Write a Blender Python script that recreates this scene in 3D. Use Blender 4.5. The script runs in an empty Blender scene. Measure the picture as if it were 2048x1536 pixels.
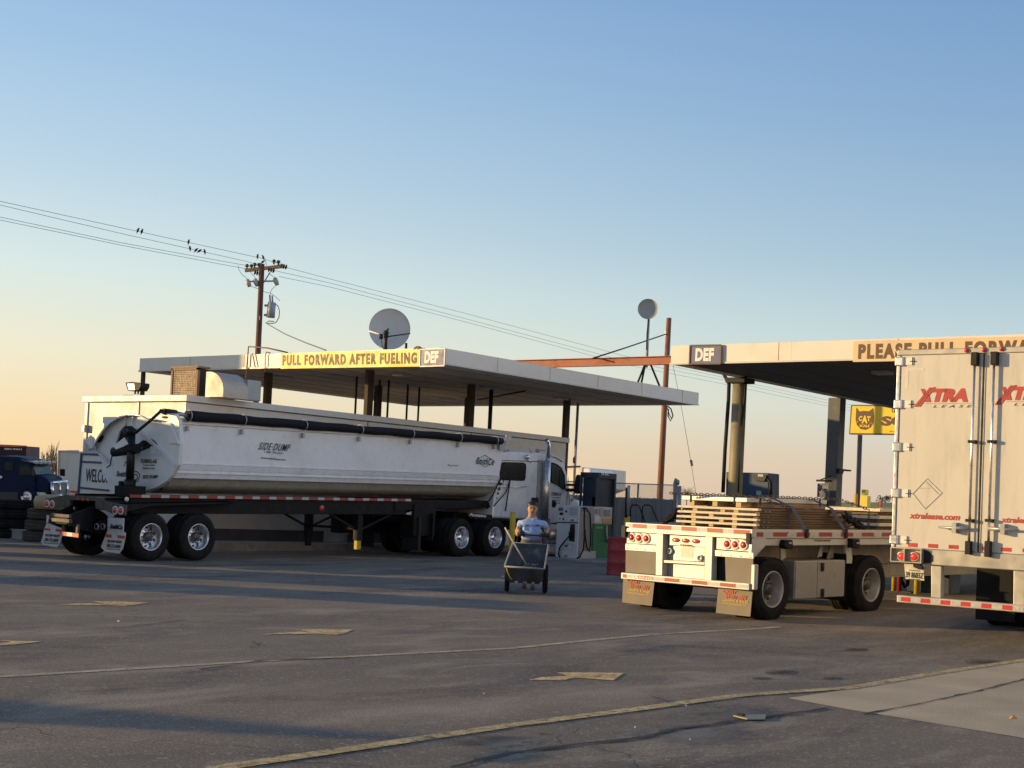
import bpy, bmesh, math, random
from mathutils import Vector, Matrix, Euler
random.seed(7)
R=math.radians
scn=bpy.context.scene
col=scn.collection
# ------------------------------------------------------------------ camera
FPX=2960.0; CH=1.6; YAW=R(38); ROLL=R(2.8); OFF=50.0; HY=1012.0
PITCH=math.atan(OFF/FPX)
FW=Vector((-math.sin(YAW)*math.cos(PITCH), math.cos(YAW)*math.cos(PITCH), math.sin(PITCH)))
r0=Vector((math.cos(YAW),math.sin(YAW),0)); u0=r0.cross(FW)
RT=r0*math.cos(ROLL)+u0*math.sin(ROLL); UP=u0*math.cos(ROLL)-r0*math.sin(ROLL)
PY=HY-OFF/math.cos(ROLL)
CAM=Vector((0,0,CH))
cd=bpy.data.cameras.new('camera'); cam=bpy.data.objects.new('camera',cd); col.objects.link(cam)
cam.matrix_world=Matrix(((RT.x,UP.x,-FW.x,0),(RT.y,UP.y,-FW.y,0),(RT.z,UP.z,-FW.z,CH),(0,0,0,1)))
cd.sensor_width=36; cd.lens=36*FPX/2048; cd.shift_x=0; cd.shift_y=(PY-768)/2048
cd.clip_start=.1; cd.clip_end=6000
scn.camera=cam
# ------------------------------------------------------------------ world and sun
SUN_EL=R(8.0); SUNH=Vector((-.80,-.60,0)).normalized()
w=bpy.data.worlds.new('World'); scn.world=w; w.use_nodes=True
nt=w.node_tree; nt.nodes.clear()
wo=nt.nodes.new('ShaderNodeOutputWorld'); bg=nt.nodes.new('ShaderNodeBackground'); sk=nt.nodes.new('ShaderNodeTexSky')
sk.sky_type='NISHITA'; sk.sun_disc=False; sk.sun_elevation=R(8); sk.sun_rotation=math.atan2(SUNH.x,SUNH.y)
sk.altitude=0; sk.air_density=1.0; sk.dust_density=1.0; sk.ozone_density=2.0
WL=nt.links.new; tcw=nt.nodes.new('ShaderNodeTexCoord'); nrm=nt.nodes.new('ShaderNodeVectorMath'); nrm.operation='NORMALIZE'; WL(tcw.outputs['Generated'],nrm.inputs[0])
sep=nt.nodes.new('ShaderNodeSeparateXYZ'); WL(nrm.outputs[0],sep.inputs[0])
asn=nt.nodes.new('ShaderNodeMath'); asn.operation='ARCSINE'; WL(sep.outputs[2],asn.inputs[0])
elv=nt.nodes.new('ShaderNodeMapRange'); elv.inputs[1].default_value=0; elv.inputs[2].default_value=R(90); WL(asn.outputs[0],elv.inputs[0])
def lin(c): return tuple((x/255/12.92 if x/255<.04045 else ((x/255+.055)/1.055)**2.4) for x in c)
def sramp(st):
    r=nt.nodes.new('ShaderNodeValToRGB'); cr=r.color_ramp; cr.interpolation='EASE'; cr.interpolation='LINEAR'
    for i,(d,c) in enumerate(st):
        e=cr.elements[i] if i<2 else cr.elements.new(d/90); e.position=d/90; e.color=(*lin(c),1)
    WL(elv.outputs[0],r.inputs[0]); return r.outputs[0]
away=sramp([(0,(204,184,174)),(90,(38,60,104)),(2.2,(209,195,182)),(4.2,(206,214,208)),(6.5,(192,212,215)),(10,(158,187,208)),(15,(131,166,202)),(20,(112,150,196)),(35,(72,104,156))])
tow=sramp([(0,(253,212,158)),(90,(44,68,112)),(2.5,(251,222,174)),(5,(243,234,204)),(8,(221,234,228)),(12,(190,214,230)),(16,(165,198,228)),(21,(140,177,220)),(35,(92,126,176))])
dt_=nt.nodes.new('ShaderNodeVectorMath'); dt_.operation='DOT_PRODUCT'; WL(nrm.outputs[0],dt_.inputs[0]); dt_.inputs[1].default_value=SUNH
mrw=nt.nodes.new('ShaderNodeMapRange'); mrw.interpolation_type='SMOOTHSTEP'; mrw.inputs[1].default_value=-.52; mrw.inputs[2].default_value=.50; WL(dt_.outputs['Value'],mrw.inputs[0])
mxw=nt.nodes.new('ShaderNodeMix'); mxw.data_type='RGBA'; WL(mrw.outputs[0],mxw.inputs[0]); WL(away,mxw.inputs[6]); WL(tow,mxw.inputs[7])
opp=sramp([(0,(236,212,196)),(90,(40,62,104)),(4,(238,226,216)),(10,(232,234,238)),(20,(214,224,240)),(38,(150,176,214))])  # brighter unseen sky opposite the sun, added to lift the shaded walls
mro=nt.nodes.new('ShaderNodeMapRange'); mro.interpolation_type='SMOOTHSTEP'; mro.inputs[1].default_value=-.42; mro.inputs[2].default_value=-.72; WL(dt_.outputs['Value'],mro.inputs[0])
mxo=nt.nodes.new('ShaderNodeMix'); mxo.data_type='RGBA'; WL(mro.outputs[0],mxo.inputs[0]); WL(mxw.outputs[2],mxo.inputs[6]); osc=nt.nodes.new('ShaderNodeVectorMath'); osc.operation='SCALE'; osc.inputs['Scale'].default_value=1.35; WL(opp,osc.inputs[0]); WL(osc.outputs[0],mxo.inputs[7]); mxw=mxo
nsc=nt.nodes.new('ShaderNodeVectorMath'); nsc.operation='SCALE'; nsc.inputs['Scale'].default_value=.15; WL(sk.outputs[0],nsc.inputs[0])
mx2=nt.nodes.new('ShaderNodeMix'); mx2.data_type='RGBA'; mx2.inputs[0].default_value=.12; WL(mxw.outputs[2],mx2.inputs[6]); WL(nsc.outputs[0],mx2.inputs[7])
bg.inputs[1].default_value=1.0
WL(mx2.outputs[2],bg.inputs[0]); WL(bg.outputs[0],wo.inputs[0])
sd=bpy.data.lights.new('sun','SUN'); sun=bpy.data.objects.new('sun',sd); col.objects.link(sun)
sd.energy=4.9; sd.angle=R(.55); sd.color=(1.0,.69,.32)
sdir=Vector((SUNH.x*math.cos(SUN_EL),SUNH.y*math.cos(SUN_EL),math.sin(SUN_EL)))
sun.rotation_euler=sdir.to_track_quat('Z','Y').to_euler(); sun.location=(-30,-20,30)
vs=scn.view_settings; vs.view_transform='Standard'; vs.look='None'; vs.gamma=1; vs.use_curve_mapping=False; vs.exposure=0.12
try:
    scn.cycles.max_bounces=6; scn.cycles.diffuse_bounces=3; scn.cycles.glossy_bounces=3; scn.cycles.sample_clamp_indirect=6
except Exception: pass
# ------------------------------------------------------------------ projection helpers (photo pixel + a real plane -> point)
def ray(x,y): return (FW*FPX+RT*(x-1024)-UP*(y-PY)).normalized()
def sst(t): t=min(max(t,0),1); return t*t*(3-2*t)
def g(n,a):
    k=.15+.15*sst((n+24)/10)
    return k*sst((a-19)/15)-.045*math.exp(-((n+9)/6)**2-((a-19.8)/3.0)**2)
W={}
def wm(o): return W[o.name] if o is not None else Matrix.Identity(4)
def hit(x,y,ax,val,root=None):
    v=ray(x,y); o=CAM.copy()
    if root is not None:
        Mi=wm(root).inverted(); v=Mi.to_3x3()@v; o=Mi@o
    return o+v*((val-o[ax])/v[ax])
def dep(x,y,Y):
    v=ray(x,y); h=Vector((-math.sin(YAW),math.cos(YAW),0))
    return CAM+v*(Y/v.dot(h))
def gh(x,y,dz=0):
    z=0
    for i in range(25):
        P=hit(x,y,2,z+dz); z=.5*z+.5*g(P.x,P.y)
    return P
# ------------------------------------------------------------------ object helpers
def tag(o,label=None,cat=None,group=None,kind=None):
    if label: o['label']=label
    if cat: o['category']=cat
    if group: o['group']=group
    if kind: o['kind']=kind
    return o
def thing(name,label,cat,loc,group=None,rz=0,rx=0,ry=0):
    o=bpy.data.objects.new(name,None); col.objects.link(o); o.empty_display_size=.2
    o.location=loc; o.rotation_euler=(rx,ry,rz)
    W[o.name]=Matrix.Translation(Vector(loc))@Euler((rx,ry,rz)).to_matrix().to_4x4()
    return tag(o,label,cat,group)
class MB:
    """collects geometry; world=True: coordinates are world ones, else in the frame of the parent"""
    def __init__(s,world=True): s.v=[]; s.f=[]; s.world=world; s.sm=[]
    def add(s,vs,fs,smooth=False):
        b=len(s.v); s.v+=[Vector(p) for p in vs]; s.f+=[[b+i for i in f] for f in fs]; s.sm+=[smooth]*len(fs); return s
    def box(s,x0,x1,y0,y1,z0,z1):
        return s.add([(x,y,z) for z in (z0,z1) for y in (y0,y1) for x in (x0,x1)],[(0,2,3,1),(4,5,7,6),(0,1,5,4),(2,6,7,3),(0,4,6,2),(1,3,7,5)])
    def beam(s,p0,p1,w,h,up=(0,0,1)):
        p0=Vector(p0);p1=Vector(p1);d=(p1-p0).normalized();up=Vector(up)
        if abs(d.dot(up))>.98: up=Vector((0,1,0))
        r=d.cross(up).normalized(); u=r.cross(d)
        vs=[p+r*(w/2*a)+u*(h/2*b) for p in (p0,p1) for a,b in ((-1,-1),(1,-1),(1,1),(-1,1))]
        return s.add(vs,[(0,1,2,3),(7,6,5,4),(0,4,5,1),(1,5,6,2),(2,6,7,3),(3,7,4,0)])
    def prism(s,pts,d):
        pts=[Vector(p) for p in pts]; d=Vector(d); n=len(pts)
        return s.add(pts+[p+d for p in pts],[list(range(n)),list(range(2*n-1,n-1,-1))]+[(i,i+n,(i+1)%n+n,(i+1)%n) for i in range(n)])
    def poly(s,pts): return s.add(pts,[list(range(len(pts)))])
    def tube(s,pts,r,n=8,cap=True):
        pts=[Vector(p) for p in pts]; rs=r if isinstance(r,(list,tuple)) else [r]*len(pts); vs=[];fs=[]
        prev=None
        for i,p in enumerate(pts):
            d=(pts[min(i+1,len(pts)-1)]-pts[max(i-1,0)]).normalized()
            if prev is None:
                a=Vector((0,0,1)) if abs(d.z)<.9 else Vector((1,0,0))
                prev=d.cross(a).normalized()
            prev=(prev-d*prev.dot(d)).normalized(); q=d.cross(prev)
            for k in range(n):
                t=2*math.pi*k/n; vs.append(p+(prev*math.cos(t)+q*math.sin(t))*rs[i])
        for i in range(len(pts)-1):
            for k in range(n): fs.append((i*n+k,i*n+(k+1)%n,(i+1)*n+(k+1)%n,(i+1)*n+k))
        s.add(vs,fs,True)
        if cap:
            b=len(s.v)-len(vs)
            s.f.append([b+k for k in range(n)][::-1]); s.f.append([b+(len(pts)-1)*n+k for k in range(n)]); s.sm+=[False]*2
        return s
    def cyl(s,p0,p1,r,n=16,r1=None): return s.tube([p0,p1],[r,r if r1 is None else r1],n)
    def lathe(s,o,axis,prof,n=32,smooth=True):
        o=Vector(o);ax=Vector(axis).normalized();a=Vector((0,0,1)) if abs(ax.z)<.9 else Vector((1,0,0))
        p=ax.cross(a).normalized();q=ax.cross(p);vs=[];fs=[]
        for r,h in prof:
            for k in range(n):
                t=2*math.pi*k/n; vs.append(o+ax*h+(p*math.cos(t)+q*math.sin(t))*r)
        for i in range(len(prof)-1):
            for k in range(n): fs.append((i*n+k,i*n+(k+1)%n,(i+1)*n+(k+1)%n,(i+1)*n+k))
        return s.add(vs,fs,smooth)
    def ball(s,c,r,n=12,m=8,sc=(1,1,1)):
        c=Vector(c);vs=[];fs=[]
        for i in range(m+1):
            th=math.pi*i/m
            for k in range(n):
                t=2*math.pi*k/n; vs.append(c+Vector((math.sin(th)*math.cos(t)*sc[0],math.sin(th)*math.sin(t)*sc[1],math.cos(th)*sc[2]))*r)
        for i in range(m):
            for k in range(n): fs.append((i*n+k,(i+1)*n+k,(i+1)*n+(k+1)%n,i*n+(k+1)%n))
        return s.add(vs,fs,True)
    def loft(s,rings,closed=True,smooth=True,cap=True):
        n=len(rings[0]);vs=[p for r in rings for p in r];fs=[]
        for i in range(len(rings)-1):
            for k in range(n if closed else n-1): fs.append((i*n+k,i*n+(k+1)%n,(i+1)*n+(k+1)%n,(i+1)*n+k))
        s.add(vs,fs,smooth)
        if cap:
            b=len(s.v)-len(vs); s.f.append([b+k for k in range(n)][::-1]); s.f.append([b+(len(rings)-1)*n+k for k in range(n)]); s.sm+=[False]*2
        return s
    # pixel based plates: outline read off the photo, laid on the real plane [ax]=val, given real thickness (away from the camera)
    def plate(s,px,ax,val,th,root=None):
        pts=[hit(x,y,ax,val,root) for x,y in px]
        d=Vector((0,0,0)); cc=CAM if root is None else wm(root).inverted()@CAM
        d[ax]=th if cc[ax]<val else -th
        s.world=root is None
        return s.prism(pts,d)
    def build(s,name,m,parent=None,bev=0,seg=2,smooth=None,solid=0,label=None,fix=True,each=False):
        if each: return s.split(name,m,parent,bev,seg,smooth,solid,label)
        me=bpy.data.meshes.new(name)
        vs=s.v
        if s.world and parent is not None:
            Mi=wm(parent).inverted(); vs=[Mi@p for p in vs]
        me.from_pydata([tuple(p) for p in vs],[],s.f)
        me.polygons.foreach_set('use_smooth',[bool(x) if smooth is None else smooth for x in s.sm])
        if fix:
            bm=bmesh.new();bm.from_mesh(me)
            bmesh.ops.remove_doubles(bm,verts=bm.verts,dist=1e-5)
            bmesh.ops.recalc_face_normals(bm,faces=bm.faces); bm.to_mesh(me);bm.free()
        for mm in (m if isinstance(m,(list,tuple)) else [m]): me.materials.append(mm)
        o=bpy.data.objects.new(name,me); col.objects.link(o)
        if parent is not None: o.parent=parent
        W[o.name]=wm(parent)
        if solid: k=o.modifiers.new('solid','SOLIDIFY');k.thickness=solid
        if bev:
            k=o.modifiers.new('bevel','BEVEL');k.width=bev;k.segments=seg;k.limit_method='ANGLE';k.angle_limit=R(40)
        if label: o['label']=label
        return o
def _split(s,name,m,parent,bev,seg,smooth,solid,label):
    par=list(range(len(s.v)))
    def fd(i):
        while par[i]!=i: par[i]=par[par[i]]; i=par[i]
        return i
    for f in s.f:
        for j in f[1:]: par[fd(j)]=fd(f[0])
    key={}
    for i,p in enumerate(s.v):
        k=(round(p.x,4),round(p.y,4),round(p.z,4))
        if k in key: par[fd(i)]=fd(key[k])
        else: key[k]=i
    gr={}
    for f,sm in zip(s.f,s.sm): gr.setdefault(fd(f[0]),[]).append((f,sm))
    r=None
    for root,fs in gr.items():
        b=MB(s.world); ids=sorted({i for f,_ in fs for i in f}); mp={i:k for k,i in enumerate(ids)}
        b.v=[s.v[i] for i in ids]; b.f=[[mp[i] for i in f] for f,_ in fs]; b.sm=[x for _,x in fs]
        r=b.build(name,m,parent,bev,seg,smooth,solid,label)
    return r
MB.split=_split
def copytree(o,parent=None,loc=None,mat=None):
    c=o.copy(); col.objects.link(c); c.parent=parent
    if loc is not None: c.location=loc
    W[c.name]=(wm(parent) if parent is not None else Matrix.Identity(4))@c.matrix_basis
    for ch in o.children: copytree(ch,c)
    return c
# ------------------------------------------------------------------ materials
MATS={}
def mat(name,c,rough=.5,metal=0,var=.12,sc=4,bump=0,bsc=60,dirt=None,dsc=1.2,dlo=.5,dhi=.75,spec=.5,coat=0,emit=None,trans=0,stretch=None):
    m=bpy.data.materials.new(name); m.use_nodes=True; t=m.node_tree; b=t.nodes['Principled BSDF']
    L=t.links.new; tc=t.nodes.new('ShaderNodeTexCoord'); vec=tc.outputs['Object']
    if stretch:
        mp=t.nodes.new('ShaderNodeMapping'); mp.inputs['Scale'].default_value=stretch; L(vec,mp.inputs[0]); vec=mp.outputs[0]
    n=t.nodes.new('ShaderNodeTexNoise'); n.inputs['Scale'].default_value=sc; n.inputs['Detail'].default_value=6; L(vec,n.inputs['Vector'])
    mr=t.nodes.new('ShaderNodeMapRange'); mr.inputs[1].default_value=.3; mr.inputs[2].default_value=.7; mr.inputs[3].default_value=1-var; mr.inputs[4].default_value=1+var; L(n.outputs[0],mr.inputs[0])
    mx=t.nodes.new('ShaderNodeMix'); mx.data_type='RGBA'; mx.blend_type='MULTIPLY'; mx.inputs[0].default_value=1
    mx.inputs[6].default_value=(*c,1); L(mr.outputs[0],mx.inputs[7]); out=mx.outputs[2]
    if dirt:
        n2=t.nodes.new('ShaderNodeTexNoise'); n2.inputs['Scale'].default_value=dsc; n2.inputs['Detail'].default_value=10; n2.inputs['Roughness'].default_value=.65; L(vec,n2.inputs['Vector'])
        r=t.nodes.new('ShaderNodeMapRange'); r.inputs[1].default_value=dlo; r.inputs[2].default_value=dhi; L(n2.outputs[0],r.inputs[0])
        m2=t.nodes.new('ShaderNodeMix'); m2.data_type='RGBA'; L(r.outputs[0],m2.inputs[0]); L(out,m2.inputs[6]); m2.inputs[7].default_value=(*dirt,1); out=m2.outputs[2]
    L(out,b.inputs['Base Color'])
    b.inputs['Roughness'].default_value=rough; b.inputs['Metallic'].default_value=metal
    r2=t.nodes.new('ShaderNodeMapRange'); r2.inputs[1].default_value=.3; r2.inputs[2].default_value=.7; r2.inputs[3].default_value=max(rough-.08,.02); r2.inputs[4].default_value=min(rough+.1,1); L(n.outputs[0],r2.inputs[0]); L(r2.outputs[0],b.inputs['Roughness'])
    if 'Specular IOR Level' in b.inputs: b.inputs['Specular IOR Level'].default_value=spec
    if coat: b.inputs['Coat Weight'].default_value=coat; b.inputs['Coat Roughness'].default_value=.1
    if bump:
        n3=t.nodes.new('ShaderNodeTexNoise'); n3.inputs['Scale'].default_value=bsc; n3.inputs['Detail'].default_value=4; L(vec,n3.inputs['Vector'])
        bp=t.nodes.new('ShaderNodeBump'); bp.inputs['Strength'].default_value=bump; bp.inputs['Distance'].default_value=.02; L(n3.outputs[0],bp.inputs['Height']); L(bp.outputs[0],b.inputs['Normal'])
    if emit: b.inputs['Emission Color'].default_value=(*emit[:3],1); b.inputs['Emission Strength'].default_value=emit[3]
    if trans: b.inputs['Transmission Weight'].default_value=trans
    MATS[name]=m; return m
white_paint=mat('white_paint',(.78,.78,.77),.35,var=.04,dirt=(.5,.46,.4),dsc=1.0,dlo=.55,dhi=.95,bump=.05,bsc=6)
tub_paint=mat('tub_paint',(.80,.80,.80),.3,var=.03,dirt=(.56,.51,.44),dsc=.9,dlo=.5,dhi=1.0,bump=.05,bsc=1.1)
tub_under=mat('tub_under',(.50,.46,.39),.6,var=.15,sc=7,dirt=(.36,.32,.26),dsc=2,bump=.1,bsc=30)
cab_paint=mat('cab_paint',(.70,.72,.74),.28,var=.04,dirt=(.38,.36,.34),dsc=2.5,dlo=.55,dhi=.9,coat=.4)
kiosk_wall=mat('kiosk_wall',(.60,.56,.49),.45,metal=0,var=.08,sc=2,dirt=(.5,.45,.38),dsc=2.5,dlo=.5,dhi=.8,bump=.35,bsc=5)
kiosk_trim=mat('kiosk_trim',(.60,.57,.52),.4,var=.06)
fascia=mat('fascia_metal',(.72,.68,.60),.42,var=.05,sc=1.5,dirt=(.6,.52,.42),dsc=.8,dlo=.55,dhi=.95,bump=.05,bsc=2)
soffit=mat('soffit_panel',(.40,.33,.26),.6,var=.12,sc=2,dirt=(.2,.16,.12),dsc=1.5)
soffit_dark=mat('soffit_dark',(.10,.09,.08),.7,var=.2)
steel_dark=mat('dark_steel',(.022,.021,.022),.6,spec=.25,metal=.0,var=.2)
black_frame=mat('black_frame',(.010,.010,.011),.6,spec=.2,var=.3,sc=6,dirt=(.035,.03,.026),dsc=3,dlo=.5,dhi=.85)
frame_dusty=mat('dusty_frame',(.085,.072,.055),.6,var=.2,sc=6,dirt=(.05,.045,.04),dsc=4)
rubber=mat('tyre_rubber',(.014,.013,.013),.85,spec=.2,var=.25,sc=6,dirt=(.036,.031,.026),dsc=3,dlo=.45,dhi=.8,bump=.1,bsc=40)
alu=mat('polished_aluminium',(.72,.72,.74),.3,metal=.9,var=.08,sc=9)
alu_dull=mat('dull_aluminium',(.46,.43,.38),.5,metal=.6,var=.1,sc=5,dirt=(.35,.3,.25),dsc=3,dlo=.5,dhi=.85)
alu_white=mat('bright_aluminium',(.57,.555,.51),.42,metal=.3,var=.06,sc=5,dirt=(.5,.45,.38),dsc=2,dlo=.55,dhi=.9)
chrome=mat('chrome',(.85,.85,.87),.1,metal=1,var=.03)
hubm=mat('hub_dark',(.10,.09,.085),.4,metal=.5,var=.3,sc=20)
black_hole=mat('black_hole',(.008,.008,.008),.9,var=0)
lens_red=mat('red_lens',(.62,.05,.04),.25,var=.05,coat=.5)
lens_clear=mat('pale_lens',(.72,.7,.45),.3,var=.05)
tape_red=mat('red_tape',(.50,.055,.045),.35,var=.1,sc=20)
tape_white=mat('white_tape',(.66,.64,.60),.35,var=.1,sc=20)
tarp_black=mat('black_tarp',(.012,.012,.016),.75,spec=.2,var=.3,sc=5,bump=.5,bsc=5,stretch=(1,3,1))
ink=mat('black_ink',(.025,.024,.028),.5,var=.05)
ink_brown=mat('brown_ink',(.115,.06,.035),.55,var=.12,sc=6)
ink_red=mat('red_ink',(.46,.055,.045),.45,var=.06)
ink_yellow=mat('yellow_ink',(.6,.38,.05),.5,var=.1)
sign_yellow=mat('sign_yellow',(.82,.62,.07),.45,var=.05,sc=3,dirt=(.75,.6,.2),dsc=2)
sign_faded=mat('sign_faded_orange',(.70,.52,.30),.5,var=.06,sc=3)
sign_blue=mat('sign_blue',(.085,.095,.20),.45,var=.05)
sign_white=mat('sign_white',(.82,.78,.70),.45,var=.04)
glass_dark=mat('dark_glass',(.006,.007,.008),.25,var=.02,spec=.12)
glass_cab=mat('cab_glass',(.05,.065,.055),.12,var=.1,spec=.35)
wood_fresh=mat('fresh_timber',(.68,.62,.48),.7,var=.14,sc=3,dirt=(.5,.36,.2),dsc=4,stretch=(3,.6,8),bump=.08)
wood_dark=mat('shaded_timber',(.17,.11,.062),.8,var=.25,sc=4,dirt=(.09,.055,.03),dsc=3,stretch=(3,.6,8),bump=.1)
wood_end=mat('orange_timber',(.58,.40,.20),.75,var=.2,sc=8)
pole_wood=mat('pole_wood',(.13,.06,.035),.8,var=.3,sc=5,dirt=(.2,.1,.05),dsc=4,stretch=(6,6,.6),bump=.3,bsc=20)
pole_wood2=mat('red_pole_wood',(.28,.12,.06),.8,var=.3,sc=5,dirt=(.14,.06,.03),dsc=4,stretch=(6,6,.6),bump=.3,bsc=20)
arm_wood=mat('crossarm_wood',(.60,.33,.13),.75,var=.25,sc=5)
rust_beam=mat('rust_primer',(.36,.115,.06),.65,var=.15,sc=3,dirt=(.2,.06,.035),dsc=2,bump=.1)
insul=mat('insulator_brown',(.03,.022,.02),.25,var=.1)
porcelain=mat('porcelain',(.5,.46,.4),.3,var=.08)
galv=mat('galvanised_steel',(.38,.39,.40),.45,metal=.5,var=.15,sc=8)
grey_dish=mat('grey_dish',(.62,.62,.60),.55,var=.05,sc=3)
wirem=mat('wire_dark',(.16,.16,.17),.5,var=.1)
bird_black=mat('bird_black',(.012,.012,.014),.6,var=.1)
yellow_post=mat('bollard_yellow',(.55,.40,.03),.55,var=.15,sc=10,dirt=(.25,.18,.05),dsc=6,dlo=.55,dhi=.8)
barrel_red=mat('barrel_red',(.30,.025,.03),.5,var=.15,sc=5,dirt=(.12,.02,.02),dsc=3)
pump_white=mat('pump_white',(.62,.63,.64),.4,var=.05,dirt=(.35,.33,.3),dsc=4,dlo=.6,dhi=.85)
pump_grey=mat('pump_grey',(.30,.28,.26),.5,var=.08)
pump_green=mat('pump_green',(.015,.17,.07),.4,var=.08)
pump_blue=mat('pump_blue',(.022,.055,.115),.45,var=.1)
pump_navy=mat('pump_navy',(.02,.032,.05),.5,var=.1)
slat_blue=mat('fence_slat',(.33,.37,.42),.55,var=.4,sc=3,stretch=(5,1,.15))
concrete=mat('island_concrete',(.30,.28,.26),.85,var=.15,sc=4,dirt=(.15,.14,.13),dsc=1.5,bump=.2,bsc=30)
base_dark=mat('dark_base',(.07,.068,.07),.7,var=.2,sc=3)
orange_decal=mat('orange_decal',(.65,.32,.07),.5)
flap_white=mat('flap_white',(.62,.62,.62),.5,var=.06,dirt=(.4,.36,.32),dsc=5)
flap_brown=mat('flap_brown',(.19,.155,.115),.6,var=.08,sc=3)
trailer_cream=mat('trailer_door_white',(.65,.61,.53),.3,var=.03,sc=1.2,dirt=(.44,.40,.33),dsc=2.2,dlo=.50,dhi=.9,bump=.06,bsc=1.6,stretch=(2.4,1,.45))
navy_paint=mat('navy_truck_paint',(.010,.019,.048),.5,var=.15,spec=.08)

def tape_mat(name,ax,period,frac=.6,off=0,c1=(.36,.04,.035),c2=(.52,.50,.46)):
    m=bpy.data.materials.new(name); m.use_nodes=True; t=m.node_tree; L=t.links.new; b=t.nodes['Principled BSDF']
    tc=t.nodes.new('ShaderNodeTexCoord'); sp=t.nodes.new('ShaderNodeSeparateXYZ'); L(tc.outputs['Object'],sp.inputs[0])
    a=t.nodes.new('ShaderNodeMath'); a.operation='ADD'; a.inputs[1].default_value=off; L(sp.outputs[ax],a.inputs[0])
    d=t.nodes.new('ShaderNodeMath'); d.operation='PINGPONG' if 0 else 'FLOORED_MODULO'; d.inputs[1].default_value=period; L(a.outputs[0],d.inputs[0])
    c=t.nodes.new('ShaderNodeMath'); c.operation='LESS_THAN'; c.inputs[1].default_value=period*frac; L(d.outputs[0],c.inputs[0])
    n=t.nodes.new('ShaderNodeTexNoise'); n.inputs['Scale'].default_value=25; L(tc.outputs['Object'],n.inputs['Vector'])
    r=t.nodes.new('ShaderNodeMapRange'); r.inputs[1].default_value=.3;r.inputs[2].default_value=.7;r.inputs[3].default_value=.8;r.inputs[4].default_value=1.1; L(n.outputs[0],r.inputs[0])
    x=t.nodes.new('ShaderNodeMix'); x.data_type='RGBA'; L(c.outputs[0],x.inputs[0]); x.inputs[6].default_value=(*c2,1); x.inputs[7].default_value=(*c1,1)
    y=t.nodes.new('ShaderNodeMix'); y.data_type='RGBA'; y.blend_type='MULTIPLY'; y.inputs[0].default_value=1; L(x.outputs[2],y.inputs[6]); L(r.outputs[0],y.inputs[7])
    L(y.outputs[2],b.inputs['Base Color']); b.inputs['Roughness'].default_value=.35; return m
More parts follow.
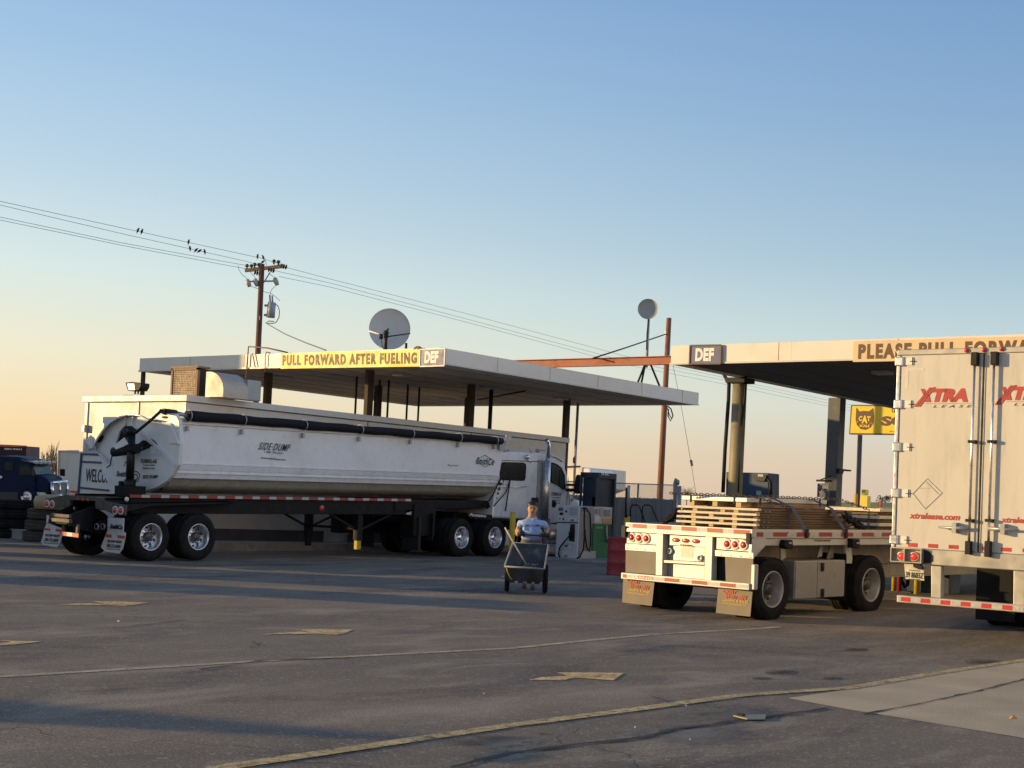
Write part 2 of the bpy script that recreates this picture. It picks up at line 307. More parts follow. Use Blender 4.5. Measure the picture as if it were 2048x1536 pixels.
# ------------------------------------------------------------------ ground
def asphalt_mat():
    m=bpy.data.materials.new('asphalt'); m.use_nodes=True; t=m.node_tree; L=t.links.new; b=t.nodes['Principled BSDF']
    tc=t.nodes.new('ShaderNodeTexCoord').outputs['Object']
    def noise(sc,det=6,rough=.55,stretch=None,dist=0):
        v=tc
        if stretch:
            mp=t.nodes.new('ShaderNodeMapping'); mp.inputs['Scale'].default_value=stretch; L(tc,mp.inputs[0]); v=mp.outputs[0]
        n=t.nodes.new('ShaderNodeTexNoise'); n.inputs['Scale'].default_value=sc; n.inputs['Detail'].default_value=det; n.inputs['Roughness'].default_value=rough; n.inputs['Distortion'].default_value=dist; L(v,n.inputs['Vector']); return n.outputs[0]
    def rng(x,a,b_,c,d):
        r=t.nodes.new('ShaderNodeMapRange'); r.inputs[1].default_value=a;r.inputs[2].default_value=b_;r.inputs[3].default_value=c;r.inputs[4].default_value=d; L(x,r.inputs[0]); return r.outputs[0]
    def mix(f,a,b_,mode='MIX'):
        x=t.nodes.new('ShaderNodeMix'); x.data_type='RGBA'; x.blend_type=mode
        if isinstance(f,float): x.inputs[0].default_value=f
        else: L(f,x.inputs[0])
        for i,v in ((6,a),(7,b_)):
            if isinstance(v,tuple): x.inputs[i].default_value=(*v,1)
            else: L(v,x.inputs[i])
        return x.outputs[2]
    c=mix(rng(noise(.35,5,.6,(1,.35,1),.6),.36,.64,0,1),(.245,.20,.146),(.165,.142,.112))
    c=mix(rng(noise(.9,7,.65,(1.3,.55,1),.5),.5,.68,0,1),c,(.33,.275,.205))
    c=mix(rng(noise(.5,7,.7,(1.0,.42,1),.6),.53,.7,0,.9),c,(.066,.064,.064))
    c=mix(rng(noise(9,5,.7),.5,.75,0,.55),c,(.26,.225,.185))
    sp=rng(noise(55,3,.8),.35,.7,.52,1.65); c=mix(1.0,c,sp,'MULTIPLY')
    vo=t.nodes.new('ShaderNodeTexVoronoi'); vo.inputs['Scale'].default_value=38; L(tc,vo.inputs['Vector'])
    hs=t.nodes.new('ShaderNodeSeparateColor'); L(vo.outputs['Color'],hs.inputs[0])
    c=mix(rng(hs.outputs[0],.93,.97,0,.8),c,(.34,.30,.25))
    # cracks
    v2=t.nodes.new('ShaderNodeTexVoronoi'); v2.feature='DISTANCE_TO_EDGE'; v2.inputs['Scale'].default_value=.24
    nn=t.nodes.new('ShaderNodeTexNoise'); nn.inputs['Scale'].default_value=.8; nn.inputs['Detail'].default_value=8; L(tc,nn.inputs['Vector'])
    ad=t.nodes.new('ShaderNodeVectorMath'); ad.operation='ADD'; sc_=t.nodes.new('ShaderNodeVectorMath'); sc_.operation='SCALE'; sc_.inputs['Scale'].default_value=2.4; L(nn.outputs['Color'],sc_.inputs[0]); L(tc,ad.inputs[0]); L(sc_.outputs[0],ad.inputs[1]); L(ad.outputs[0],v2.inputs['Vector'])
    cr=rng(v2.outputs['Distance'],.0,.0035,1,0)
    mk=rng(noise(.12,2),.46,.54,0,.8)
    mm=t.nodes.new('ShaderNodeMath'); mm.operation='MULTIPLY'; L(cr,mm.inputs[0]); L(mk,mm.inputs[1])
    c=mix(mm.outputs[0],c,(.02,.02,.02))
    L(c,b.inputs['Base Color']); L(rng(noise(.5,4),.4,.65,.82,.95),b.inputs['Roughness']); b.inputs['Specular IOR Level'].default_value=.25
    ht=t.nodes.new('ShaderNodeMath'); ht.operation='ADD'; L(noise(46,4,.8),ht.inputs[0]); L(rng(noise(3,5,.6),0,1,0,1.2),ht.inputs[1])
    bp=t.nodes.new('ShaderNodeBump'); bp.inputs['Strength'].default_value=.55; bp.inputs['Distance'].default_value=.018; L(ht.outputs[0],bp.inputs['Height']); L(bp.outputs[0],b.inputs['Normal'])
    return m
asphalt=asphalt_mat()
def axis_vals(lo,hi,step,far):
    v=[lo+i*step for i in range(int((hi-lo)/step)+1)]; d=step; a=lo
    pre=[];
    while a>-far: d*=1.5; a-=d; pre.append(a)
    d=step; b=v[-1]; post=[]
    while b<far: d*=1.5; b+=d; post.append(b)
    return pre[::-1]+v+post
xs=axis_vals(-46,14,1.0,3000); ys=axis_vals(-4,50,1.0,3000)
gm=MB(); gv=[(x,y,g(x,y)) for y in ys for x in xs]; nx=len(xs)
gm.add(gv,[(j*nx+i,j*nx+i+1,(j+1)*nx+i+1,(j+1)*nx+i) for j in range(len(ys)-1) for i in range(nx-1)],True)
ground=gm.build('ground',asphalt,fix=False); tag(ground,'worn grey asphalt of the truck stop lot','ground',kind='structure')

def flat_alpha_mat(name,c,lo=.35,hi=.7,nsc=12,rough=.9,amax=1.0,spec=.2,bump=True):
    """worn paint: noise holes let the asphalt show"""
    m=bpy.data.materials.new(name); m.use_nodes=True; t=m.node_tree; L=t.links.new; b=t.nodes['Principled BSDF']
    tc=t.nodes.new('ShaderNodeTexCoord').outputs['Object']
    n=t.nodes.new('ShaderNodeTexNoise'); n.inputs['Scale'].default_value=nsc; n.inputs['Detail'].default_value=8; n.inputs['Roughness'].default_value=.75; L(tc,n.inputs['Vector'])
    r=t.nodes.new('ShaderNodeMapRange'); r.inputs[1].default_value=lo;r.inputs[2].default_value=hi;r.inputs[3].default_value=amax;r.inputs[4].default_value=0; L(n.outputs[0],r.inputs[0]); L(r.outputs[0],b.inputs['Alpha'])
    n2=t.nodes.new('ShaderNodeTexNoise'); n2.inputs['Scale'].default_value=50; n2.inputs['Detail'].default_value=4; L(tc,n2.inputs['Vector'])
    r2=t.nodes.new('ShaderNodeMapRange'); r2.inputs[1].default_value=.3;r2.inputs[2].default_value=.7;r2.inputs[3].default_value=.65;r2.inputs[4].default_value=1.25; L(n2.outputs[0],r2.inputs[0])
    mx=t.nodes.new('ShaderNodeMix'); mx.data_type='RGBA'; mx.blend_type='MULTIPLY'; mx.inputs[0].default_value=1; mx.inputs[6].default_value=(*c,1); L(r2.outputs[0],mx.inputs[7])
    n4=t.nodes.new('ShaderNodeTexNoise'); n4.inputs['Scale'].default_value=2.2; n4.inputs['Detail'].default_value=7; n4.inputs['Roughness'].default_value=.7; L(tc,n4.inputs['Vector'])
    r4=t.nodes.new('ShaderNodeMapRange'); r4.inputs[1].default_value=.4;r4.inputs[2].default_value=.62;r4.inputs[3].default_value=1.05;r4.inputs[4].default_value=.66; L(n4.outputs[0],r4.inputs[0])
    m4=t.nodes.new('ShaderNodeMix'); m4.data_type='RGBA'; m4.blend_type='MULTIPLY'; m4.inputs[0].default_value=1; L(mx.outputs[2],m4.inputs[6]); L(r4.outputs[0],m4.inputs[7]); L(m4.outputs[2],b.inputs['Base Color'])
    b.inputs['Roughness'].default_value=rough; b.inputs['Specular IOR Level'].default_value=spec
    bp=t.nodes.new('ShaderNodeBump'); bp.inputs['Strength'].default_value=.5; bp.inputs['Distance'].default_value=.015; L(n2.outputs[0],bp.inputs['Height']); L(bp.outputs[0],b.inputs['Normal'])
    return m
line_yellow=flat_alpha_mat('line_yellow',(.66,.50,.25),.49,.67,9)
line_pale=flat_alpha_mat('line_pale',(.60,.50,.32),.53,.7,6)
arrow_paint=flat_alpha_mat('arrow_paint',(.84,.58,.27),.50,.70,10)
tar=flat_alpha_mat('tar_seal',(.012,.012,.012),.55,.75,10,rough=.5)
pad_mat=mat('concrete_pad',(.53,.42,.27),.88,var=.12,sc=1.2,dirt=(.42,.335,.22),dsc=.8,dlo=.45,dhi=.7,bump=.35,bsc=45,spec=.2)
def ribbon(name,pts,wd,m,dz=.004,label=None,cat='marking',step=.5,jit=0,group=None):
    pts=[Vector(p) for p in pts]; mb=MB(); L_=[];
    for i in range(len(pts)-1):
        n=max(1,int((pts[i+1]-pts[i]).length/step))
        for k in range(n): L_.append(pts[i].lerp(pts[i+1],k/n))
    L_.append(pts[-1]); vs=[]
    for i,p in enumerate(L_):
        d=(L_[min(i+1,len(L_)-1)]-L_[max(i-1,0)]); d.z=0; d.normalize(); q=Vector((-d.y,d.x,0))
        w_=wd*(1+jit*random.uniform(-1,1)); o=q*(jit*random.uniform(-.5,.5)*wd)
        for s_ in (-1,1):
            P=p+o+q*(s_*w_/2); vs.append((P.x,P.y,g(P.x,P.y)+dz))
    mb.add(vs,[(2*i,2*i+2,2*i+3,2*i+1) for i in range(len(L_)-1)])
    o=mb.build(name,m,fix=False); return tag(o,label,cat,group,'structure')
def drape(name,poly,m,dz,label,cat,sub=3,group=None,kind='structure'):
    """polygon laid over the ground"""
    bm=bmesh.new(); f=bm.faces.new([bm.verts.new((p.x,p.y,0)) for p in poly]); bmesh.ops.triangulate(bm,faces=[f])
    for _ in range(sub): bmesh.ops.subdivide_edges(bm,edges=bm.edges[:],cuts=1,use_grid_fill=True)
    for v in bm.verts: v.co.z=g(v.co.x,v.co.y)+dz
    bmesh.ops.recalc_face_normals(bm,faces=bm.faces)
    for f in bm.faces:
        if f.normal.z<0: f.normal_flip()
    me=bpy.data.meshes.new(name); bm.to_mesh(me); bm.free(); me.materials.append(m)
    o=bpy.data.objects.new(name,me); col.objects.link(o); W[o.name]=Matrix.Identity(4); return tag(o,label,cat,group,kind)
l1=[gh(x,y) for x,y in ((-300,1361),(0,1354),(512,1323),(1024,1297),(1300,1270),(1430,1262),(1560,1254))]
ribbon('yellow_line',l1,.11,line_pale,.004,'faded pale yellow line running past the arrows','road line')
l2=[gh(x,y) for x,y in ((420,1541),(700,1500),(1024,1452),(1280,1419),(1480,1392),(1700,1377),(2048,1321),(2200,1300))]
ribbon('yellow_line',l2,.14,line_yellow,.009,'brighter yellow line along the edge of the concrete pad','road line')
def arrow(px,lab):
    drape('painted_arrow',[gh(x,y) for x,y in px],arrow_paint,.006,lab,'road arrow',2,'arrows painted on the asphalt')
arrow([(1057,1361),(1085,1355),(1136,1353),(1150,1357),(1112,1346),(1180,1346),(1248,1347),(1226,1362),(1160,1357),(1141,1358),(1125,1362)],'nearest painted arrow, in front of the flatbed trailer')
arrow([(521,1270),(560,1266),(600,1264),(628,1266),(590,1260),(640,1259),(706,1260),(690,1267),(672,1271),(630,1268),(600,1269)],'painted arrow left of centre on open asphalt')
arrow([(112,1210),(150,1208),(186,1207),(210,1209),(184,1203),(240,1204),(298,1206),(262,1211),(248,1213),(215,1210),(190,1211)],'farthest painted arrow, behind the side dump trailer mud flaps')
arrow([(-60,1290),(0,1288),(22,1284),(-10,1281),(40,1283),(84,1284),(50,1288),(20,1291),(0,1292)],'painted arrow cut by the left edge of the picture')
pad=[gh(x,y) for x,y in ((1575,1397),(1700,1379),(2048,1323))]
pad+= [Vector((-6.0,30,0)),Vector((8,30,0)),Vector((8,12.2,0)),gh(2200,1505),gh(2048,1477),gh(1830,1441),gh(1700,1420)]
drape('concrete_pad',pad,pad_mat,.004,'pale concrete pad in the right foreground','pavement',4)
for pts,wd,lab in (([(1728,1430),(1860,1404),(1960,1382),(2048,1360),(2120,1345)],.03,'straight dark joint across the concrete pad'),
        ([(900,1536),(1024,1508),(1150,1491),(1270,1479),(1354,1459),(1450,1446),(1560,1431),(1659,1418)],.05,'long tar seam in front of the drain cover'),
        ([(30,1269),(110,1262),(195,1258),(265,1253),(320,1247),(372,1240)],.02,'thin crack on the left side of the lot'),
        ([(400,1340),(470,1331),(520,1322),(600,1319),(700,1317)],.03,'dark crack beside the pale line'),
        ([(1295,1391),(1330,1402),(1352,1410)],.02,'short crack above the yellow line'),
        ([(505,1284),(520,1291),(500,1296)],.02,'small crack under the middle arrow')):
    ribbon('crack',[gh(x,y) for x,y in pts],wd,tar,.0085,lab,'crack',.15,.6)
def stain_mat(name,c,rough,amax):
    m=bpy.data.materials.new(name); m.use_nodes=True; t=m.node_tree; L=t.links.new; b=t.nodes['Principled BSDF']
    tc=t.nodes.new('ShaderNodeTexCoord').outputs['Generated']
    s=t.nodes.new('ShaderNodeVectorMath'); s.operation='SUBTRACT'; s.inputs[1].default_value=(.5,.5,0); L(tc,s.inputs[0])
    mp=t.nodes.new('ShaderNodeMapping'); mp.inputs['Scale'].default_value=(1,1,0); L(s.outputs[0],mp.inputs[0])
    ln=t.nodes.new('ShaderNodeVectorMath'); ln.operation='LENGTH'; L(mp.outputs[0],ln.inputs[0])
    n=t.nodes.new('ShaderNodeTexNoise'); n.inputs['Scale'].default_value=5; n.inputs['Detail'].default_value=8; n.inputs['Roughness'].default_value=.7; L(tc,n.inputs['Vector'])
    a=t.nodes.new('ShaderNodeMath'); a.operation='MULTIPLY_ADD'; a.inputs[1].default_value=1.1; L(n.outputs[0],a.inputs[0]); L(ln.outputs['Value'],a.inputs[2])
    r=t.nodes.new('ShaderNodeMapRange'); r.inputs[1].default_value=.66;r.inputs[2].default_value=.98;r.inputs[3].default_value=amax;r.inputs[4].default_value=0; L(a.outputs[0],r.inputs[0]); L(r.outputs[0],b.inputs['Alpha'])
    b.inputs['Base Color'].default_value=(*c,1); b.inputs['Roughness'].default_value=rough; b.inputs['Specular IOR Level'].default_value=.3; return m
st_oil=stain_mat('oil_stain',(.03,.028,.026),.7,.6); st_wet=stain_mat('damp_stain',(.028,.027,.027),.35,.8); st_pud=stain_mat('water_sheet',(.06,.07,.08),.05,.9); st_light=stain_mat('dusty_patch',(.2,.18,.15),.9,.6)
def stain(x,y,rx,ry,m,dz,lab):
    poly=[gh(x+rx*math.cos(t*math.pi/9),y+ry*math.sin(t*math.pi/9)) for t in range(18)]
    drape('stain',poly,m,dz,lab,'stain',1)
for x,y,rx,ry,m,dz,lab in ((1564,1346,34,9,st_oil,.007,'larger dark oil spot below the flatbed'),(1524,1358,20,6,st_oil,.0072,'small oil spot left of the larger one'),(1666,1358,20,6,st_oil,.0074,'oil spot right of the larger one'),
        (1969,1325,40,9,st_oil,.009,'dark spot at the far edge of the concrete pad'),(1714,1300,24,7,st_oil,.007,'faint oil spot near the front flatbed wheel'),(1452,1428,160,22,st_wet,.0015,'damp ring round the drain cover'),(1390,1470,190,22,st_wet,.0022,'rough damp patch in front of the drain cover'),
        (1360,1406,80,13,st_wet,.0025,'dark patch above the yellow line'),(1420,1425,70,8,st_light,.0095,'pale dried puddle left of the drain cover'),(1010,1488,120,18,st_pud,.0078,'shallow puddle beside the tar seam'),(1020,1515,120,14,st_wet,.0062,'damp edge of the puddle')):
    stain(x,y,rx,ry,m,dz,lab)
dc=thing('drain_cover','small metal drain cover sunk in a damp patch','drain cover',gh(1492,1434))
mb=MB(); mb.plate([(1466,1430),(1532,1428),(1530,1437),(1494,1437)],2,g(-5.8,10.5)+.018,.012); mb.build('cover',mat('drain_metal',(.28,.25,.17),.5,metal=.3,var=.2),dc,bev=.004)
mb=MB(); P=gh(1482,1436); mb.box(P.x-.025,P.x+.025,P.y-.025,P.y+.025,P.z,P.z+.035); mb.build('lid_stub',steel_dark,dc)
# ------------------------------------------------------------------ fuel islands
def island(n0,n1,a0,a1,h,lab):
    mb=MB(); z0=min(g(n0,a0),g(n1,a1))-.1; z1=h
    mb.prism([(n0,a0,z0),(n1,a0,z0),(n1,a1,z0),(n0,a1,z0)],(0,0,z1-z0)); o=mb.build('fuel_island',concrete,bev=.03); return tag(o,lab,'kerbed island','raised concrete fuel islands','structure')
island(-36.2,-29.3,23.6,43,.31,'raised concrete island carrying the white kiosk')
island(-25.5,-23.2,33.4,45,.20,'low concrete island under the white and green dispensers')
island(-21.6,-19.4,35.2,47,.42,'concrete island under the right hand canopy columns')
# ------------------------------------------------------------------ text
def text_pts(s,bold=0,shear=0,space=1.0):
    c=bpy.data.curves.new('t','FONT'); c.body=s; c.size=1; c.offset=bold; c.shear=shear; c.space_character=space; c.resolution_u=3
    o=bpy.data.objects.new('t',c); col.objects.link(o); bpy.context.view_layer.update()
    me=bpy.data.meshes.new_from_object(o.evaluated_get(bpy.context.evaluated_depsgraph_get()))
    vs=[v.co.copy() for v in me.vertices]; fs=[list(p.vertices) for p in me.polygons]
    bpy.data.objects.remove(o); bpy.data.curves.remove(c); bpy.data.meshes.remove(me)
    x0=min(v.x for v in vs);x1=max(v.x for v in vs);y0=min(v.y for v in vs);y1=max(v.y for v in vs)
    return [((v.x-x0)/(x1-x0),(v.y-y0)/(y1-y0)) for v in vs],fs
def text(name,s,o,dx,dy,m,parent=None,bold=.01,shear=0,space=1.0,nrm=None,world=True,label=None):
    """lettering filling the parallelogram o, o+dx, o+dy"""
    uv,fs=text_pts(s,bold,shear,space); o=Vector(o);dx=Vector(dx);dy=Vector(dy)
    mb=MB(world); mb.add([o+dx*u+dy*v for u,v in uv],fs)
    ob=mb.build(name,m,parent,label=label,fix=False); k=ob.modifiers.new('solid','SOLIDIFY'); k.thickness=.003; k.offset=0
    return ob
def textpx(name,s,bl,br,tl,ax,val,m,root=None,parent=None,**k):
    a=hit(*bl,ax,val,root);b=hit(*br,ax,val,root);c=hit(*tl,ax,val,root)
    return text(name,s,a,b-a,c-a,m,parent if parent is not None else root,world=root is None,**k)
# ------------------------------------------------------------------ kiosk building
KN=-30.2
c0=hit(373.6,791.5,0,KN); c1=hit(1139.8,874.3,0,KN); a0=c0.y; a1=c1.y; zt=(c0.z+c1.z)/2
cl=hit(164.3,791.7,1,a0); nl=cl.x; zb=.3; ct=.17
kiosk=thing('kiosk_building','long low white metal kiosk with a plain roof band, behind the side dump trailer','building',((KN+nl)/2,(a0+a1)/2,zb))
mb=MB(); mb.box(nl+.09,KN-.09,a0+.09,a1-.09,zb,zt-ct-.02)
mb.build('wall',kiosk_wall,kiosk)
mb=MB(); mb.box(nl,KN,a0,a1,zt-ct,zt); mb.build('roof_band',kiosk_trim,kiosk,bev=.012)
# panel seams and corner trims
mb=MB()
for px in (276,): 
    p=hit(px,820,1,a0+.07); mb.box(p.x-.03,p.x+.03,a0+.06,a0+.09,zb+1.3,zt-ct-.02)
mb.box(KN-.2,KN-.085,a0+.055,a0+.12,zb,zt-ct-.02); mb.box(nl+.085,nl+.2,a0+.055,a0+.12,zb,zt-ct-.02)
mb.build('corner_trim',kiosk_trim,kiosk,each=True)
mb=MB()
for px in (735,943): 
    p=hit(px,860,0,KN-.09); mb.box(KN-.091,KN-.082,p.y-.012,p.y+.012,zb,zt-ct-.02)
mb.build('wall_seam',steel_dark,kiosk,each=True)
q0=hit(380,1057,0,KN-.08);q1=hit(647,1062,0,KN-.08)
mb=MB(); mb.box(KN-.088,KN-.06,q0.y-2,q1.y,zb,q1.z); mb.build('base_panel',base_dark,kiosk)
q2=hit(696,1060,0,KN-.08); mb=MB(); mb.box(KN-.088,KN-.055,q2.y,q2.y+6.5,zb,zb+1.9); mb.build('recess_door',base_dark,kiosk)
mb=MB()
for px0,py0,px1,py1 in ((752,1036,766,1066),(690,1038,697,1068),(706,1028,716,1046)): 
    A=hit(px0,py0,0,KN-.05);B=hit(px1,py1,0,KN-.05); mb.box(KN-.052,KN-.03,A.y,B.y,B.z,A.z)
mb.build('notice',pump_white,kiosk,each=True)
mb=MB(); p=hit(169,857,1,a0); mb.box(p.x-.06,p.x+.06,a0-.05,a0+.1,p.z-.1,p.z+.1); mb.build('wall_light',galv,kiosk,bev=.01)
mb=MB(); p=hit(1138,919,0,KN); mb.ball((KN-.2,a1-.03,p.z),.09,10,8); mb.build('corner_lamp',steel_dark,kiosk)
# welcome sign on end wall
SA=a0-.02
ws=thing('welcome_sign','framed WELCOME sign on the kiosk end wall behind the trailer tub','sign',hit(190,950,1,SA))
mb=MB(); mb.plate([(160.5,907),(296,912),(284,1000),(155,986)],1,SA,.03); mb.build('panel',sign_white,ws)
mb=MB(); bl=[(163,908),(236,910.5)],[(160,923),(218,926)],[(158,975),(218,981)]
for A,B in bl: mb.beam(hit(*A,1,SA-.02),hit(*B,1,SA-.02),.03,.05)
mb.beam(hit(163,907,1,SA-.02),hit(156,990,1,SA-.02),.06,.03,(0,1,0)); mb.build('frame',pump_blue,ws)
textpx('lettering','WELCOME',(170.5,963.5),(226.5,967),(172.5,937),1,SA-.012,ink,None,ws,bold=.012,space=1.0)
# hvac unit on kiosk roof
hv=thing('rooftop_cooler','rusty grilled evaporative cooler on the kiosk roof','air conditioner',(-31.5,27.2,zt))
HA=a0+.9
def hp(x,y): return hit(x,y,1,HA)
A=hp(344,737);B=hp(397,736);C=hp(391,792)
mb=MB(); mb.box(A.x+.03,B.x,HA+.05,HA+.36,zt,A.z-.02); mb.build('body',steel_dark,hv,bev=.01)
gr=mat('rusty_grille',(.55,.42,.28),.7,var=.3,sc=8)
mb=MB(); mb.box(A.x,A.x+.06,HA-.02,HA+.06,zt,A.z); mb.box(B.x-.06,B.x,HA-.02,HA+.06,zt,A.z); mb.box(A.x,B.x,HA-.02,HA+.06,A.z-.05,A.z)
mb.box(A.x-.02,B.x+.02,HA-.04,HA+.40,A.z,A.z+.05)
mb.build('grille_frame',mat('rust_frame',(.26,.15,.09),.7,var=.3,sc=8),hv)
mb=MB(); n=15
for i in range(n+1):
    x=A.x+.05+(B.x-A.x-.1)*i/n; mb.box(x-.007,x+.007,HA,HA+.02,zt,A.z-.04)
    z=zt+.03+(A.z-zt-.08)*i/n; mb.box(A.x+.04,B.x-.04,HA+.002,HA+.022,z-.007,z+.007)
mb.build('grille',gr,hv)
mb=MB(); mb.box(A.x+.06,B.x-.06,HA+.035,HA+.048,zt+.02,A.z-.06); mb.build('filter_pad',mat('filter_pad',(.62,.50,.34),.9,var=.4,sc=12,dirt=(.06,.04,.025),dsc=9,dlo=.42,dhi=.6),hv)
# curved duct behind: quarter elbow
D0=hit(405,800,1,HA+1.0)
duct_m=mat('duct_metal',(.44,.40,.33),.5,metal=.1,var=.15,sc=3,dirt=(.4,.33,.25),dsc=3)
EA=HA-.14; mb=MB(); x0=hit(411,770,1,EA).x; xE=hit(446,798,1,EA).x; z0=zt; hh=hit(411,743,1,EA).z-zt
prof=[(x0,z0)]+[(x0+.12+(xE-x0-.12)*math.sin(t*math.pi/16), z0+hh*(.25+.75*math.cos(t*math.pi/16))) for t in range(0,9)]
prof[0:1]=[(x0,z0),(x0,z0+hh)]; prof+=[(xE,z0)]
mb.prism([(px_,EA,pz_) for px_,pz_ in prof],(0,.85,0)); mb.build('duct_elbow',duct_m,hv,bev=.01)
mb=MB(); mb.box(x0+.3,xE-.05,EA+.86,EA+1.35,zt,zt+hh*.80); mb.build('duct_end',mat('duct_grey',(.33,.35,.35),.5,metal=.3,var=.1),hv,bev=.02)
# floodlight on the roof
fl=thing('floodlight','dark shoebox floodlight on the kiosk roof corner','floodlight',hit(270,786,1,a0+.4))
FA=a0+.4
mb=MB(); mb.plate([(250,765),(262,763.5),(282,765.5),(281.5,773),(277,781),(255,781.5)],1,FA,.3); mb.build('housing',steel_dark,fl,bev=.02)
mb=MB(); mb.plate([(254.5,767.5),(268,767.5),(270,780),(257.5,780)],1,FA-.012,.01); mb.build('lens',mat('lamp_lens',(.55,.5,.36),.2,var=.3,sc=30),fl)
mb=MB()
for x in (270.5,276.5): mb.tube([hit(x,779,1,FA+.1),hit(x-.3,788,1,FA+.1)],.025)
p=hit(270,788,1,FA); mb.box(p.x-.4,p.x+.25,FA-.1,FA+.3,zt,zt+.04); mb.build('bracket',steel_dark,fl,each=True)
# ------------------------------------------------------------------ canopies
def canopy(name,lab,n0,n1,a0_,a1_,zt_,th,smat,beams=True):
    r=thing(name,lab,'canopy',((n0+n1)/2,(a0_+a1_)/2,.3),'flat roofed fuel canopies')
    mb=MB(); t_=.08
    mb.box(n0,n1,a0_,a0_+t_,zt_-th,zt_); mb.box(n0,n1,a1_-t_,a1_,zt_-th,zt_)
    mb.box(n0,n0+t_,a0_+t_,a1_-t_,zt_-th,zt_); mb.box(n1-t_,n1,a0_+t_,a1_-t_,zt_-th,zt_)
    mb.build('fascia',fascia,r,bev=.006)
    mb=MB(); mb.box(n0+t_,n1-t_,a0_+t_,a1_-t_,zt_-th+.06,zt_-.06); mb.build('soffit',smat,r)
    mb=MB(); mb.box(n0-.025,n1+.025,a0_-.025,a0_+.0,zt_-th-.01,zt_-th+.035); mb.box(n1,n1+.025,a0_,a1_,zt_-th-.01,zt_-th+.035); mb.build('drip_edge',kiosk_trim,r)
    mb=MB(); k=int((n1-n0)/1.25)
    for i in range(1,k):
        x=n0+(n1-n0)*i/k; mb.box(x-.008,x+.008,a0_+.1,a1_-.1,zt_-th+.052,zt_-th+.061)
    mb.build('soffit_rib',base_dark,r,each=True)
    return r
K=4.35+1.6
F1=hit(892.7,697,2,K); F0=hit(267.4,715,2,K); F2=hit(1428.7,785.3,2,K)
Fb=hit(891.5,728.6,1,F1.y); TH=K-Fb.z
N1=F1.x; N0=F0.x; A0=(F0.y+F1.y)/2; A1=F2.y; ZS=K-TH
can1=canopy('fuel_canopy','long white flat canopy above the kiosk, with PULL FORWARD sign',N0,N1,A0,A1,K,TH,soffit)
def colm(root,x,y,zbot,wn=.28,wa=.36,m=black_frame):
    mb=MB(); mb.box(x-wn/2,x+wn/2,y-wa/2,y+wa/2,zbot,ZS+.07); return mb.build('column',m,root,bev=.01)
colmat=mat('column_paint',(.075,.058,.04),.7,spec=.15,var=.1,dirt=(.04,.033,.028),dsc=3)
for px,py in ((537,749),(740,744),(943,773),(1134,801)):
    p=hit(px,py,2,ZS); mb=MB()
    wn,wa=.16,.34
    mb.box(p.x-.07,p.x+.07,p.y-.13,p.y+.13,.3,ZS+.07)
    mb.build('column',colmat,can1)
for px,py,r_ in ((286.9,743.5,.055),(757,775,.10),(937,799,.10)):
    p=hit(px,py,2,ZS); mb=MB(); mb.box(p.x-r_,p.x+r_,p.y-r_,p.y+r_,.1,ZS+.07); mb.build('column',colmat,can1)
mb=MB()
for px,y0_,y1_ in ((714,753,826),(778,760,840),(816,770,842),(839,775,846),(981,778,862),(985,778,862),(759.5,760,825)):
    p=hit(px,y0_,2,ZS); mb.cyl((p.x,p.y,ZS),(p.x,p.y,zt-.5),.035,8)
mb.build('conduit',steel_dark,can1,each=True)
mb=MB(); p=hit(955,797,2,ZS);q=hit(1050,779,2,ZS); mb.tube([p+Vector((0,0,-.05)),q+Vector((0,0,-.05))],.03); mb.build('brace_pipe',steel_dark,can1)
mb=MB(); p=hit(1156,805,2,ZS); mb.cyl((p.x,p.y,.3),(p.x,p.y,ZS),.05,8); mb.build('downpipe',galv,can1)
# front pipes
mb=MB(); ff=A0-.06
mb.tube([hit(x,y,1,ff) for x,y in ((492,760),(495,720),(497,693),(535,696),(575,705))],.022)
mb.tube([hit(x,y,1,ff) for x,y in ((530,745),(530.5,712),(533,704),(541,706))],.016)
mb.tube([hit(x,y,1,ff) for x,y in ((505,707),(508,722),(510.5,735))],.018)
mb.tube([hit(x,y,1,ff) for x,y in ((828.5,697.5),(833,694),(838,694),(844,697.5))],.03)
mb.build('front_pipe',mat('brown_pipe',(.2,.11,.07),.6,var=.2),can1,each=True)
def sign(name,lab,px,txt,tx,bgm,txm,ax,val,outline=None,cat='sign',border=None,bold=.02,shear=0,space=1,th=.05):
    cx=sum(p[0] for p in px)/len(px);cy=sum(p[1] for p in px)/len(px)
    s=thing(name,lab,cat,hit(cx,cy,ax,val))
    mb=MB(); mb.plate(px,ax,val,th); mb.build('panel',bgm,s,bev=.004)
    sg=-1 if ax==1 else 1
    if border:
        m_,bw=border; mb=MB(); P=[hit(x,y,ax,val+sg*.004) for x,y in px]
        for i in range(4): mb.beam(P[i],P[(i+1)%4],bw,bw)
        mb.build('border',m_,s)
    for (t,bl,br,tl) in ([(txt,)+tx] if isinstance(txt,str) else [(a,)+b for a,b in zip(txt,tx)]):
        if outline: textpx('lettering_outline',t,bl,br,tl,ax,val+sg*.006,outline,None,s,bold=bold+.03,shear=shear,space=space)
        textpx('lettering',t,bl,br,tl,ax,val+sg*.004,txm,None,s,bold=bold,shear=shear,space=space)
    return s
VA=A0-.08
sign('banner_sign','yellow PULL FORWARD AFTER FUELING banner on the canopy fascia','' or [(561,707),(839.5,698.5),(838.5,733),(561,737.5)],'PULL FORWARD AFTER FUELING',((564.5,731.5),(833.5,727.5),(565,710)),sign_yellow,ink_brown,1,VA,bold=.06,space=1.3)
sign('fuel_sign','blue DEF sign at the corner of the kiosk canopy','' or [(840.5,698.8),(890,697.3),(888.5,731.5),(839.8,733)],'DEF',((848.5,726.5),(876,725.5),(850,703)),sign_blue,sign_white,1,VA,border=(sign_white,.03),bold=.05,space=1.05)
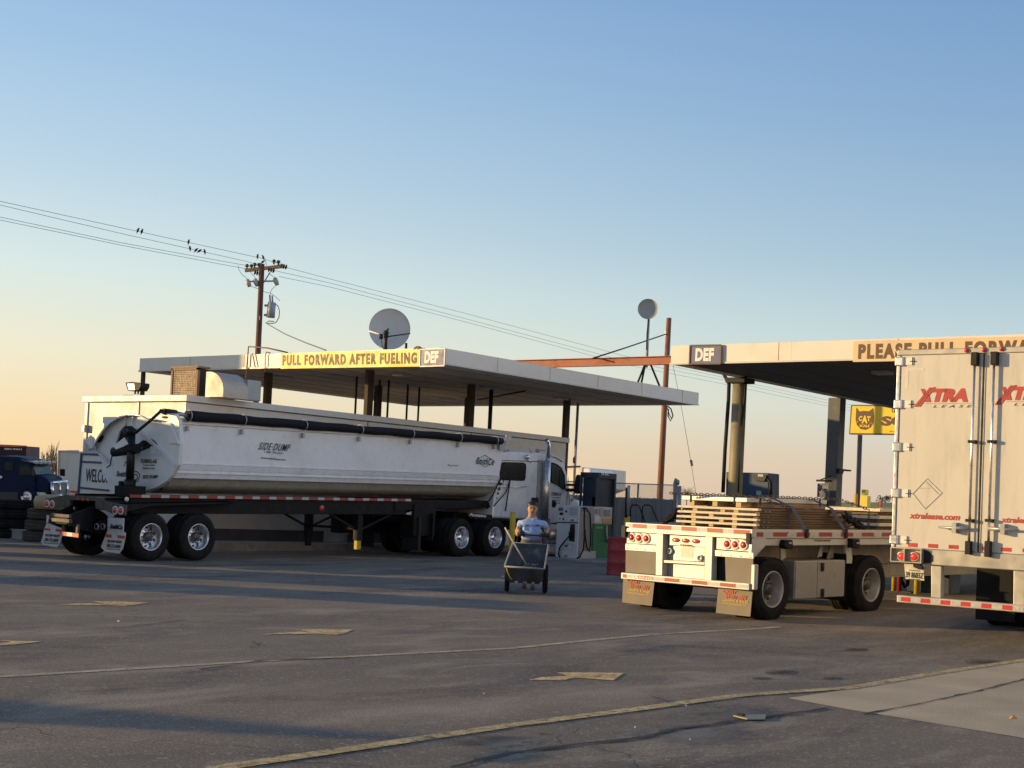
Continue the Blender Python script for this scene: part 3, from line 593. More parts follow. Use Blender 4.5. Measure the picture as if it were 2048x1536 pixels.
# second canopy
G0=hit(1343,691.2,2,K); Gb=hit(1340.6,729,1,G0.y); TH2=K-Gb.z; ZS=K-TH2
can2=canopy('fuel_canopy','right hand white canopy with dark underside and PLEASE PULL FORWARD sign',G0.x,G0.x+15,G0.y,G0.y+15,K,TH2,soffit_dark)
colw=mat('column_cream',(.28,.24,.15),.55,var=.08,dirt=(.2,.17,.12),dsc=3,bump=.1)
p=gh(1466,1100); c2n=-20.55; Y=42.0
for px,top in ((1480,745),(1674,790)):
    q=hit(px,top+20,0,c2n); mb=MB(); mb.cyl((c2n,q.y,.4),(c2n,q.y,ZS),.20 if px<1600 else .0,24) if px<1600 else mb.box(c2n-.2,c2n+.2,q.y-.2,q.y+.2,.4,ZS)
    mb.build('column',colw if px<1600 else mat('column_bluegrey',(.10,.11,.115),.6,var=.2,sc=2,dirt=(.2,.17,.1),dsc=.6,dlo=.5,dhi=.6),can2)  # tan patches on the square column put small sunlit bits into its colour
    if px<1600: cq=q
mb=MB(); mb.box(c2n-.3,c2n+.3,cq.y-.3,cq.y+.3,ZS-.12,ZS+.02); mb.build('capital',steel_dark,can2)
mb=MB(); y_=cq.y
mb.tube([hit(x,y,1,y_-.1) for x,y in ((1447,747),(1458,768),(1457,800),(1450,900),(1446,985))],.055)
mb.tube([hit(x,y,1,y_-.1) for x,y in ((1492,752),(1489,800),(1485,830),(1480,860),(1476,985))],.03)
mb.tube([hit(x,y,1,y_-.1) for x,y in ((1488,752),(1486,800),(1482,826),(1478,850))],.022)
mb.build('conduit',steel_dark,can2,each=True)
ce=thing('security_camera','small camera bracket on the far square canopy column','camera',hit(1690,940,0,c2n+.22))
mb=MB(); mb.plate([(1679,937),(1703,940),(1702,943),(1678,941)],0,c2n+.6,.12); mb.plate([(1679,941),(1688,942),(1686,948),(1678,947)],0,c2n+.6,.12); mb.build('camera_body',steel_dark,ce)
mb=MB(); mb.tube([hit(1679,944,0,c2n+.5),hit(1674,944,0,c2n+.1)],.03); mb.build('bracket',steel_dark,ce,each=True)
hs=thing('hanging_sign','small dark hanging notice beside the far canopy column','sign',hit(1648,975,1,cq.y+4))
ha=cq.y+4.5
mb=MB(); mb.plate([(1635,967),(1658,966),(1657,995),(1634,994)],1,ha,.04); mb.build('panel',mat('dark_sign',(.12,.12,.13),.5),hs)
mb=MB(); mb.tube([hit(1633,961,1,ha),hit(1664,962,1,ha)],.03); mb.tube([hit(1638,961,1,ha),hit(1663,951,1,ha)],.02); mb.build('bracket',steel_dark,hs,each=True)
textpx('lettering','FULL SERVICE',(1637,977),(1656,977),(1637,972),1,ha-.01,galv,None,hs); textpx('lettering','PAY FIRST',(1637,986),(1655,986),(1637,980),1,ha-.01,galv,None,hs)
VB=G0.y-.06
sign('fuel_sign','blue DEF sign near the left end of the right canopy',[(1380.5,691),(1442.5,690),(1441.5,727.5),(1379,728)],'DEF',((1390,722.5),(1427,722),(1391.5,696.5)),sign_blue,sign_white,1,VB,border=(ink_brown,.035),bold=.05,space=1.05)
sign('banner_sign','faded PLEASE PULL FORWARD banner, partly hidden by the box trailer',[(1706.5,682.5),(2120,670.5),(2119,716),(1705.5,724)],'PLEASE PULL FORWARD',((1716,718.5),(2108,711),(1717,688)),sign_faded,ink_brown,1,VB,bold=.055,space=1.26)
# panel joints on fascia
mb=MB()
for px in (1581,): 
    p=hit(px,700,1,G0.y-.004); mb.box(p.x-.01,p.x+.01,G0.y-.004,G0.y,K-TH2,K)
mb.build('fascia_joint',sign_white,can2)
# rusty beam between canopies
BA=40.0
bz=hit(1339,712,1,BA); bb=hit(1339,729,1,BA); bl_=hit(1022,717,1,BA)
bm_=thing('steel_beam','rust red steel beam joining the two canopies','beam',((bl_.x+bz.x)/2,BA,bb.z))
mb=MB(); z0_,z1_=bb.z,bz.z; x0_,x1_=bl_.x,bz.x+1.2
mb.box(x0_,x1_,BA,BA+.02,z0_+.02,z1_-.02); mb.box(x0_,x1_,BA-.08,BA+.1,z1_-.02,z1_); mb.box(x0_,x1_,BA-.08,BA+.1,z0_,z0_+.02); mb.build('flange_beam',rust_beam,bm_)

def seams(can,n0,n1,a0_,a1_,zt_,th,step=2.6):
    k=1
    while n0+k*step<n1:
        x=n0+k*step; mb=MB(); mb.box(x-.006,x+.006,a0_-.003,a0_+.01,zt_-th+.04,zt_-.01); mb.build('fascia_seam',frame_dusty,can); k+=1
    k=1
    while a0_+k*step<a1_:
        y=a0_+k*step; mb=MB(); mb.box(n1-.01,n1+.003,y-.006,y+.006,zt_-th+.04,zt_-.01); mb.build('fascia_seam',frame_dusty,can); k+=1
    for fx_ in (.3,.7):
        for fy in (.2,.5,.8):
            x=n0+(n1-n0)*fx_; y=a0_+(a1_-a0_)*fy; mb=MB(); mb.box(x-.22,x+.22,y-.22,y+.22,zt_-th-.03,zt_-th+.06); mb.build('soffit_light',galv,can,bev=.02)
seams(can1,N0,N1,A0,A1,K,TH); seams(can2,G0.x,G0.x+15,G0.y,G0.y+15,K,TH2,3.1)
# ------------------------------------------------------------------ wheels
def tyre_prof(Rr,w,r0_): # lathe profile (radius, h along axis outward), outer sidewall at h=0, inner at h=-w
    return [(r0_,-.03),(r0_+.015,.0),(r0_+.07,.012),(Rr-.09,.012),(Rr-.035,-.005),(Rr-.008,-.035),(Rr,-.06),(Rr,-.09),(Rr-.012,-.095),(Rr-.012,-.105),(Rr,-.11),(Rr,-.15),(Rr-.012,-.155),(Rr-.012,-.165),(Rr,-.17),(Rr,-w+.06),(Rr-.008,-w+.035),(Rr-.035,-w+.005),(Rr-.09,-w-.01),(r0_+.05,-w-.01),(r0_,-w+.02)]
def lugs(mb,c,ax,Rr,w,n=64):
    ax=Vector(ax).normalized(); p=ax.cross(Vector((0,0,1))).normalized(); q=ax.cross(p)
    for k in range(n):
        t=2*math.pi*k/n; d=p*math.cos(t)+q*math.sin(t); e=-p*math.sin(t)+q*math.cos(t); P=Vector(c)+d*(Rr+.004)
        for h in (-.055,-w+.055): mb.beam(P+ax*(h+.035)-d*.004,P+ax*(h-.035)-d*.004,.022,.014,d)
def wheel(parent,c,s,Rr=.52,style='alu',w=.28,dual=True,rimm=None,r_rim=.29):
    """c = centre of the outer sidewall, s=+1/-1 outward direction along local x"""
    ax=Vector((s,0,0)); c=Vector(c)
    mb=MB(False); mb.lathe(c,ax,tyre_prof(Rr,w,r_rim),48); lugs(mb,c,ax,Rr,w)
    if dual: mb.lathe(c-ax*(w+.06),ax,tyre_prof(Rr,w,r_rim),40)
    # raised sidewall rings
    mb.lathe(c,ax,[(Rr-.1,.012),(Rr-.098,.017),(Rr-.092,.017),(Rr-.09,.012)],40)
    t=mb.build('wheel',rubber,parent)
    rimm=rimm or alu
    mb=MB(False); dd=-.19 if style!='front' else .03
    mb.lathe(c,ax,[(r_rim+.008,-.03),(r_rim+.012,.006),(r_rim+.002,.014),(r_rim-.012,.008),(r_rim-.02,-.02),(r_rim-.035,-.05),(r_rim-.045,dd+.02),(r_rim-.06,dd),(r_rim-.075,dd-.0),(r_rim-.1,dd+.03),(.12,dd+.05),(.11,dd+.052)],48)
    rim=mb.build('rim',rimm,t)
    mb=MB(False)
    for k in range(10):
        a=2*math.pi*k/10+.3; P=c+Vector((0,math.cos(a),math.sin(a)))*(r_rim-.092); mb.cyl(P+ax*(dd-.02),P+ax*(dd+.032),.027,12)
    mb.build('hand_hole',black_hole,t)
    mb=MB(False)
    for k in range(10):
        a=2*math.pi*k/10; P=c+Vector((0,math.cos(a),math.sin(a)))*.142; mb.cyl(P+ax*(dd+.03),P+ax*(dd+.085),.015,6)
    mb.lathe(c,ax,[(.115,dd+.04),(.112,dd+.07),(.095,dd+.08),(.09,dd+.13),(.06,dd+.14),(.0,dd+.145)],20)
    mb.build('hub',chrome if style=='chrome' else hubm,t)
    return t
# ------------------------------------------------------------------ side dump trailer
TP=.0235
SD=thing('side_dump_trailer','white side dump semi trailer with black frame and rolled black tarp','trailer',(-27.3,20.0,0),rx=TP)
def q(x,y,ax,val): return hit(x,y,ax,val,SD)
NS=1.3   # near side plane (local x)
# tub hull
def zt_(y): return q(350,838,0,NS).z+(q(1010,883,0,NS).z-q(350,838,0,NS).z)*(y-q(350,838,0,NS).y)/(q(1010,883,0,NS).y-q(350,838,0,NS).y)
r0_=q(350,838,0,NS);r1_=q(1012,884,0,NS);cr0=q(350,924,0,NS);cr1=q(990,961,0,NS)
y0=r0_.y;y1=r1_.y;zr=(r0_.z+r1_.z)/2;zc=(cr0.z+cr1.z)/2;zbm=q(345,988,0,.9).z
def ring(y,inset=0,zlow=None):
    zl=zbm if zlow is None else zlow
    P=[(NS-.03,zr+.06),(NS+.01,zr+.06),(NS+.01,zr-.08),(NS-.04,zr-.1),(NS-.02,zc+.06),(NS-.01,zc+.02),(NS-.03,zc-.06),(NS-.07,zc-.10),(NS-.02,zc-.14),(NS-.05,zc-.26),(NS-.14,zc-.3),(NS-.30,(zc-.3+zl)/2),(NS-.55,zl+.1),(NS-.85,zl)]
    P=P+[(-x,z) for x,z in P[::-1]]
    return [Vector((x,y,z)) for x,z in P]
mb=MB(False)
yb=q(958,1003,0,.6).y
rings=[ring(y0+.02),ring(yb-.2)]
# front end slopes: lower points further back
def ringslope(t):
    out=[]
    for p in ring(0):
        k=(p.z-zbm)/(zc-zbm) if p.z<zc else 1
        yy=yb+(y1-.25-yb)*min(max(k,0),1) if p.z<zc else (y1-.25)+(p.z-zc)/(zr-zc)*.25
        out.append(Vector((p.x,yb-.2+(yy-(yb-.2))*t,p.z)))
    return out
rings.append(ringslope(1)); mb.loft(rings,closed=True,smooth=False,cap=True)
tub=mb.build('tub',tub_paint,SD)
# lower half browner underside: separate skin 3mm proud following the rounded belly
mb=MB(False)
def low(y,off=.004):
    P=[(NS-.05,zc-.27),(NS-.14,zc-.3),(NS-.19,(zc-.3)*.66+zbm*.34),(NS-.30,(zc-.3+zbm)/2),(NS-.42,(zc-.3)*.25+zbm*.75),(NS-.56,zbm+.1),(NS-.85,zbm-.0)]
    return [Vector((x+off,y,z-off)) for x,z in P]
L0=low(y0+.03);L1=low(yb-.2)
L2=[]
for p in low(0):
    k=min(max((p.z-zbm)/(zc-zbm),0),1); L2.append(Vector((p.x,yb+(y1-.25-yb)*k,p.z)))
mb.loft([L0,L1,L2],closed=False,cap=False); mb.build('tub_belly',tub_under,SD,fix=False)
# thin reinforcing lines
mb=MB(False)
for z_ in (zc+.06,zc-.14): mb.box(NS-.012,NS+.012,y0,y1-.3,z_-.015,z_+.015)
mb.build('side_crease',tub_paint,SD,bev=.004)
# tarp roll
ta=q(374,831,0,NS+.05);tb=q(1003,882,0,NS+.05); tr=.108
mb=MB(False); N=60; pts=[];rs=[]
for i in range(N+1):
    t=i/N; P=ta.lerp(tb,t); P.z+= -.015*math.sin(t*40)*.4; pts.append(P); rs.append(tr*(1+.05*math.sin(t*61)+.04*math.sin(t*23))*(1.08-.2*t if t<.6 else .96))
mb.tube(pts,rs,14); mb.build('tarp_roll',tarp_black,SD)
mb=MB(False)
for px,py in ((377,838),(486,850),(608,862),(720,868),(822,874),(918,880),(990,886)):
    P=q(px,py-6,0,NS+.05); mb.lathe((NS+.05,P.y,ta.z+(tb.z-ta.z)*(P.y-ta.y)/(tb.y-ta.y)),(0,1,0),[(.122,-.012),(.132,-.012),(.132,.012),(.122,.012)],18)
    mb.box(NS+.0,NS+.06,P.y-.03,P.y+.03,zr-.24,zr-.12)
mb.build('tarp_strap',galv,SD,each=True)
# tarp arm rear
ar=mat('arm_steel',(.30,.30,.31),.4,metal=.6,var=.1)
mb=MB(False); j=q(322,822,1,.6)
mb.tube([q(272,865,1,.35),q(300,842,1,.45),j],.035); mb.build('tarp_arm',steel_dark,SD)
mb=MB(False); mb.tube([q(326,823,0,NS+.03),q(352,826,0,NS+.05)],.07,12); mb.tube([j,q(326,823,0,NS+.03)],.045,10); mb.build('tarp_motor',steel_dark,SD)
mb=MB(False); mb.tube([q(350,826,0,NS+.05),ta],.05,12); mb.tube([q(345,839,0,NS+.05),q(378,842,0,NS+.05)],.025); mb.build('tarp_shaft',galv,SD)
mb=MB(False); mb.tube([q(1000,881,0,NS+.05),q(1008,881,0,NS+.05)],.08,12); mb.beam(q(1008,879,0,NS+.05),q(1022,876,0,NS-.1),.03,.12); mb.beam(q(1014,872,0,NS),q(1010,890,0,NS),.03,.10); mb.box(NS+.02,NS+.08,q(996,886,0,NS).y,q(1008,886,0,NS).y,zr-.25,zr-.1); mb.build('tarp_front_bracket',galv,SD,each=True)
# rear bulkhead plate
BY=.86  # local y of the plate
plate_paint=mat('bulkhead_paint',(.74,.73,.70),.35,var=.05,dirt=(.5,.45,.38),dsc=2.5,dlo=.55,dhi=.9)
out=[(184,896),(196,875),(209,856),(220,845),(233,837),(252,829),(267,828.5),(282,832),(297,840),(309,838),(327,826),(350,827),(358,842),(360,886),(356,930),(349,941),(343,952),(332,963),(312,975),(290,983),(270,986),(254,985),(240,975),(228,966),(224,948),(216,924),(203,912)]
mb=MB(False); mb.plate(out,1,BY,.10,SD); mb.world=False; pl=mb.build('bulkhead',plate_paint,SD,bev=.01)
# raised rim and ribs on the plate
def pp(l,y=BY-.0): return [q(a,b,1,y) for a,b in l]
mb=MB(False)
mb.tube(pp([(184,896),(196,875),(209,856),(220,845),(233,837),(252,829),(267,828.5),(282,832),(297,840)],BY-.10),.022,6)
mb.tube(pp([(184,896),(203,912),(216,924)],BY-.10),.022,6)
for A,B in (((252,829),(251,850)),((267,829),(266,850)),((251,850),(240,862)),((266,850),(275,858)),((240,862),(233,885)),((263,905),(276,905)),((304,893),(305,908)),((276,858),(312,890)),((312,890),(350,930))): mb.beam(q(*A,1,BY-.03),q(*B,1,BY-.03),.03,.06,(0,1,0))
mb.build('stiffener',plate_paint,SD,each=True)
mb=MB(False) # recessed hood side walls (the domed end is hollow): rim depth band
A_=pp([(184,896),(196,875),(209,856),(220,845),(233,837),(252,829),(267,828.5),(282,832),(297,840),(312,838)],BY-.16); B_=pp([(184,896),(196,875),(209,856),(220,845),(233,837),(252,829),(267,828.5),(282,832),(297,840),(312,838)],BY+.02)
mb.add(A_+B_,[(i,i+1,len(A_)+i+1,len(A_)+i) for i in range(len(A_)-1)]); mb.build('hood_rim',plate_paint,SD,solid=.015)
dk=[[(251,852),(266,852),(273,862),(262,885),(236,892),(234,884),(240,864)],[(270,905),(284,897),(291,881),(305,892),(290,899)]]
for d_ in dk:
    mb=MB(False); mb.plate(d_,1,BY-.012,.01,SD); mb.build('opening',black_hole,SD)
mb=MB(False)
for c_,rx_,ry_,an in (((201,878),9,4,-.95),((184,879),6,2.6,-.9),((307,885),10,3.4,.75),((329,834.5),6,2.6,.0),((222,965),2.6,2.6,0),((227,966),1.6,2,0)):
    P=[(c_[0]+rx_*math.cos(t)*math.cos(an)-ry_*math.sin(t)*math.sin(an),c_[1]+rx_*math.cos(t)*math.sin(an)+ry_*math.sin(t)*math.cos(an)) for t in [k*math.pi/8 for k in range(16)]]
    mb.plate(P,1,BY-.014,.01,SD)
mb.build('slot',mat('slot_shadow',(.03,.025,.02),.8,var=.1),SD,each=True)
mb=MB(False)
mb.plate([(323,844),(340,846),(350,868),(357,888),(339,887),(334,873),(322,860)],1,BY-.05,.05,SD); mb.build('gusset',plate_paint,SD,bev=.006)
mb=MB(False); mb.plate([(176,886),(184,884),(189,897),(181,897)],1,BY-.12,.06,SD); mb.plate([(170,884),(180,870),(188,878),(180,893)],1,BY-.08,.04,SD); mb.build('ear_plate',plate_paint,SD,bev=.006,each=True)
mb=MB(False); mb.plate([(218,968),(218,955),(224,945),(224,925),(240,908),(254,905),(254,975),(243,976),(232,973)],1,BY-.16,.03,SD); mb.build('pivot_plate',plate_paint,SD,bev=.006)
# lift cylinder
mb=MB(False); cyl_y=BY-.42
pA=q(263,868,1,cyl_y);pB=q(259.5,968,1,cyl_y); mb.tube([pA,pB],.088,18); mb.tube([pA,pA+Vector((0,0,.12))],.11,16); mb.tube([pB+Vector((0,0,.1)),pB-Vector((0,0,.12))],.13,16); mb.build('lift_cylinder',mat('cylinder_black',(.010,.010,.011),.4,spec=.3,var=.2,dirt=(.03,.026,.022),dsc=4,dlo=.55,dhi=.8),SD)
mb=MB(False); mb.tube([q(228,904,1,cyl_y),q(275,897,1,cyl_y)],.11,10); mb.tube([q(272,898,1,cyl_y),q(288,885,1,BY-.1)],.06,8); mb.tube([q(258,870,1,cyl_y-.05),q(250,862,1,cyl_y)],.07); mb.build('trunnion',black_frame,SD)
mb=MB(False); mb.plate([(226,893),(248,875),(255,888),(247,893),(232,899)],1,cyl_y-.12,.03,SD); mb.build('lever_plate',plate_paint,SD,bev=.004)
mb=MB(False)
for off in (0,.03): mb.tube([q(268,944,1,cyl_y-.1),q(274,943-off*20,1,cyl_y-.1),q(280,950,1,cyl_y-.1),q(276,962,1,cyl_y-.1),q(264,969,1,cyl_y-.1)] if off==0 else [q(268,950,1,cyl_y-.1),q(273,949,1,cyl_y-.1),q(275.5,955,1,cyl_y-.1),q(270,964,1,cyl_y-.1)],.012)
mb.tube([q(226,905,1,BY-.2),q(222,920,1,BY-.2),q(221,930,1,BY-.2),q(214,935,1,BY-.2)],.015)
mb.tube([q(184,897,1,BY-.2),q(177,899,1,BY-.2),q(180,902,1,BY-.2),q(188,898,1,BY-.2)],.008)
mb.build('hose',steel_dark,SD,each=True)
mb=MB(False); a=q(250,975,1,cyl_y); mb.box(a.x-.1,a.x+.4,cyl_y-.2,cyl_y+.25,1.4,1.62); mb.box(a.x-.1,a.x+.0,cyl_y-.1,cyl_y+.15,1.5,1.72); mb.build('cylinder_foot',black_frame,SD)
# decals on plate
def dt(s,bl,br,tl,m=ink,y=BY-.012,**k): return textpx('decal',s,bl,br,tl,1,y,m,SD,**k)
dt('SIDE DUMP',(284,957),(315,957),(285,950),bold=.02,shear=.25)
dt('FLEMING-AG',(281.5,926),(313,927),(282,917.5),mat('grey_ink',(.12,.12,.14),.5),bold=.03); dt('Transportation',(285,932),(310,932.5),(285.2,928),MATS['grey_ink'],bold=.02); dt('Madera, CA',(285,938.5),(309,939),(285.4,934),MATS['grey_ink'],bold=.02)
dt('Smith',(232,952.5),(252,954),(233,942),mat('grey_ink2',(.06,.05,.05),.5),y=BY-.17,bold=.03,shear=.2); dt('7',(246,933),(251,933),(249,923),MATS['grey_ink2'],y=BY-.17,bold=.03,shear=.2)
# side lettering
XS=NS+.006
def ds(s,bl,br,tl,m=ink,**k): return textpx('decal',s,bl,br,tl,0,NS+.006-.024 if 0 else NS-.008,m,SD,**k)
ds('SIDE·DUMP',(517,899),(578,903),(521,884.5),bold=.005,shear=.2,space=1.2); ds('1 888 776 8301',(528,905),(566,909),(529,901),MATS['grey_ink'],bold=.0,shear=.2); ds('www.sidedump.com',(521,918),(571,922.5),(522,913),bold=.01)
ds('SmithCo',(953,928),(987,931),(955,914),bold=.015,shear=.12,space=1.2)
mb=MB(False)
D=[q(x,y,0,NS-.008) for x,y in ((952,921.5),(970.5,910),(990,923),(970,934))]
for i in range(4): mb.beam(D[i],D[(i+1)%4],.006,.012)
mb.build('decal_diamond',MATS['grey_ink'],SD)
mb=MB(False); mb.tube([q(x,y,0,NS+.0) for x,y in ((896,929),(902,931.5),(908,930.5),(917,931))],.008,6); mb.build('scratch',MATS['grey_ink'],SD)
# chassis
fr=q(430,1035,0,.95); zf0=1.04-.02; zf1=1.40
mb=MB(False); XF=1.02
mb.box(XF-.14,XF,.3,9.2,zf0,zf1); mb.box(-XF,-XF+.14,.3,9.2,zf0,zf1)
for yy in (.4,1.6,3.2,4.8,6.4,8.0,9.0): mb.box(-XF+.14,XF-.14,yy,yy+.12,zf0+.08,zf1-.06)
mb.box(-XF,XF,8.9,12.6,1.28,1.42)
mb.build('chassis',black_frame,SD,bev=.01)
# gooseneck towards the tractor, slim
mb=MB(False); e0=q(790,1006,0,1.05);e1=q(1000,1022,0,1.05)
mb.prism([Vector((1.05,e0.y,1.44)),Vector((1.05,e0.y,1.10)),Vector((1.05,e0.y+1.2,1.18)),Vector((1.05,e1.y,1.24)),Vector((1.05,e1.y,1.36))],(-2.1,0,0)); mb.build('gooseneck',black_frame,SD,bev=.01)
mb=MB(False); mb.box(XF-.02,XF+.06,.35,8.9,zf1+.0,zf1+.03); mb.build('side_rail',black_frame,SD)
# conspicuity tape
t0=q(260,990,0,XF+.065);t1=q(822,1008,0,XF+.065); zt0=zf1-.005
mb=MB(False); L_=t1.y-t0.y; mb.box(XF+.06,XF+.066,t0.y,t1.y,zt0-.02,zt0+.045); mb.build('reflective_tape',tape_mat('tape_side_dump',1,L_/17,.58,-t0.y+L_*3),SD)
# holes in frame
mb=MB(False)
for px in (570,605,643,668,693,719,738,757):
    P=q(px,1018,0,XF); mb.cyl((XF-.01,P.y,1.2),(XF+.006,P.y,1.2),.055,12)
mb.build('frame_hole',black_hole,SD,each=True)
mb=MB(False)
P=q(643,1016,0,XF); mb.lathe((XF+.004,P.y,P.z),(1,0,0),[(.0,.02),(.07,.02),(.075,0)],16); mb.build('side_marker',lens_red,SD)
# rear frame box
RY=-.3
mb=MB(False)
mb.plate([(130.5,990),(205.5,995.5),(206.5,1021),(190,1018),(190,1002),(140,1000),(139,1014),(130,1013)],1,RY,.08,SD)
mb.plate([(89.5,998),(130,989.5),(129.5,1014),(104,1017),(88.5,1015.5)],1,RY,.05,SD)
mb.plate([(207,1001.5),(251.5,1010.5),(249.5,1031),(226,1028),(206.5,1020)],1,RY,.05,SD)
mb.build('rear_crossmember',frame_dusty,SD,bev=.008)
a=q(130.5,990,1,RY);b=q(205.5,995.5,1,RY)
mb=MB(False); mb.box(a.x-.02,b.x+.02,RY+.08,RY+.9,a.z-.06,a.z-.02); mb.box(a.x-.02,a.x+.06,RY+.05,BY-.1,a.z-.26,a.z); mb.box(b.x-.06,b.x+.02,RY+.05,BY-.1,b.z-.26,b.z); mb.box(a.x,b.x,BY-.2,BY-.1,a.z-.2,a.z-.01)
mb.build('rear_deck',black_frame,SD,bev=.006)
# fender deck over the wheels (near and far)
zw=q(340,1000,0,NS).z
for s_ in (1,-1):
    mb=MB(False); xs_=[(s_*(NS+.0),RY+.06),(s_*(NS+.0),3.0),(s_*(XF+.02),3.3),(s_*(XF+.02),RY+.06)]
    mb.prism([Vector((x,y,zw-.10 if y<2.9 else zw-.03)) for x,y in xs_],(0,0,.035))
    mb.prism([Vector((s_*NS,RY+.06,zw-.3)),Vector((s_*NS,RY+.06,zw-.07)),Vector((s_*NS,2.9,zw-.0)),Vector((s_*NS,2.7,zw-.07)),Vector((s_*NS,.6,zw-.14))],(-s_*.02,0,0))
    mb.build('wing',black_frame,SD,bev=.004)
def lamp(c,n_,r_,m_=lens_red,ring=sign_white,nm='tail_light'):
    o=None
    mb=MB(False); mb.lathe(c,n_,[(0,.03),(r_*.7,.025),(r_*.8,.0)],20); o=mb.build(nm,m_,SD)
    if ring: mb=MB(False); mb.lathe(c,n_,[(r_*.8,.012),(r_,.014),(r_*1.04,0)],20); mb.build('lamp_ring',ring,o)
    return o
for px,py in ((94.3,1007),(104.5,1008.3),(230.5,1020.3),(242,1021)): lamp(q(px,py,1,RY-.005),(0,-1,0),.085)
for px,py in ((156.8,998.3),(166.6,999),(176.8,1000)): lamp(q(px,py,1,RY-.005),(0,-1,0),.04,ring=None,nm='marker_light')
lamp(q(253,998.5,0,XF+.2),(1,0,0),.065,lens_clear,None,'side_reflector')
# push block / hitch
mb=MB(False); HY_=RY-.95
for l in ([(138,1028),(196,1010)],): pass
p1=q(187,1011,1,RY);p2=q(146,1009,1,RY);f1=q(137,1030,1,HY_);f2=q(101,1027,1,HY_)
for A,B in ((p1,f1),(p2,f2)): mb.prism([A,B,B-Vector((0,0,.22)),A-Vector((0,0,.6))],(.03,0,0))
mb.box(f2.x,f1.x,HY_-.03,HY_+.02,f1.z-.2,f1.z-.0); mb.build('hitch_frame',black_frame,SD,bev=.005)
mb=MB(False); mb.plate([(100,1026),(138.5,1029.5),(138,1036),(100.5,1033)],1,HY_-.05,.06,SD); mb.plate([(101,1035),(138.5,1038.5),(138,1046.5),(102,1043)],1,HY_-.09,.08,SD); mb.build('push_block',frame_dusty,SD,bev=.01)
mb=MB(False); mb.plate([(124.2,1045),(128,1045.5),(127,1064),(123.5,1063)],1,HY_+.1,.05,SD); mb.plate([(152,1048),(155.5,1048.5),(154.5,1068),(151,1067)],1,HY_+.1,.05,SD); mb.build('guard_post',frame_dusty,SD,each=True)
mb=MB(False); mb.plate([(120,1062.5),(157.5,1066.5),(157,1075.5),(120.3,1071)],1,HY_+.06,.06,SD); mb.build('rear_guard',black_frame,SD)
mb=MB(False); mb.plate([(120.3,1063),(132.5,1064.3),(132.5,1071.8),(120.6,1070.5)],1,HY_+.055,.004,SD); mb.plate([(145,1065.6),(157,1067),(156.7,1075),(145,1073.6)],1,HY_+.055,.004,SD); mb.build('reflective_tape_red',tape_red,SD,each=True)
mb=MB(False); mb.plate([(133,1064.3),(144.6,1065.6),(144.6,1073.3),(133,1071.8)],1,HY_+.055,.004,SD); mb.build('reflective_tape_white',tape_white,SD)
# mud flaps
FY=RY+.12
def flap(px,tape,lab):
    mb=MB(False); mb.plate(px,1,FY,.015,SD); f=mb.build('mud_flap',flap_white,SD,bev=.004,label=lab,each=True)
    mr_=MB(False)
    for t_ in tape: mr_.plate(t_,1,FY-.008,.006,SD)
    mr_.build('reflective_tape_red',tape_red,f,each=True); return f
f1_=flap([(215,1035),(248,1036.5),(246.5,1063),(251.5,1066),(249,1080),(245,1098),(238,1107),(210,1103),(201.5,1094),(207,1080),(211.5,1068),(214.5,1062)],[[(211.5,1068),(223,1069.5),(223,1075.5),(210.5,1074)],[(235,1070),(250,1072),(249,1078),(235,1076)]],'right mud flap behind the near wheels')
f2_=flap([(93,1030),(118,1034),(121,1050),(123,1061),(126,1065),(120,1085),(114,1095),(86,1090),(81.5,1084),(86,1070),(88.5,1056),(92,1050)],[[(88.5,1055.5),(100,1057),(100,1061.5),(88,1060)],[(111,1057.5),(122,1059),(122,1064),(111,1062.5)]],'left mud flap beside the push block')
for ox,oy,ff in ((0,0,f1_),(-124,-12,f2_)):
    for s,bl,br,tl,bo in (('SmithCo',(219,1057),(244,1059.5),(221,1047.5),.05),('SIDE DUMP TRAILERS',(214,1084.5),(242.5,1086.5),(214.8,1079.5),.02),('800-776-8009',(213,1094.5),(240,1097),(214,1087.5),.01),('www.sidedump.com',(211,1099),(239.5,1101),(211.7,1096),.01)):
        if ox and 'Smith' in s: bl,br,tl=(219,1059),(244,1060),(221,1049)
        a_=hit(bl[0]+ox,bl[1]+oy,1,FY-.01,SD);b_=hit(br[0]+ox,br[1]+oy,1,FY-.01,SD);c_=hit(tl[0]+ox,tl[1]+oy,1,FY-.01,SD)
        text('decal',s,a_,b_-a_,c_-a_,ink,ff,bold=bo,shear=.2 if bo>.01 else 0,world=False)
# hydraulic fittings
mb=MB(False)
for px in (194,206.5):
    P=q(px,1053,1,RY+.2); mb.lathe(P,(0,-1,0),[(.05,.02),(.07,.03),(.075,0)],16)
mb.build('coupling',galv,SD,each=True)
mb=MB(False); P=q(200,1053,1,RY+.3); mb.cyl(P,P+Vector((0,.5,0)),.13,16); mb.build('air_tank',black_frame,SD)
# axles and wheels
zA=.55-.6*TP
for px in (302,397):
    P=q(px,1074,0,NS); mb=MB(False); mb.cyl((-NS+.3,P.y,P.z),(NS-.3,P.y,P.z),.07,12); mb.box(-.5,.5,P.y-.2,P.y+.2,P.z,1.1) if 0 else None; mb.build('axle',black_frame,SD)
    wheel(SD,(NS,P.y,P.z),1); wheel(SD,(-NS,P.y,P.z),-1)
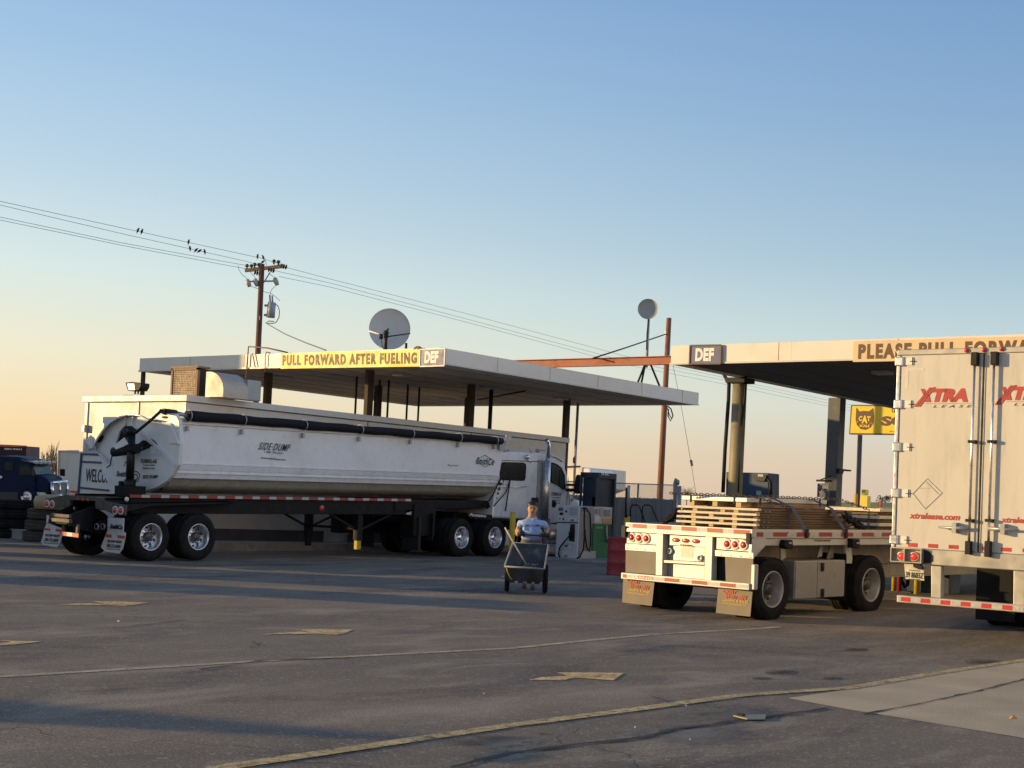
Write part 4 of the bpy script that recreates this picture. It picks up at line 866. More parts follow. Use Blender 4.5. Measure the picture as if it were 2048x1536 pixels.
# landing gear
mb=MB(False)
for s_ in (1,-1):
    x_=s_*.9; P=q(716,1060,0,.9); mb.box(x_-.08,x_+.08,P.y-.09,P.y+.09,.35,zf0); 
    mb.beam((x_,P.y,.6),(x_,P.y-1.1,zf0+.03),.05,.05); mb.beam((x_,P.y,.6),(x_,P.y+1.3,zf0+.03),.05,.05)
mb.box(-.9,.9,P.y-.03,P.y+.03,.62,.68); mb.build('landing_gear',black_frame,SD)
mb=MB(False); mb.box(.9-.06,.9+.06,P.y-.07,P.y+.07,.12,.36); mb.build('landing_foot',yellow_post,SD,bev=.01)
mb=MB(False); mb.box(-.96,-.84,P.y-.07,P.y+.07,.12,.36); mb.build('landing_foot',black_frame,SD,bev=.01)
# middle box, front lower triangle
mb=MB(False); A=q(783,1010,0,1.1);B=q(865,1075,0,1.1); mb.box(.6,1.1,A.y+.9,B.y+.1,.45,1.3); mb.box(-1.1,-.6,A.y,B.y,.45,1.3); mb.build('hydraulic_tank',black_frame,SD,bev=.02,each=True)
mb=MB(False); mb.plate([(808,1028),(828,1021),(830,1031)],0,1.0,.02,SD); mb.build('wedge_plate',pump_white,SD)
# ------------------------------------------------------------------ tractor
TR=thing('semi_tractor','white day cab semi tractor coupled to the side dump trailer','truck',(-27.3,32.0,g(-26,32)))
def qt(x,y,ax,val): return hit(x,y,ax,val,TR)
mb=MB(False); mb.box(-.45,-.3,-2.2,6.0,.75,1.0); mb.box(.3,.45,-2.2,6.0,.75,1.0); mb.box(-.3,.3,-.5,-.3,.75,.95); mb.build('chassis',black_frame,TR)
mb=MB(False); mb.lathe((0,.2,1.18),(0,0,1),[(0,-.05),(.45,-.05),(.48,0),(.45,.03),(0,.03)],24); mb.box(-.5,.5,-.3,.7,1.0,1.14); mb.build('fifth_wheel',black_frame,TR)
cabx=1.22; CX=cabx
def cp(l): return [qt(x,y,0,CX) for x,y in l]
side=cp([(1001,914),(1005,905),(1020,903),(1080,906),(1103,910),(1120,916),(1130,930),(1136,955),(1140,990),(1151,1000),(1158,1008),(1158,1062),(1103,1062),(1102,1040),(985,1036),(990,985),(998,950)])
mb=MB(False)
n=len(side); inner=[Vector((CX-.10,p.y,p.z)) for p in side]
L1=[Vector((CX-.04,p.y,p.z)) for p in side]
cy=sum(p.y for p in side)/n;cz=sum(p.z for p in side)/n
def shrink(ps,d): return [Vector((p.x,p.y+(cy-p.y)/max(abs(p.y-cy),.3)*min(d,abs(p.y-cy)),p.z+(cz-p.z)/max(abs(p.z-cz),.3)*min(d,abs(p.z-cz)))) for p in ps]
fr_=[Vector((CX,p.y,p.z)) for p in shrink(side,.05)]
mb.loft([fr_,L1,[Vector((-CX+.04,p.y,p.z)) for p in side],[Vector((-CX,p.y,p.z)) for p in shrink(side,.05)]],smooth=False)
cab=mb.build('cab',cab_paint,TR,bev=.012)
# rear quarter window on cab back panel side
wnd=[(1001,930),(1003,925),(1008,924),(1047,925),(1052,928),(1053,932),(1051,957),(1049,961),(1044,962),(1004,960),(1000,957)]
mb=MB(False); mb.plate(wnd,0,CX+.012,.02,TR); mb.build('sleeper_window',glass_dark,TR)
dw=[(1103,926),(1112,929),(1121,936),(1127,950),(1129,978),(1124,977),(1114,969),(1101,963)]
mb=MB(False); mb.plate(dw,0,CX+.012,.02,TR); dwn=mb.build('door_window',glass_cab,TR)
mb=MB(False); P=cp(dw); P=[Vector((CX+.02,p.y,p.z)) for p in P]
for i in range(len(P)): mb.tube([P[i],P[(i+1)%len(P)]],.022,6)
mb.tube([Vector((CX+.02,*qt(1119,940,0,CX).yz)),Vector((CX+.02,*qt(1118,970,0,CX).yz))],.015); mb.build('window_seal',steel_dark,dwn)
mb=MB(False)
for l in ([(1136,955),(1139,1010)],[(1135.5,980),(1133,1010)]): mb.tube([Vector((CX+.004,p.y,p.z)) for p in cp(l)],.008,5)
for l in ([(1000,921),(1084,923)],): mb.tube([Vector((CX+.004,p.y,p.z)) for p in cp(l)],.01,5)
mb.build('panel_gap',steel_dark,TR,each=True)
# visor, roof lamps
mb=MB(False); mb.plate([(1103,910),(1112,911),(1130,922),(1128,924),(1112,914),(1103,913)],0,CX+.06,.5,TR); mb.build('sun_visor',cab_paint,TR,bev=.01)
mb=MB(False)
for px in (1010,1075): mb.ball(qt(px,901.5,0,CX-.2),.07,10,6)
mb.box(CX-.4,CX-.15,*(sorted((qt(1025,901,0,CX).y,qt(1036,901,0,CX).y))),qt(1030,903,0,CX).z,qt(1030,899,0,CX).z); mb.tube([qt(1059,897,0,CX),qt(1063,906,0,CX)],.012); mb.tube([qt(1075,899,0,CX-.1),qt(1100,903,0,CX-.1)],.02); mb.build('roof_lamp',galv,TR,each=True)
mb=MB(False); mb.ball(Vector((CX+.05,*qt(1052,914,0,CX).yz)),.07,12,8); mb.tube([Vector((CX+.03,*qt(1054,920,0,CX).yz)),Vector((CX+.03,*qt(1062,924,0,CX).yz))],.02); mb.build('work_lamp',chrome,TR)
mb=MB(False); mb.tube([Vector((CX+.03,*qt(1000,973,0,CX).yz)),Vector((CX+.05,*qt(1030,975,0,CX).yz)),Vector((CX+.05,*qt(1050,973,0,CX).yz))],.014); mb.build('grab_bar',chrome,TR)
mb=MB(False); A=qt(1063,995,0,CX);B=qt(1073,1012,0,CX); mb.box(CX-.01,CX+.06,A.y,B.y,B.z,A.z); mb.build('rear_box',steel_dark,TR)
# exhaust stack
EX=CX+.14; ex0=qt(1096,900,0,EX);exy=ex0.y
mb=MB(False); zt1=qt(1096,921,0,EX).z;zb1=qt(1088,1032,0,EX).z;ztop=qt(1097,886,0,EX).z
yb_=qt(1088,1032,0,EX).y
mb.tube([Vector((EX,exy,zt1-.1)),Vector((EX,exy,ztop-.05)),Vector((EX,exy-.03,ztop+.03)),Vector((EX,exy-.1,ztop+.08))],.062,14); mb.build('exhaust_pipe',chrome,TR)
mb=MB(False); mb.cyl((EX-.0,exy,zb1-.1),(EX,exy,zt1),.105,20); mb.build('exhaust_shield',mat('perforated_chrome',(.65,.6,.55),.3,metal=.9,var=.8,sc=60),TR)
mb=MB(False); mb.box(CX-.02,CX+.03,exy-.28,exy-.05,zb1-.05,zt1+.0); mb.build('exhaust_bracket',galv,TR)
# mirror
MX=CX+.28
mb=MB(False); mb.plate([(1152,950),(1157,949),(1159,955),(1157,982),(1154,988),(1147,986),(1148,970)],1,qt(1152,960,0,MX).y,.12,TR); mb.build('mirror',steel_dark,TR,bev=.02)
mb=MB(False); My=qt(1152,960,0,MX).y
mb.tube([Vector((CX,My-.1,qt(1140,970,0,CX).z)),qt(1150,970,1,My+.06)],.035); mb.tube([Vector((CX,My-.1,qt(1140,980,0,CX).z)),qt(1150,980,1,My+.06)],.045); mb.build('mirror_arm',steel_dark,TR)
# hood
mb=MB(False); hz=qt(1158,1000,0,CX).z; A=qt(1150,1000,0,CX)
mb.loft([[Vector((x*.98,A.y-.1,z)) for x,z in ((-1.1,.7),(-1.1,hz),(-.7,hz+.12),(.7,hz+.12),(1.1,hz),(1.1,.7))],[Vector((x*.9,A.y+1.9,z-.12)) for x,z in ((-1.1,.7),(-1.1,hz-.2),(-.7,hz),(.7,hz),(1.1,hz-.2),(1.1,.7))]],smooth=False); mb.build('hood',cab_paint,TR,bev=.04)
# steps and fuel tank
mb=MB(False); A=qt(1098,1068,0,CX); mb.cyl((CX-.32,A.y-.2,.68),(CX-.32,A.y+1.5,.68),.31,24); mb.build('fuel_tank',alu,TR)
mb=MB(False); mb.box(CX-.3,CX-.02,A.y+.0,A.y+1.1,.30,.36); mb.box(CX-.06,CX-.0,A.y-.1,A.y+1.2,.98,1.02); mb.build('step',galv,TR,each=True)
mb=MB(False); P=qt(1107,1008,0,CX); mb.ball((CX+.04,P.y,P.z),.06,10,6); mb.box(CX,CX+.03,P.y-.08,P.y+.08,P.z-.1,P.z+.1); mb.build('door_handle',steel_dark,TR)
def tt(nm,s,bl,br,tl,m=MATS['grey_ink'],**k): return textpx(nm,s,bl,br,tl,0,CX+.006,m,TR,**k)
tt('decal','FLEMING-AG',(1102,991),(1122,992),(1104,984),bold=.03)
tt('decal','Transportation',(1103,996.5),(1122,997),(1103,993)); tt('decal','Madera, CA',(1104,1002),(1121,1002.5),(1104,998.5)); tt('decal','(559) 555-0137'[:0]+'USDOT 1203500',(1104,1007),(1120,1007.5),(1104,1004.5))
tt('fleet_number','17',(1141,1003.5),(1147,1003.5),(1142.5,996),ink,bold=.04,shear=.2)
# rear wheels, quarter fender with decal
for px in (923.3,990.5):
    P=qt(px,1075.2,0,1.3); wheel(TR,(1.3,P.y,P.z),1,style='chrome'); wheel(TR,(-1.3,P.y,P.z),-1)
    mb=MB(False); mb.cyl((-1.0,P.y,P.z),(1.0,P.y,P.z),.09,12); mb.box(-.4,.4,P.y-.15,P.y+.15,P.z-.15,P.z+.2); mb.build('axle',black_frame,TR)
mb=MB(False); mb.plate([(937,1025),(985,1030),(984,1040),(940,1036)],0,1.32,.01,TR); mb.build('name_plate',black_frame,TR)
textpx('decal','Fontaine',(938,1032),(972,1035),(939,1026),0,1.325,pump_white,TR,bold=.04,shear=.3)
wheel(TR,(1.24,5.2,.52),1,style='front',dual=False); wheel(TR,(-1.24,5.2,.52),-1,style='front',dual=False)
mb=MB(False)
for s_ in (1,-1):
    x_=s_*.95
    P=q(740,1030,0,NS)
mb.box(.55,1.15,-2.45,-2.35,.15,1.05); mb.box(-1.15,-.55,-2.45,-2.35,.15,1.05); mb.build('mud_flap',steel_dark,TR,each=True)
mb=MB(False); mb.box(.62,1.2,-1.95,-1.9,.42,1.15); mb.build('splash_board',black_frame,TR)
# air hoses
mb=MB(False)
for k in range(6):
    A=qt(1000+k*4,958,0,CX+.12-.05*k);B=qt(966+k*7,1012+k,0,1.1-.12*k)
    pts=[]
    for i in range(40):
        t=i/39; P=A.lerp(B,t); P.z-=.35*math.sin(math.pi*t)*(.4+.15*k)
        rr=.07 if k%2 else .01; P+=Vector((rr*math.cos(t*60),rr*math.sin(t*60)*.5,rr*math.sin(t*60))); pts.append(P)
    mb.tube(pts,.022,5)
mb.tube([qt(x,y,0,CX+.06) for x,y in ((1020,960),(1018,975),(1014,1000),(1011,1022))],.02,6)
mb.tube([qt(x,y,0,CX+.06) for x,y in ((1019,962),(1012,985),(1000,998),(988,1012))],.018,6)
mb.build('air_hose',steel_dark,TR,each=True)
mb=MB(False); P=qt(962,1012,0,1.0); mb.ball(P,.05); mb.build('gladhand',lens_red,TR)
# ------------------------------------------------------------------ flatbed trailer
FB=thing('flatbed_trailer','aluminium flatbed trailer carrying timber, nearest wheels in the middle right','trailer',(-12.55,20.76,-.045),rz=-R(6.65),rx=R(1.16))
HW=1.295; ZD=1.454
def qf(x,y,ax,val): return hit(x,y,ax,val,FB)
def fp(nm,px,m,ax=1,val=0,th=.02,bev=0,par=None,**k):
    mb=MB(False); mb.plate(px,ax,val,th,FB); return mb.build(nm,m,par or FB,bev=bev,**k)
LEN=13.6
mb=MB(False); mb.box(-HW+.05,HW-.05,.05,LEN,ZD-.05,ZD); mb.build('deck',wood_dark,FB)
zt1=qf(1251,1050,1,0).z; zb1_=qf(1506,1087,0,HW).z
mb=MB(False); mb.box(-HW,HW,-.0,.05,ZD-.115,ZD+.01); mb.build('rear_rail',alu_white,FB,bev=.006)
mb=MB(False); mb.box(-HW+.0,HW-.05,-.03,.0,ZD-.145,ZD-.085); mb.build('rear_rail_lip',alu_white,FB,bev=.006)
mb=MB(False); mb.box(-HW+.02,HW-.03,-.004,.0,ZD-.075,ZD-.005); mb.build('reflective_tape',tape_mat('tape_flat_rear',0,.52,.6,.1),FB)
for s_ in (1,-1):
    mb=MB(False); xa,xb=sorted((s_*HW,s_*(HW-.04)))
    mb.box(xa,xb,.05,LEN,ZD-.13,ZD+.01); mb.box(*sorted((s_*(HW-.10),s_*(HW-.04))),.05,LEN,ZD-.25,ZD-.135); mb.build('side_rail',alu_white,FB,bev=.005)
mb=MB(False); mb.box(HW,HW+.004,.12,LEN,ZD-.105,ZD-.035); mb.build('reflective_tape',tape_mat('tape_flat_side',1,.66,.6,.1),FB)
# corner post right
fp('corner_block',[(1492,1066),(1500,1066.5),(1499,1089),(1492,1087)],steel_dark,1,-.035,.04)
mb=MB(False); P=qf(1505,1095,0,HW-.02); mb.prism([Vector((HW-.01,.02,ZD-.12)),Vector((HW-.01,.0,ZD-.42)),Vector((HW-.01,.12,ZD-.42)),Vector((HW-.01,.38,ZD-.25)),Vector((HW-.01,.4,ZD-.12))],(-.05,0,0)); mb.build('corner_gusset',alu_white,FB,bev=.004)
# left box at rear
mb=MB(False); A=qf(1247,1052,1,-.02);B=qf(1251,1074,1,-.02); mb.box(A.x-.02,B.x+.01,-.05,.03,B.z,A.z); mb.build('corner_block',steel_dark,FB)
# rear panels
fp('light_panel',[(1255,1064),(1312,1068),(1311.5,1089),(1253.5,1086)],alu_white,1,.03,.03)
fp('light_panel',[(1433,1074),(1498,1080),(1497.5,1103),(1432,1098)],alu_white,1,.03,.03)
fp('screw_plate',[(1251,1087),(1312,1091),(1311.5,1104),(1250.5,1100)],alu_white,1,-.01,.03,.003)
fp('screw_plate',[(1430,1100),(1506.5,1105.5),(1506.5,1117.5),(1430,1112)],alu_white,1,-.01,.03,.003)
for pts in (((1255,1096.5),(1272.5,1097.7),(1290,1099),(1307.5,1100)),((1442.5,1110),(1462,1111.5),(1482,1112.7),(1501.5,1114.3))):
    mb=MB(False)
    for x,y in pts: P=qf(x,y,1,-.01); mb.cyl(P+Vector((0,-.008,0)),P,.009,8)
    mb.build('screw',ink,FB,each=True)
fp('splash_guard',[(1251.5,1100.5),(1311,1104),(1310,1149),(1251,1144)],flap_brown,1,.0,.015)
fp('splash_guard',[(1450,1113),(1506,1117.5),(1505.5,1168),(1451.5,1162)],flap_brown,1,.0,.015)
for l in ([(1312,1067),(1326,1068),(1324,1151),(1311,1150)],[(1410.5,1072),(1425,1073),(1422.5,1161),(1408.5,1160)]): fp('rear_post',l,alu_white,1,-.02,.14,.006)
fp('recess_panel',[(1325,1068),(1411,1073),(1409,1159),(1324,1151)],alu_dull,1,.13,.02)
fp('recess_panel',[(1425,1073),(1452,1075),(1452,1162),(1423,1160)],steel_dark,1,.18,.02)
fp('center_panel',[(1340,1069),(1411,1072.5),(1410,1094),(1339.5,1090)],alu_white,1,.06,.04)
fp('center_panel',[(1347,1092),(1409.5,1095),(1409,1123),(1347,1120)],alu_white,1,.09,.02)
fp('center_panel',[(1347,1127),(1409,1130),(1408.5,1159),(1346.5,1154)],alu_white,1,.09,.02)
fp('cross_bar',[(1327,1120),(1409,1124.5),(1408.5,1130),(1327,1125.5)],alu_white,1,-.0,.1,.006)
for x,y in ((1352,1080),(1371.5,1081.3),(1392,1082.5)):
    P=qf(x,y,1,.06); mb=MB(False); mb.ball(P,.05,14,8,(1.75,.5,.75)); mb.build('marker_light',lens_red,FB)
fp('plate_holder',[(1361,1095),(1386,1096),(1386,1116),(1361,1114.5)],mat('blank_plate',(.72,.66,.5),.5,var=.12,sc=12),1,.085,.004)
fp('name_badge',[(1359,1087),(1385,1088.5),(1384.5,1094),(1359,1092.5)],galv,1,.055,.004)
textpx('decal','FONTAINE',(1360.5,1091.6),(1383.5,1093),(1360.5,1088.3),1,.05,ink_brown,FB,bold=.03)
for x,y in ((1341,1102),(1401,1116)):
    P=qf(x,y,1,.08); mb=MB(False); mb.lathe(P,(0,-1,0),[(0,.01),(.03,.012),(.034,.03),(.05,.03),(.052,0)],18); mb.build('socket',galv,FB)
for l in (((1264,1074.5),(1278.7,1076),(1293,1077)),((1454.7,1087.8),(1471,1088.8),(1487.5,1090))):
    for x,y in l:
        P=qf(x,y,1,.028); mb=MB(False); mb.lathe(P,(0,-1,0),[(0,.035),(.045,.03),(.052,.0)],20); o=mb.build('tail_light',lens_red,FB)
        mb=MB(False); mb.lathe(P,(0,-1,0),[(.055,.015),(.082,.018),(.088,0)],20); mb.build('lamp_ring',sign_white,o)
# bumper
mb=MB(False); A=qf(1242,1143.5,1,-.08);B=qf(1497.7,1180.8,1,-.08);C=qf(1497.7,1167,1,-.08)
mb.box(A.x,B.x+.0,-.08,.06,B.z,C.z); mb.box(B.x,B.x+.07,-.04,.06,B.z+.01,C.z+.3); bp_=mb.build('bumper',alu_white,FB,bev=.012)
zz=(B.z+C.z)/2; mb=MB(False); mb.box(A.x+.04,B.x-.03,-.085,-.08,zz-.03,zz+.03); mb.build('reflective_tape',tape_mat('tape_flat_bumper',0,.56,.55,.35),bp_)
text('decal','LEASING',(A.x+.18,-.089,zz-.022),(.5,0,0),(0,0,.04),sign_white,bp_,world=False,bold=.03)
# mud flaps
gold=ink_yellow
for l,nm,k in (([(1246.5,1155),(1309,1164),(1303.5,1212),(1244,1205)],'left brown mud flap under the bumper',0),([(1436.5,1176),(1505,1183.5),(1500.5,1233.5),(1431.5,1226)],'right brown mud flap beside the near wheel',1)):
    f_=fp('mud_flap',l,flap_brown,1,.02,.012,.003,label=nm)
    fr2=mat('flap_red',(.42,.10,.05),.6,var=.2,sc=30) if k==0 else MATS['flap_red']
    O=[Vector(p) for p in l]
    def U(u,v): # bilinear px
        a=Vector(l[0]).lerp(Vector(l[1]),u); b=Vector(l[3]).lerp(Vector(l[2]),u); return tuple(a.lerp(b,v))
    for s,u0_,v0_,u1_,v1_,m_,sh,bo in (('GREAT',.14,.17,.55,.03,fr2,.25,.05),('WESTERN',.24,.36,.85,.19,fr2,.25,.05),('LEASING & SALES',.16,.48,.9,.39,gold,.1,.02),('www.gwtleasing.com',.16,.62,.86,.53,gold,0,.01)):
        a_=hit(*U(u0_,v0_),1,.012,FB);b_=hit(*U(u1_,v0_),1,.012,FB);c_=hit(*U(u0_,v1_),1,.012,FB)
        text('decal',s,a_,b_-a_,c_-a_,m_,f_,bold=bo,shear=sh,world=False)
# wheels
for px,py in ((1545.5,1176),(1742,1174)):
    P=qf(px,py,0,HW-.02); zc_=.505
    wheel(FB,(HW-.02,P.y,zc_),1,Rr=.505,rimm=alu_dull,r_rim=.285); wheel(FB,(-HW+.02,P.y,zc_),-1,Rr=.505,rimm=alu_dull,r_rim=.285)
    mb=MB(False); mb.cyl((-.95,P.y,zc_),(.95,P.y,zc_),.07,12); mb.build('axle',black_frame,FB)
    mb=MB(False); mb.cyl((.5,P.y+.2,zc_+.1),(.5,P.y+.2,1.0),.13,14); mb.cyl((-.5,P.y+.2,zc_+.1),(-.5,P.y+.2,1.0),.13,14); mb.build('air_spring',black_frame,FB,each=True)
wy=[qf(1545.5,1176,0,HW-.02).y,qf(1742,1174,0,HW-.02).y]
# main beams
mb=MB(False)
beam_c=mat('beam_beige',(.42,.37,.29),.6,var=.12,dirt=(.28,.23,.17),dsc=3)
for s_ in (1,-1):
    x_=s_*.55; Z=ZD-.25
    mb.box(x_-.01,x_+.01,.3,LEN,Z-.35,Z); mb.box(x_-.09,x_+.09,.3,LEN,Z-.37,Z-.35); mb.box(x_-.09,x_+.09,.3,LEN,Z,Z+.19)
    mb.box(x_-.012,x_+.012,wy[1]+.0,LEN,Z-.62,Z-.37); mb.box(x_-.09,x_+.09,wy[1]+.0,LEN,Z-.64,Z-.62)
mb.build('main_beam',beam_c,FB,each=False)
for k in range(24):
    y_=.3+k*.55
    if y_>LEN-.2: break
    mb=MB(False); mb.box(-HW+.05,HW-.05,y_,y_+.08,ZD-.17,ZD-.055); mb.build('cross_member',alu_dull,FB)
# toolbox
A=qf(1591,1122,0,HW-.03);B=qf(1690,1120,0,HW-.03);C=qf(1591,1198.5,0,HW-.03)
ztb=(A.z+B.z)/2
mb=MB(False); mb.box(.55,HW-.04,A.y,B.y,C.z,ztb); tb_=mb.build('toolbox',alu_dull,FB,bev=.01)
S=qf(1634,1150,0,HW-.03)
mb=MB(False); mb.box(HW-.04,HW-.02,A.y+.01,S.y-.01,C.z+.01,ztb-.01); mb.box(HW-.04,HW-.02,S.y+.01,B.y-.01,C.z+.01,ztb-.01); mb.build('toolbox_door',mat('toolbox_tan',(.42,.39,.33),.45,metal=.35,var=.08,sc=3,dirt=(.3,.26,.2),dsc=3),tb_,bev=.006,each=True)
for py in (1134,1186):
    P=qf(1644,py,0,HW-.02); mb=MB(False); mb.box(HW-.02,HW-.0,P.y-.04,P.y+.04,P.z-.07,P.z+.07); mb.lathe((HW,P.y,P.z),(1,0,0),[(0,.012),(.03,.01),(.032,0)],12); mb.build('latch',steel_dark,tb_)
# brackets and winches
for l in ([(1688,1086),(1702,1086),(1705,1117),(1704,1127),(1693,1127),(1694,1118)],):
    fp('support_bracket',l,alu_white,0,HW-.12,.03,.004)
for l in ([(1642,1086),(1648,1086),(1644,1113),(1635,1115)],[(1663,1086),(1668,1086),(1667,1116),(1655,1118)],[(1561,1086),(1570,1086),(1572,1116),(1562,1121)]): fp('support_bracket',l,alu_dull,0,HW-.3,.03,.004)
for l in ([(1572,1080),(1586,1080),(1587,1096),(1584,1099),(1574,1098),(1569,1092)],[(1706,1078),(1720,1078),(1721,1094),(1718,1097),(1706,1096)]):
    w_=fp('winch',l,black_frame,0,HW+.07,.12,.015); cx=sum(p[0] for p in l)/len(l); P=qf(cx+2,1086,0,HW+.07); mb=MB(False); mb.box(HW+.07,HW+.08,P.y-.05,P.y+.03,P.z-.015,P.z+.015); mb.build('winch_label',galv,w_)
for px in (1613,1691.5):
    P=qf(px,1070,0,HW+.01); mb=MB(False); mb.box(HW+.004,HW+.03,P.y-.035,P.y+.035,ZD-.13,ZD+.02); mb.build('strap_hook',steel_dark,FB)
textpx('decal','FONTAINE',(1629,1083),(1662,1083),(1629,1079),0,HW-.03,flap_brown,FB,bold=.03)
mb=MB(False); mb.box(.65,1.2,wy[1]-.72,wy[1]-.70,.25,1.05); mb.box(-1.2,-.65,wy[1]-.72,wy[1]-.70,.25,1.05); mb.build('inner_mud_flap',black_frame,FB,each=True)
mb=MB(False); mb.box(-.4,.4,1.6,2.8,.55,.9); mb.build('suspension_frame',black_frame,FB)
# ------------------------------------------------------------------ timber load
def FBw(p): return wm(FB)@Vector(p)
def load_thing(nm,lab,cat,p,group=None):
    M=wm(FB); e=M.to_euler(); return thing(nm,lab,cat,tuple(FBw(p)),group,rz=e.z,rx=e.x,ry=e.y)
R0=qf(1514,1059,2,ZD); L0=qf(1353,1049,2,ZD)
ys0=(R0.y+L0.y)/2; xr_=qf(1514,1059,1,ys0).x; xl_=qf(1353,1049,1,ys0).x
ztop=(qf(1514,1017,1,ys0).z+qf(1353,1010,1,ys0).z)/2
yend=qf(1705,1030,0,xr_).y
NL=4; lh=(ztop-ZD)/NL

names=['lowest','second','third','topmost']
for k in range(NL):
    z=ZD+.003+k*lh; jx=random.uniform(-.02,.02); o=(0,0,0)
    t=load_thing('lumber_crate','%s timber frame of the stack on the flatbed'%names[k],'timber frame',((xl_+xr_)/2,ys0,z),'timber frames stacked on the flatbed')
    x0=xl_-(xl_+xr_)/2+jx; x1=xr_-(xl_+xr_)/2+jx; Ly=yend-ys0
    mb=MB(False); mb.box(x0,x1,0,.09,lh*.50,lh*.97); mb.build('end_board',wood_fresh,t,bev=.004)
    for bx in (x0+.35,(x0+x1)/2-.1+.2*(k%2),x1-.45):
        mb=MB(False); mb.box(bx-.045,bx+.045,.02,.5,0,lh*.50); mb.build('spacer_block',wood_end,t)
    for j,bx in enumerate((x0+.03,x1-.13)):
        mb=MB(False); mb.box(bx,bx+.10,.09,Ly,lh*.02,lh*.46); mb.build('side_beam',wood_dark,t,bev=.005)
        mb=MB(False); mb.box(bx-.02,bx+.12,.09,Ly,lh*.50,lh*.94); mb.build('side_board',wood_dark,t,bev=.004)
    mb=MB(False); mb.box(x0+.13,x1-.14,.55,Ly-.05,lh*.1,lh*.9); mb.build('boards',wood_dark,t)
    for q_ in (.18,.30): 
        mb=MB(False); mb.box(x1-.0,x1+.008,q_,q_+.03,lh*.3,lh*.45); mb.build('metal_tab',galv,t)
# upper brown pack and white panels
y2=qf(1494,1006,0,xr_-.25).y
y2=ys0+.25
a=qf(1384,1002,1,y2);b=qf(1477,1006,1,y2)
pk=load_thing('timber_pack','narrow brown pack between the timber frames and the white panels','timber pack',((a.x+b.x)/2,y2,ztop+.005))
zc1=qf(1400,1001,1,y2).z-ztop; hx=(b.x-a.x)/2
xrw=qf(1494,1012,1,y2).x-(a.x+b.x)/2
for bx in (-hx,-.0,hx): mb=MB(False); mb.box(bx-.05,bx+.05,0,.4,0,zc1-.01); mb.build('spacer_block',wood_end,pk)
mb=MB(False); mb.box(-hx+.1,xrw,.3,yend-ys0-.5,0,zc1-.012); mb.build('boards',mat('brown_boards',(.30,.185,.095),.7,var=.15,sc=3,dirt=(.2,.12,.06),dsc=2,stretch=(2,.6,6)),pk,bev=.005)
a=qf(1364,996,1,y2);b=qf(1494,1001,1,y2); zz0=zc1+ztop; zz1=(qf(1364,990,1,y2).z+qf(1494,996,1,y2).z)/2
pn=load_thing('panel_pack','strapped pack of white panels on top of the timber stack','panel pack',((a.x+b.x)/2,y2,zz0+.0))
pw=(b.x-a.x)/2; ph_=zz1-zz0; Ly2=yend-y2-.2
mb=MB(False); mb.box(-pw,pw,0,Ly2,0.0,ph_); mb.build('panels',alu_white,pn,bev=.01)
for u in (.13,.8): mb=MB(False); mb.box(-pw+2*pw*u,-pw+2*pw*u+.03,-.01,Ly2+.01,-.03,ph_+.012); mb.build('binding_strap',steel_dark,pn)
for yy in (.35,2.4,Ly2-.25): mb=MB(False); mb.box(-pw-.008,pw+.012,yy,yy+.03,-.04,ph_+.01); mb.build('binding_strap',steel_dark,pn)
# cargo straps over the load
xs_top=pw+(a.x+b.x)/2
strap_m=mat('strap_blue_grey',(.075,.075,.10),.7,var=.15,sc=20)
for i,(tx,bx) in enumerate(((1545,1613),(1624,1691))):
    T=qf(tx,999,0,xs_top+.02); Bq=qf(bx,1065,0,HW+.03)
    st=load_thing('cargo_strap',('rear' if i==0 else 'forward')+' dark blue webbing strap over the timber load','strap',(0,T.y,ZD))
    off=Vector((0,T.y,ZD)); zt_s=zz1+.012
    pts=[Vector((-HW-.02,T.y,ZD)),Vector((xl_-.02,T.y,ztop+.01)),Vector((-pw+(a.x+b.x)/2-.02,T.y,zt_s)),Vector((xs_top+.01,T.y,zt_s)),Vector((xr_+.03,T.y+(Bq.y-T.y)*.45,ztop+.03)),Vector((HW+.03,Bq.y,ZD-.02))]
    mb=MB(False); Wd=.055
    for p,q_ in zip(pts,pts[1:]):
        mb.add([p-off+Vector((0,-Wd,0)),p-off+Vector((0,Wd,0)),q_-off+Vector((0,Wd,0)),q_-off+Vector((0,-Wd,0))],[(0,1,2,3)])
    mb.build('webbing',strap_m,st,solid=.006)
def chain(nm,lab,pts,r=.018):
    ct=thing(nm,lab,'chain',tuple(pts[0]),'chains lashing the timber load'); mb=MB(); L_=0
    for p,q_ in zip(pts,pts[1:]):
        d=(q_-p); n=max(1,int(d.length/.05)); dn=d.normalized(); a_=dn.cross(Vector((0,0,1))).normalized(); b_=dn.cross(a_)
        for k in range(n):
            c=p+d*((k+.5)/n); u_=a_ if k%2 else b_
            ring=[c+dn*(.034*math.cos(t))+u_*(.018*math.sin(t)) for t in [i*math.pi/4 for i in range(9)]]
            mb.tube(ring,.007,4,cap=False)
    mb.build('links',mat('chain_rust'+lab[:3],(.10,.07,.055),.6,metal=.4,var=.3,sc=20),ct)
w_=lambda x,y,X: wm(FB)@qf(x,y,0,X)
PT=lambda x,y,z: wm(FB)@Vector((x,y,z))
xm=(a.x+b.x)/2
yc=qf(1510,994,0,xs_top+.02).y
chain('chain','rusty chain over the rear end of the white panels',[PT(xm-pw-.02,yc-.5,zz1+.03),PT(xm,yc-.25,zz1+.03),PT(xs_top+.02,yc,zz1+.02),PT(xr_+.04,yc+.4,ztop+.02),wm(FB)@qf(1574,1066,0,HW)])
yc2=qf(1680,999,0,xs_top+.02).y
chain('chain','rusty chain over the forward end of the white panels',[PT(xm-pw,yc2-.5,zz1+.03),PT(xs_top+.02,yc2,zz1+.02),PT(xr_+.04,yc2+.3,ztop+.02),wm(FB)@qf(1736,1071,0,HW)])
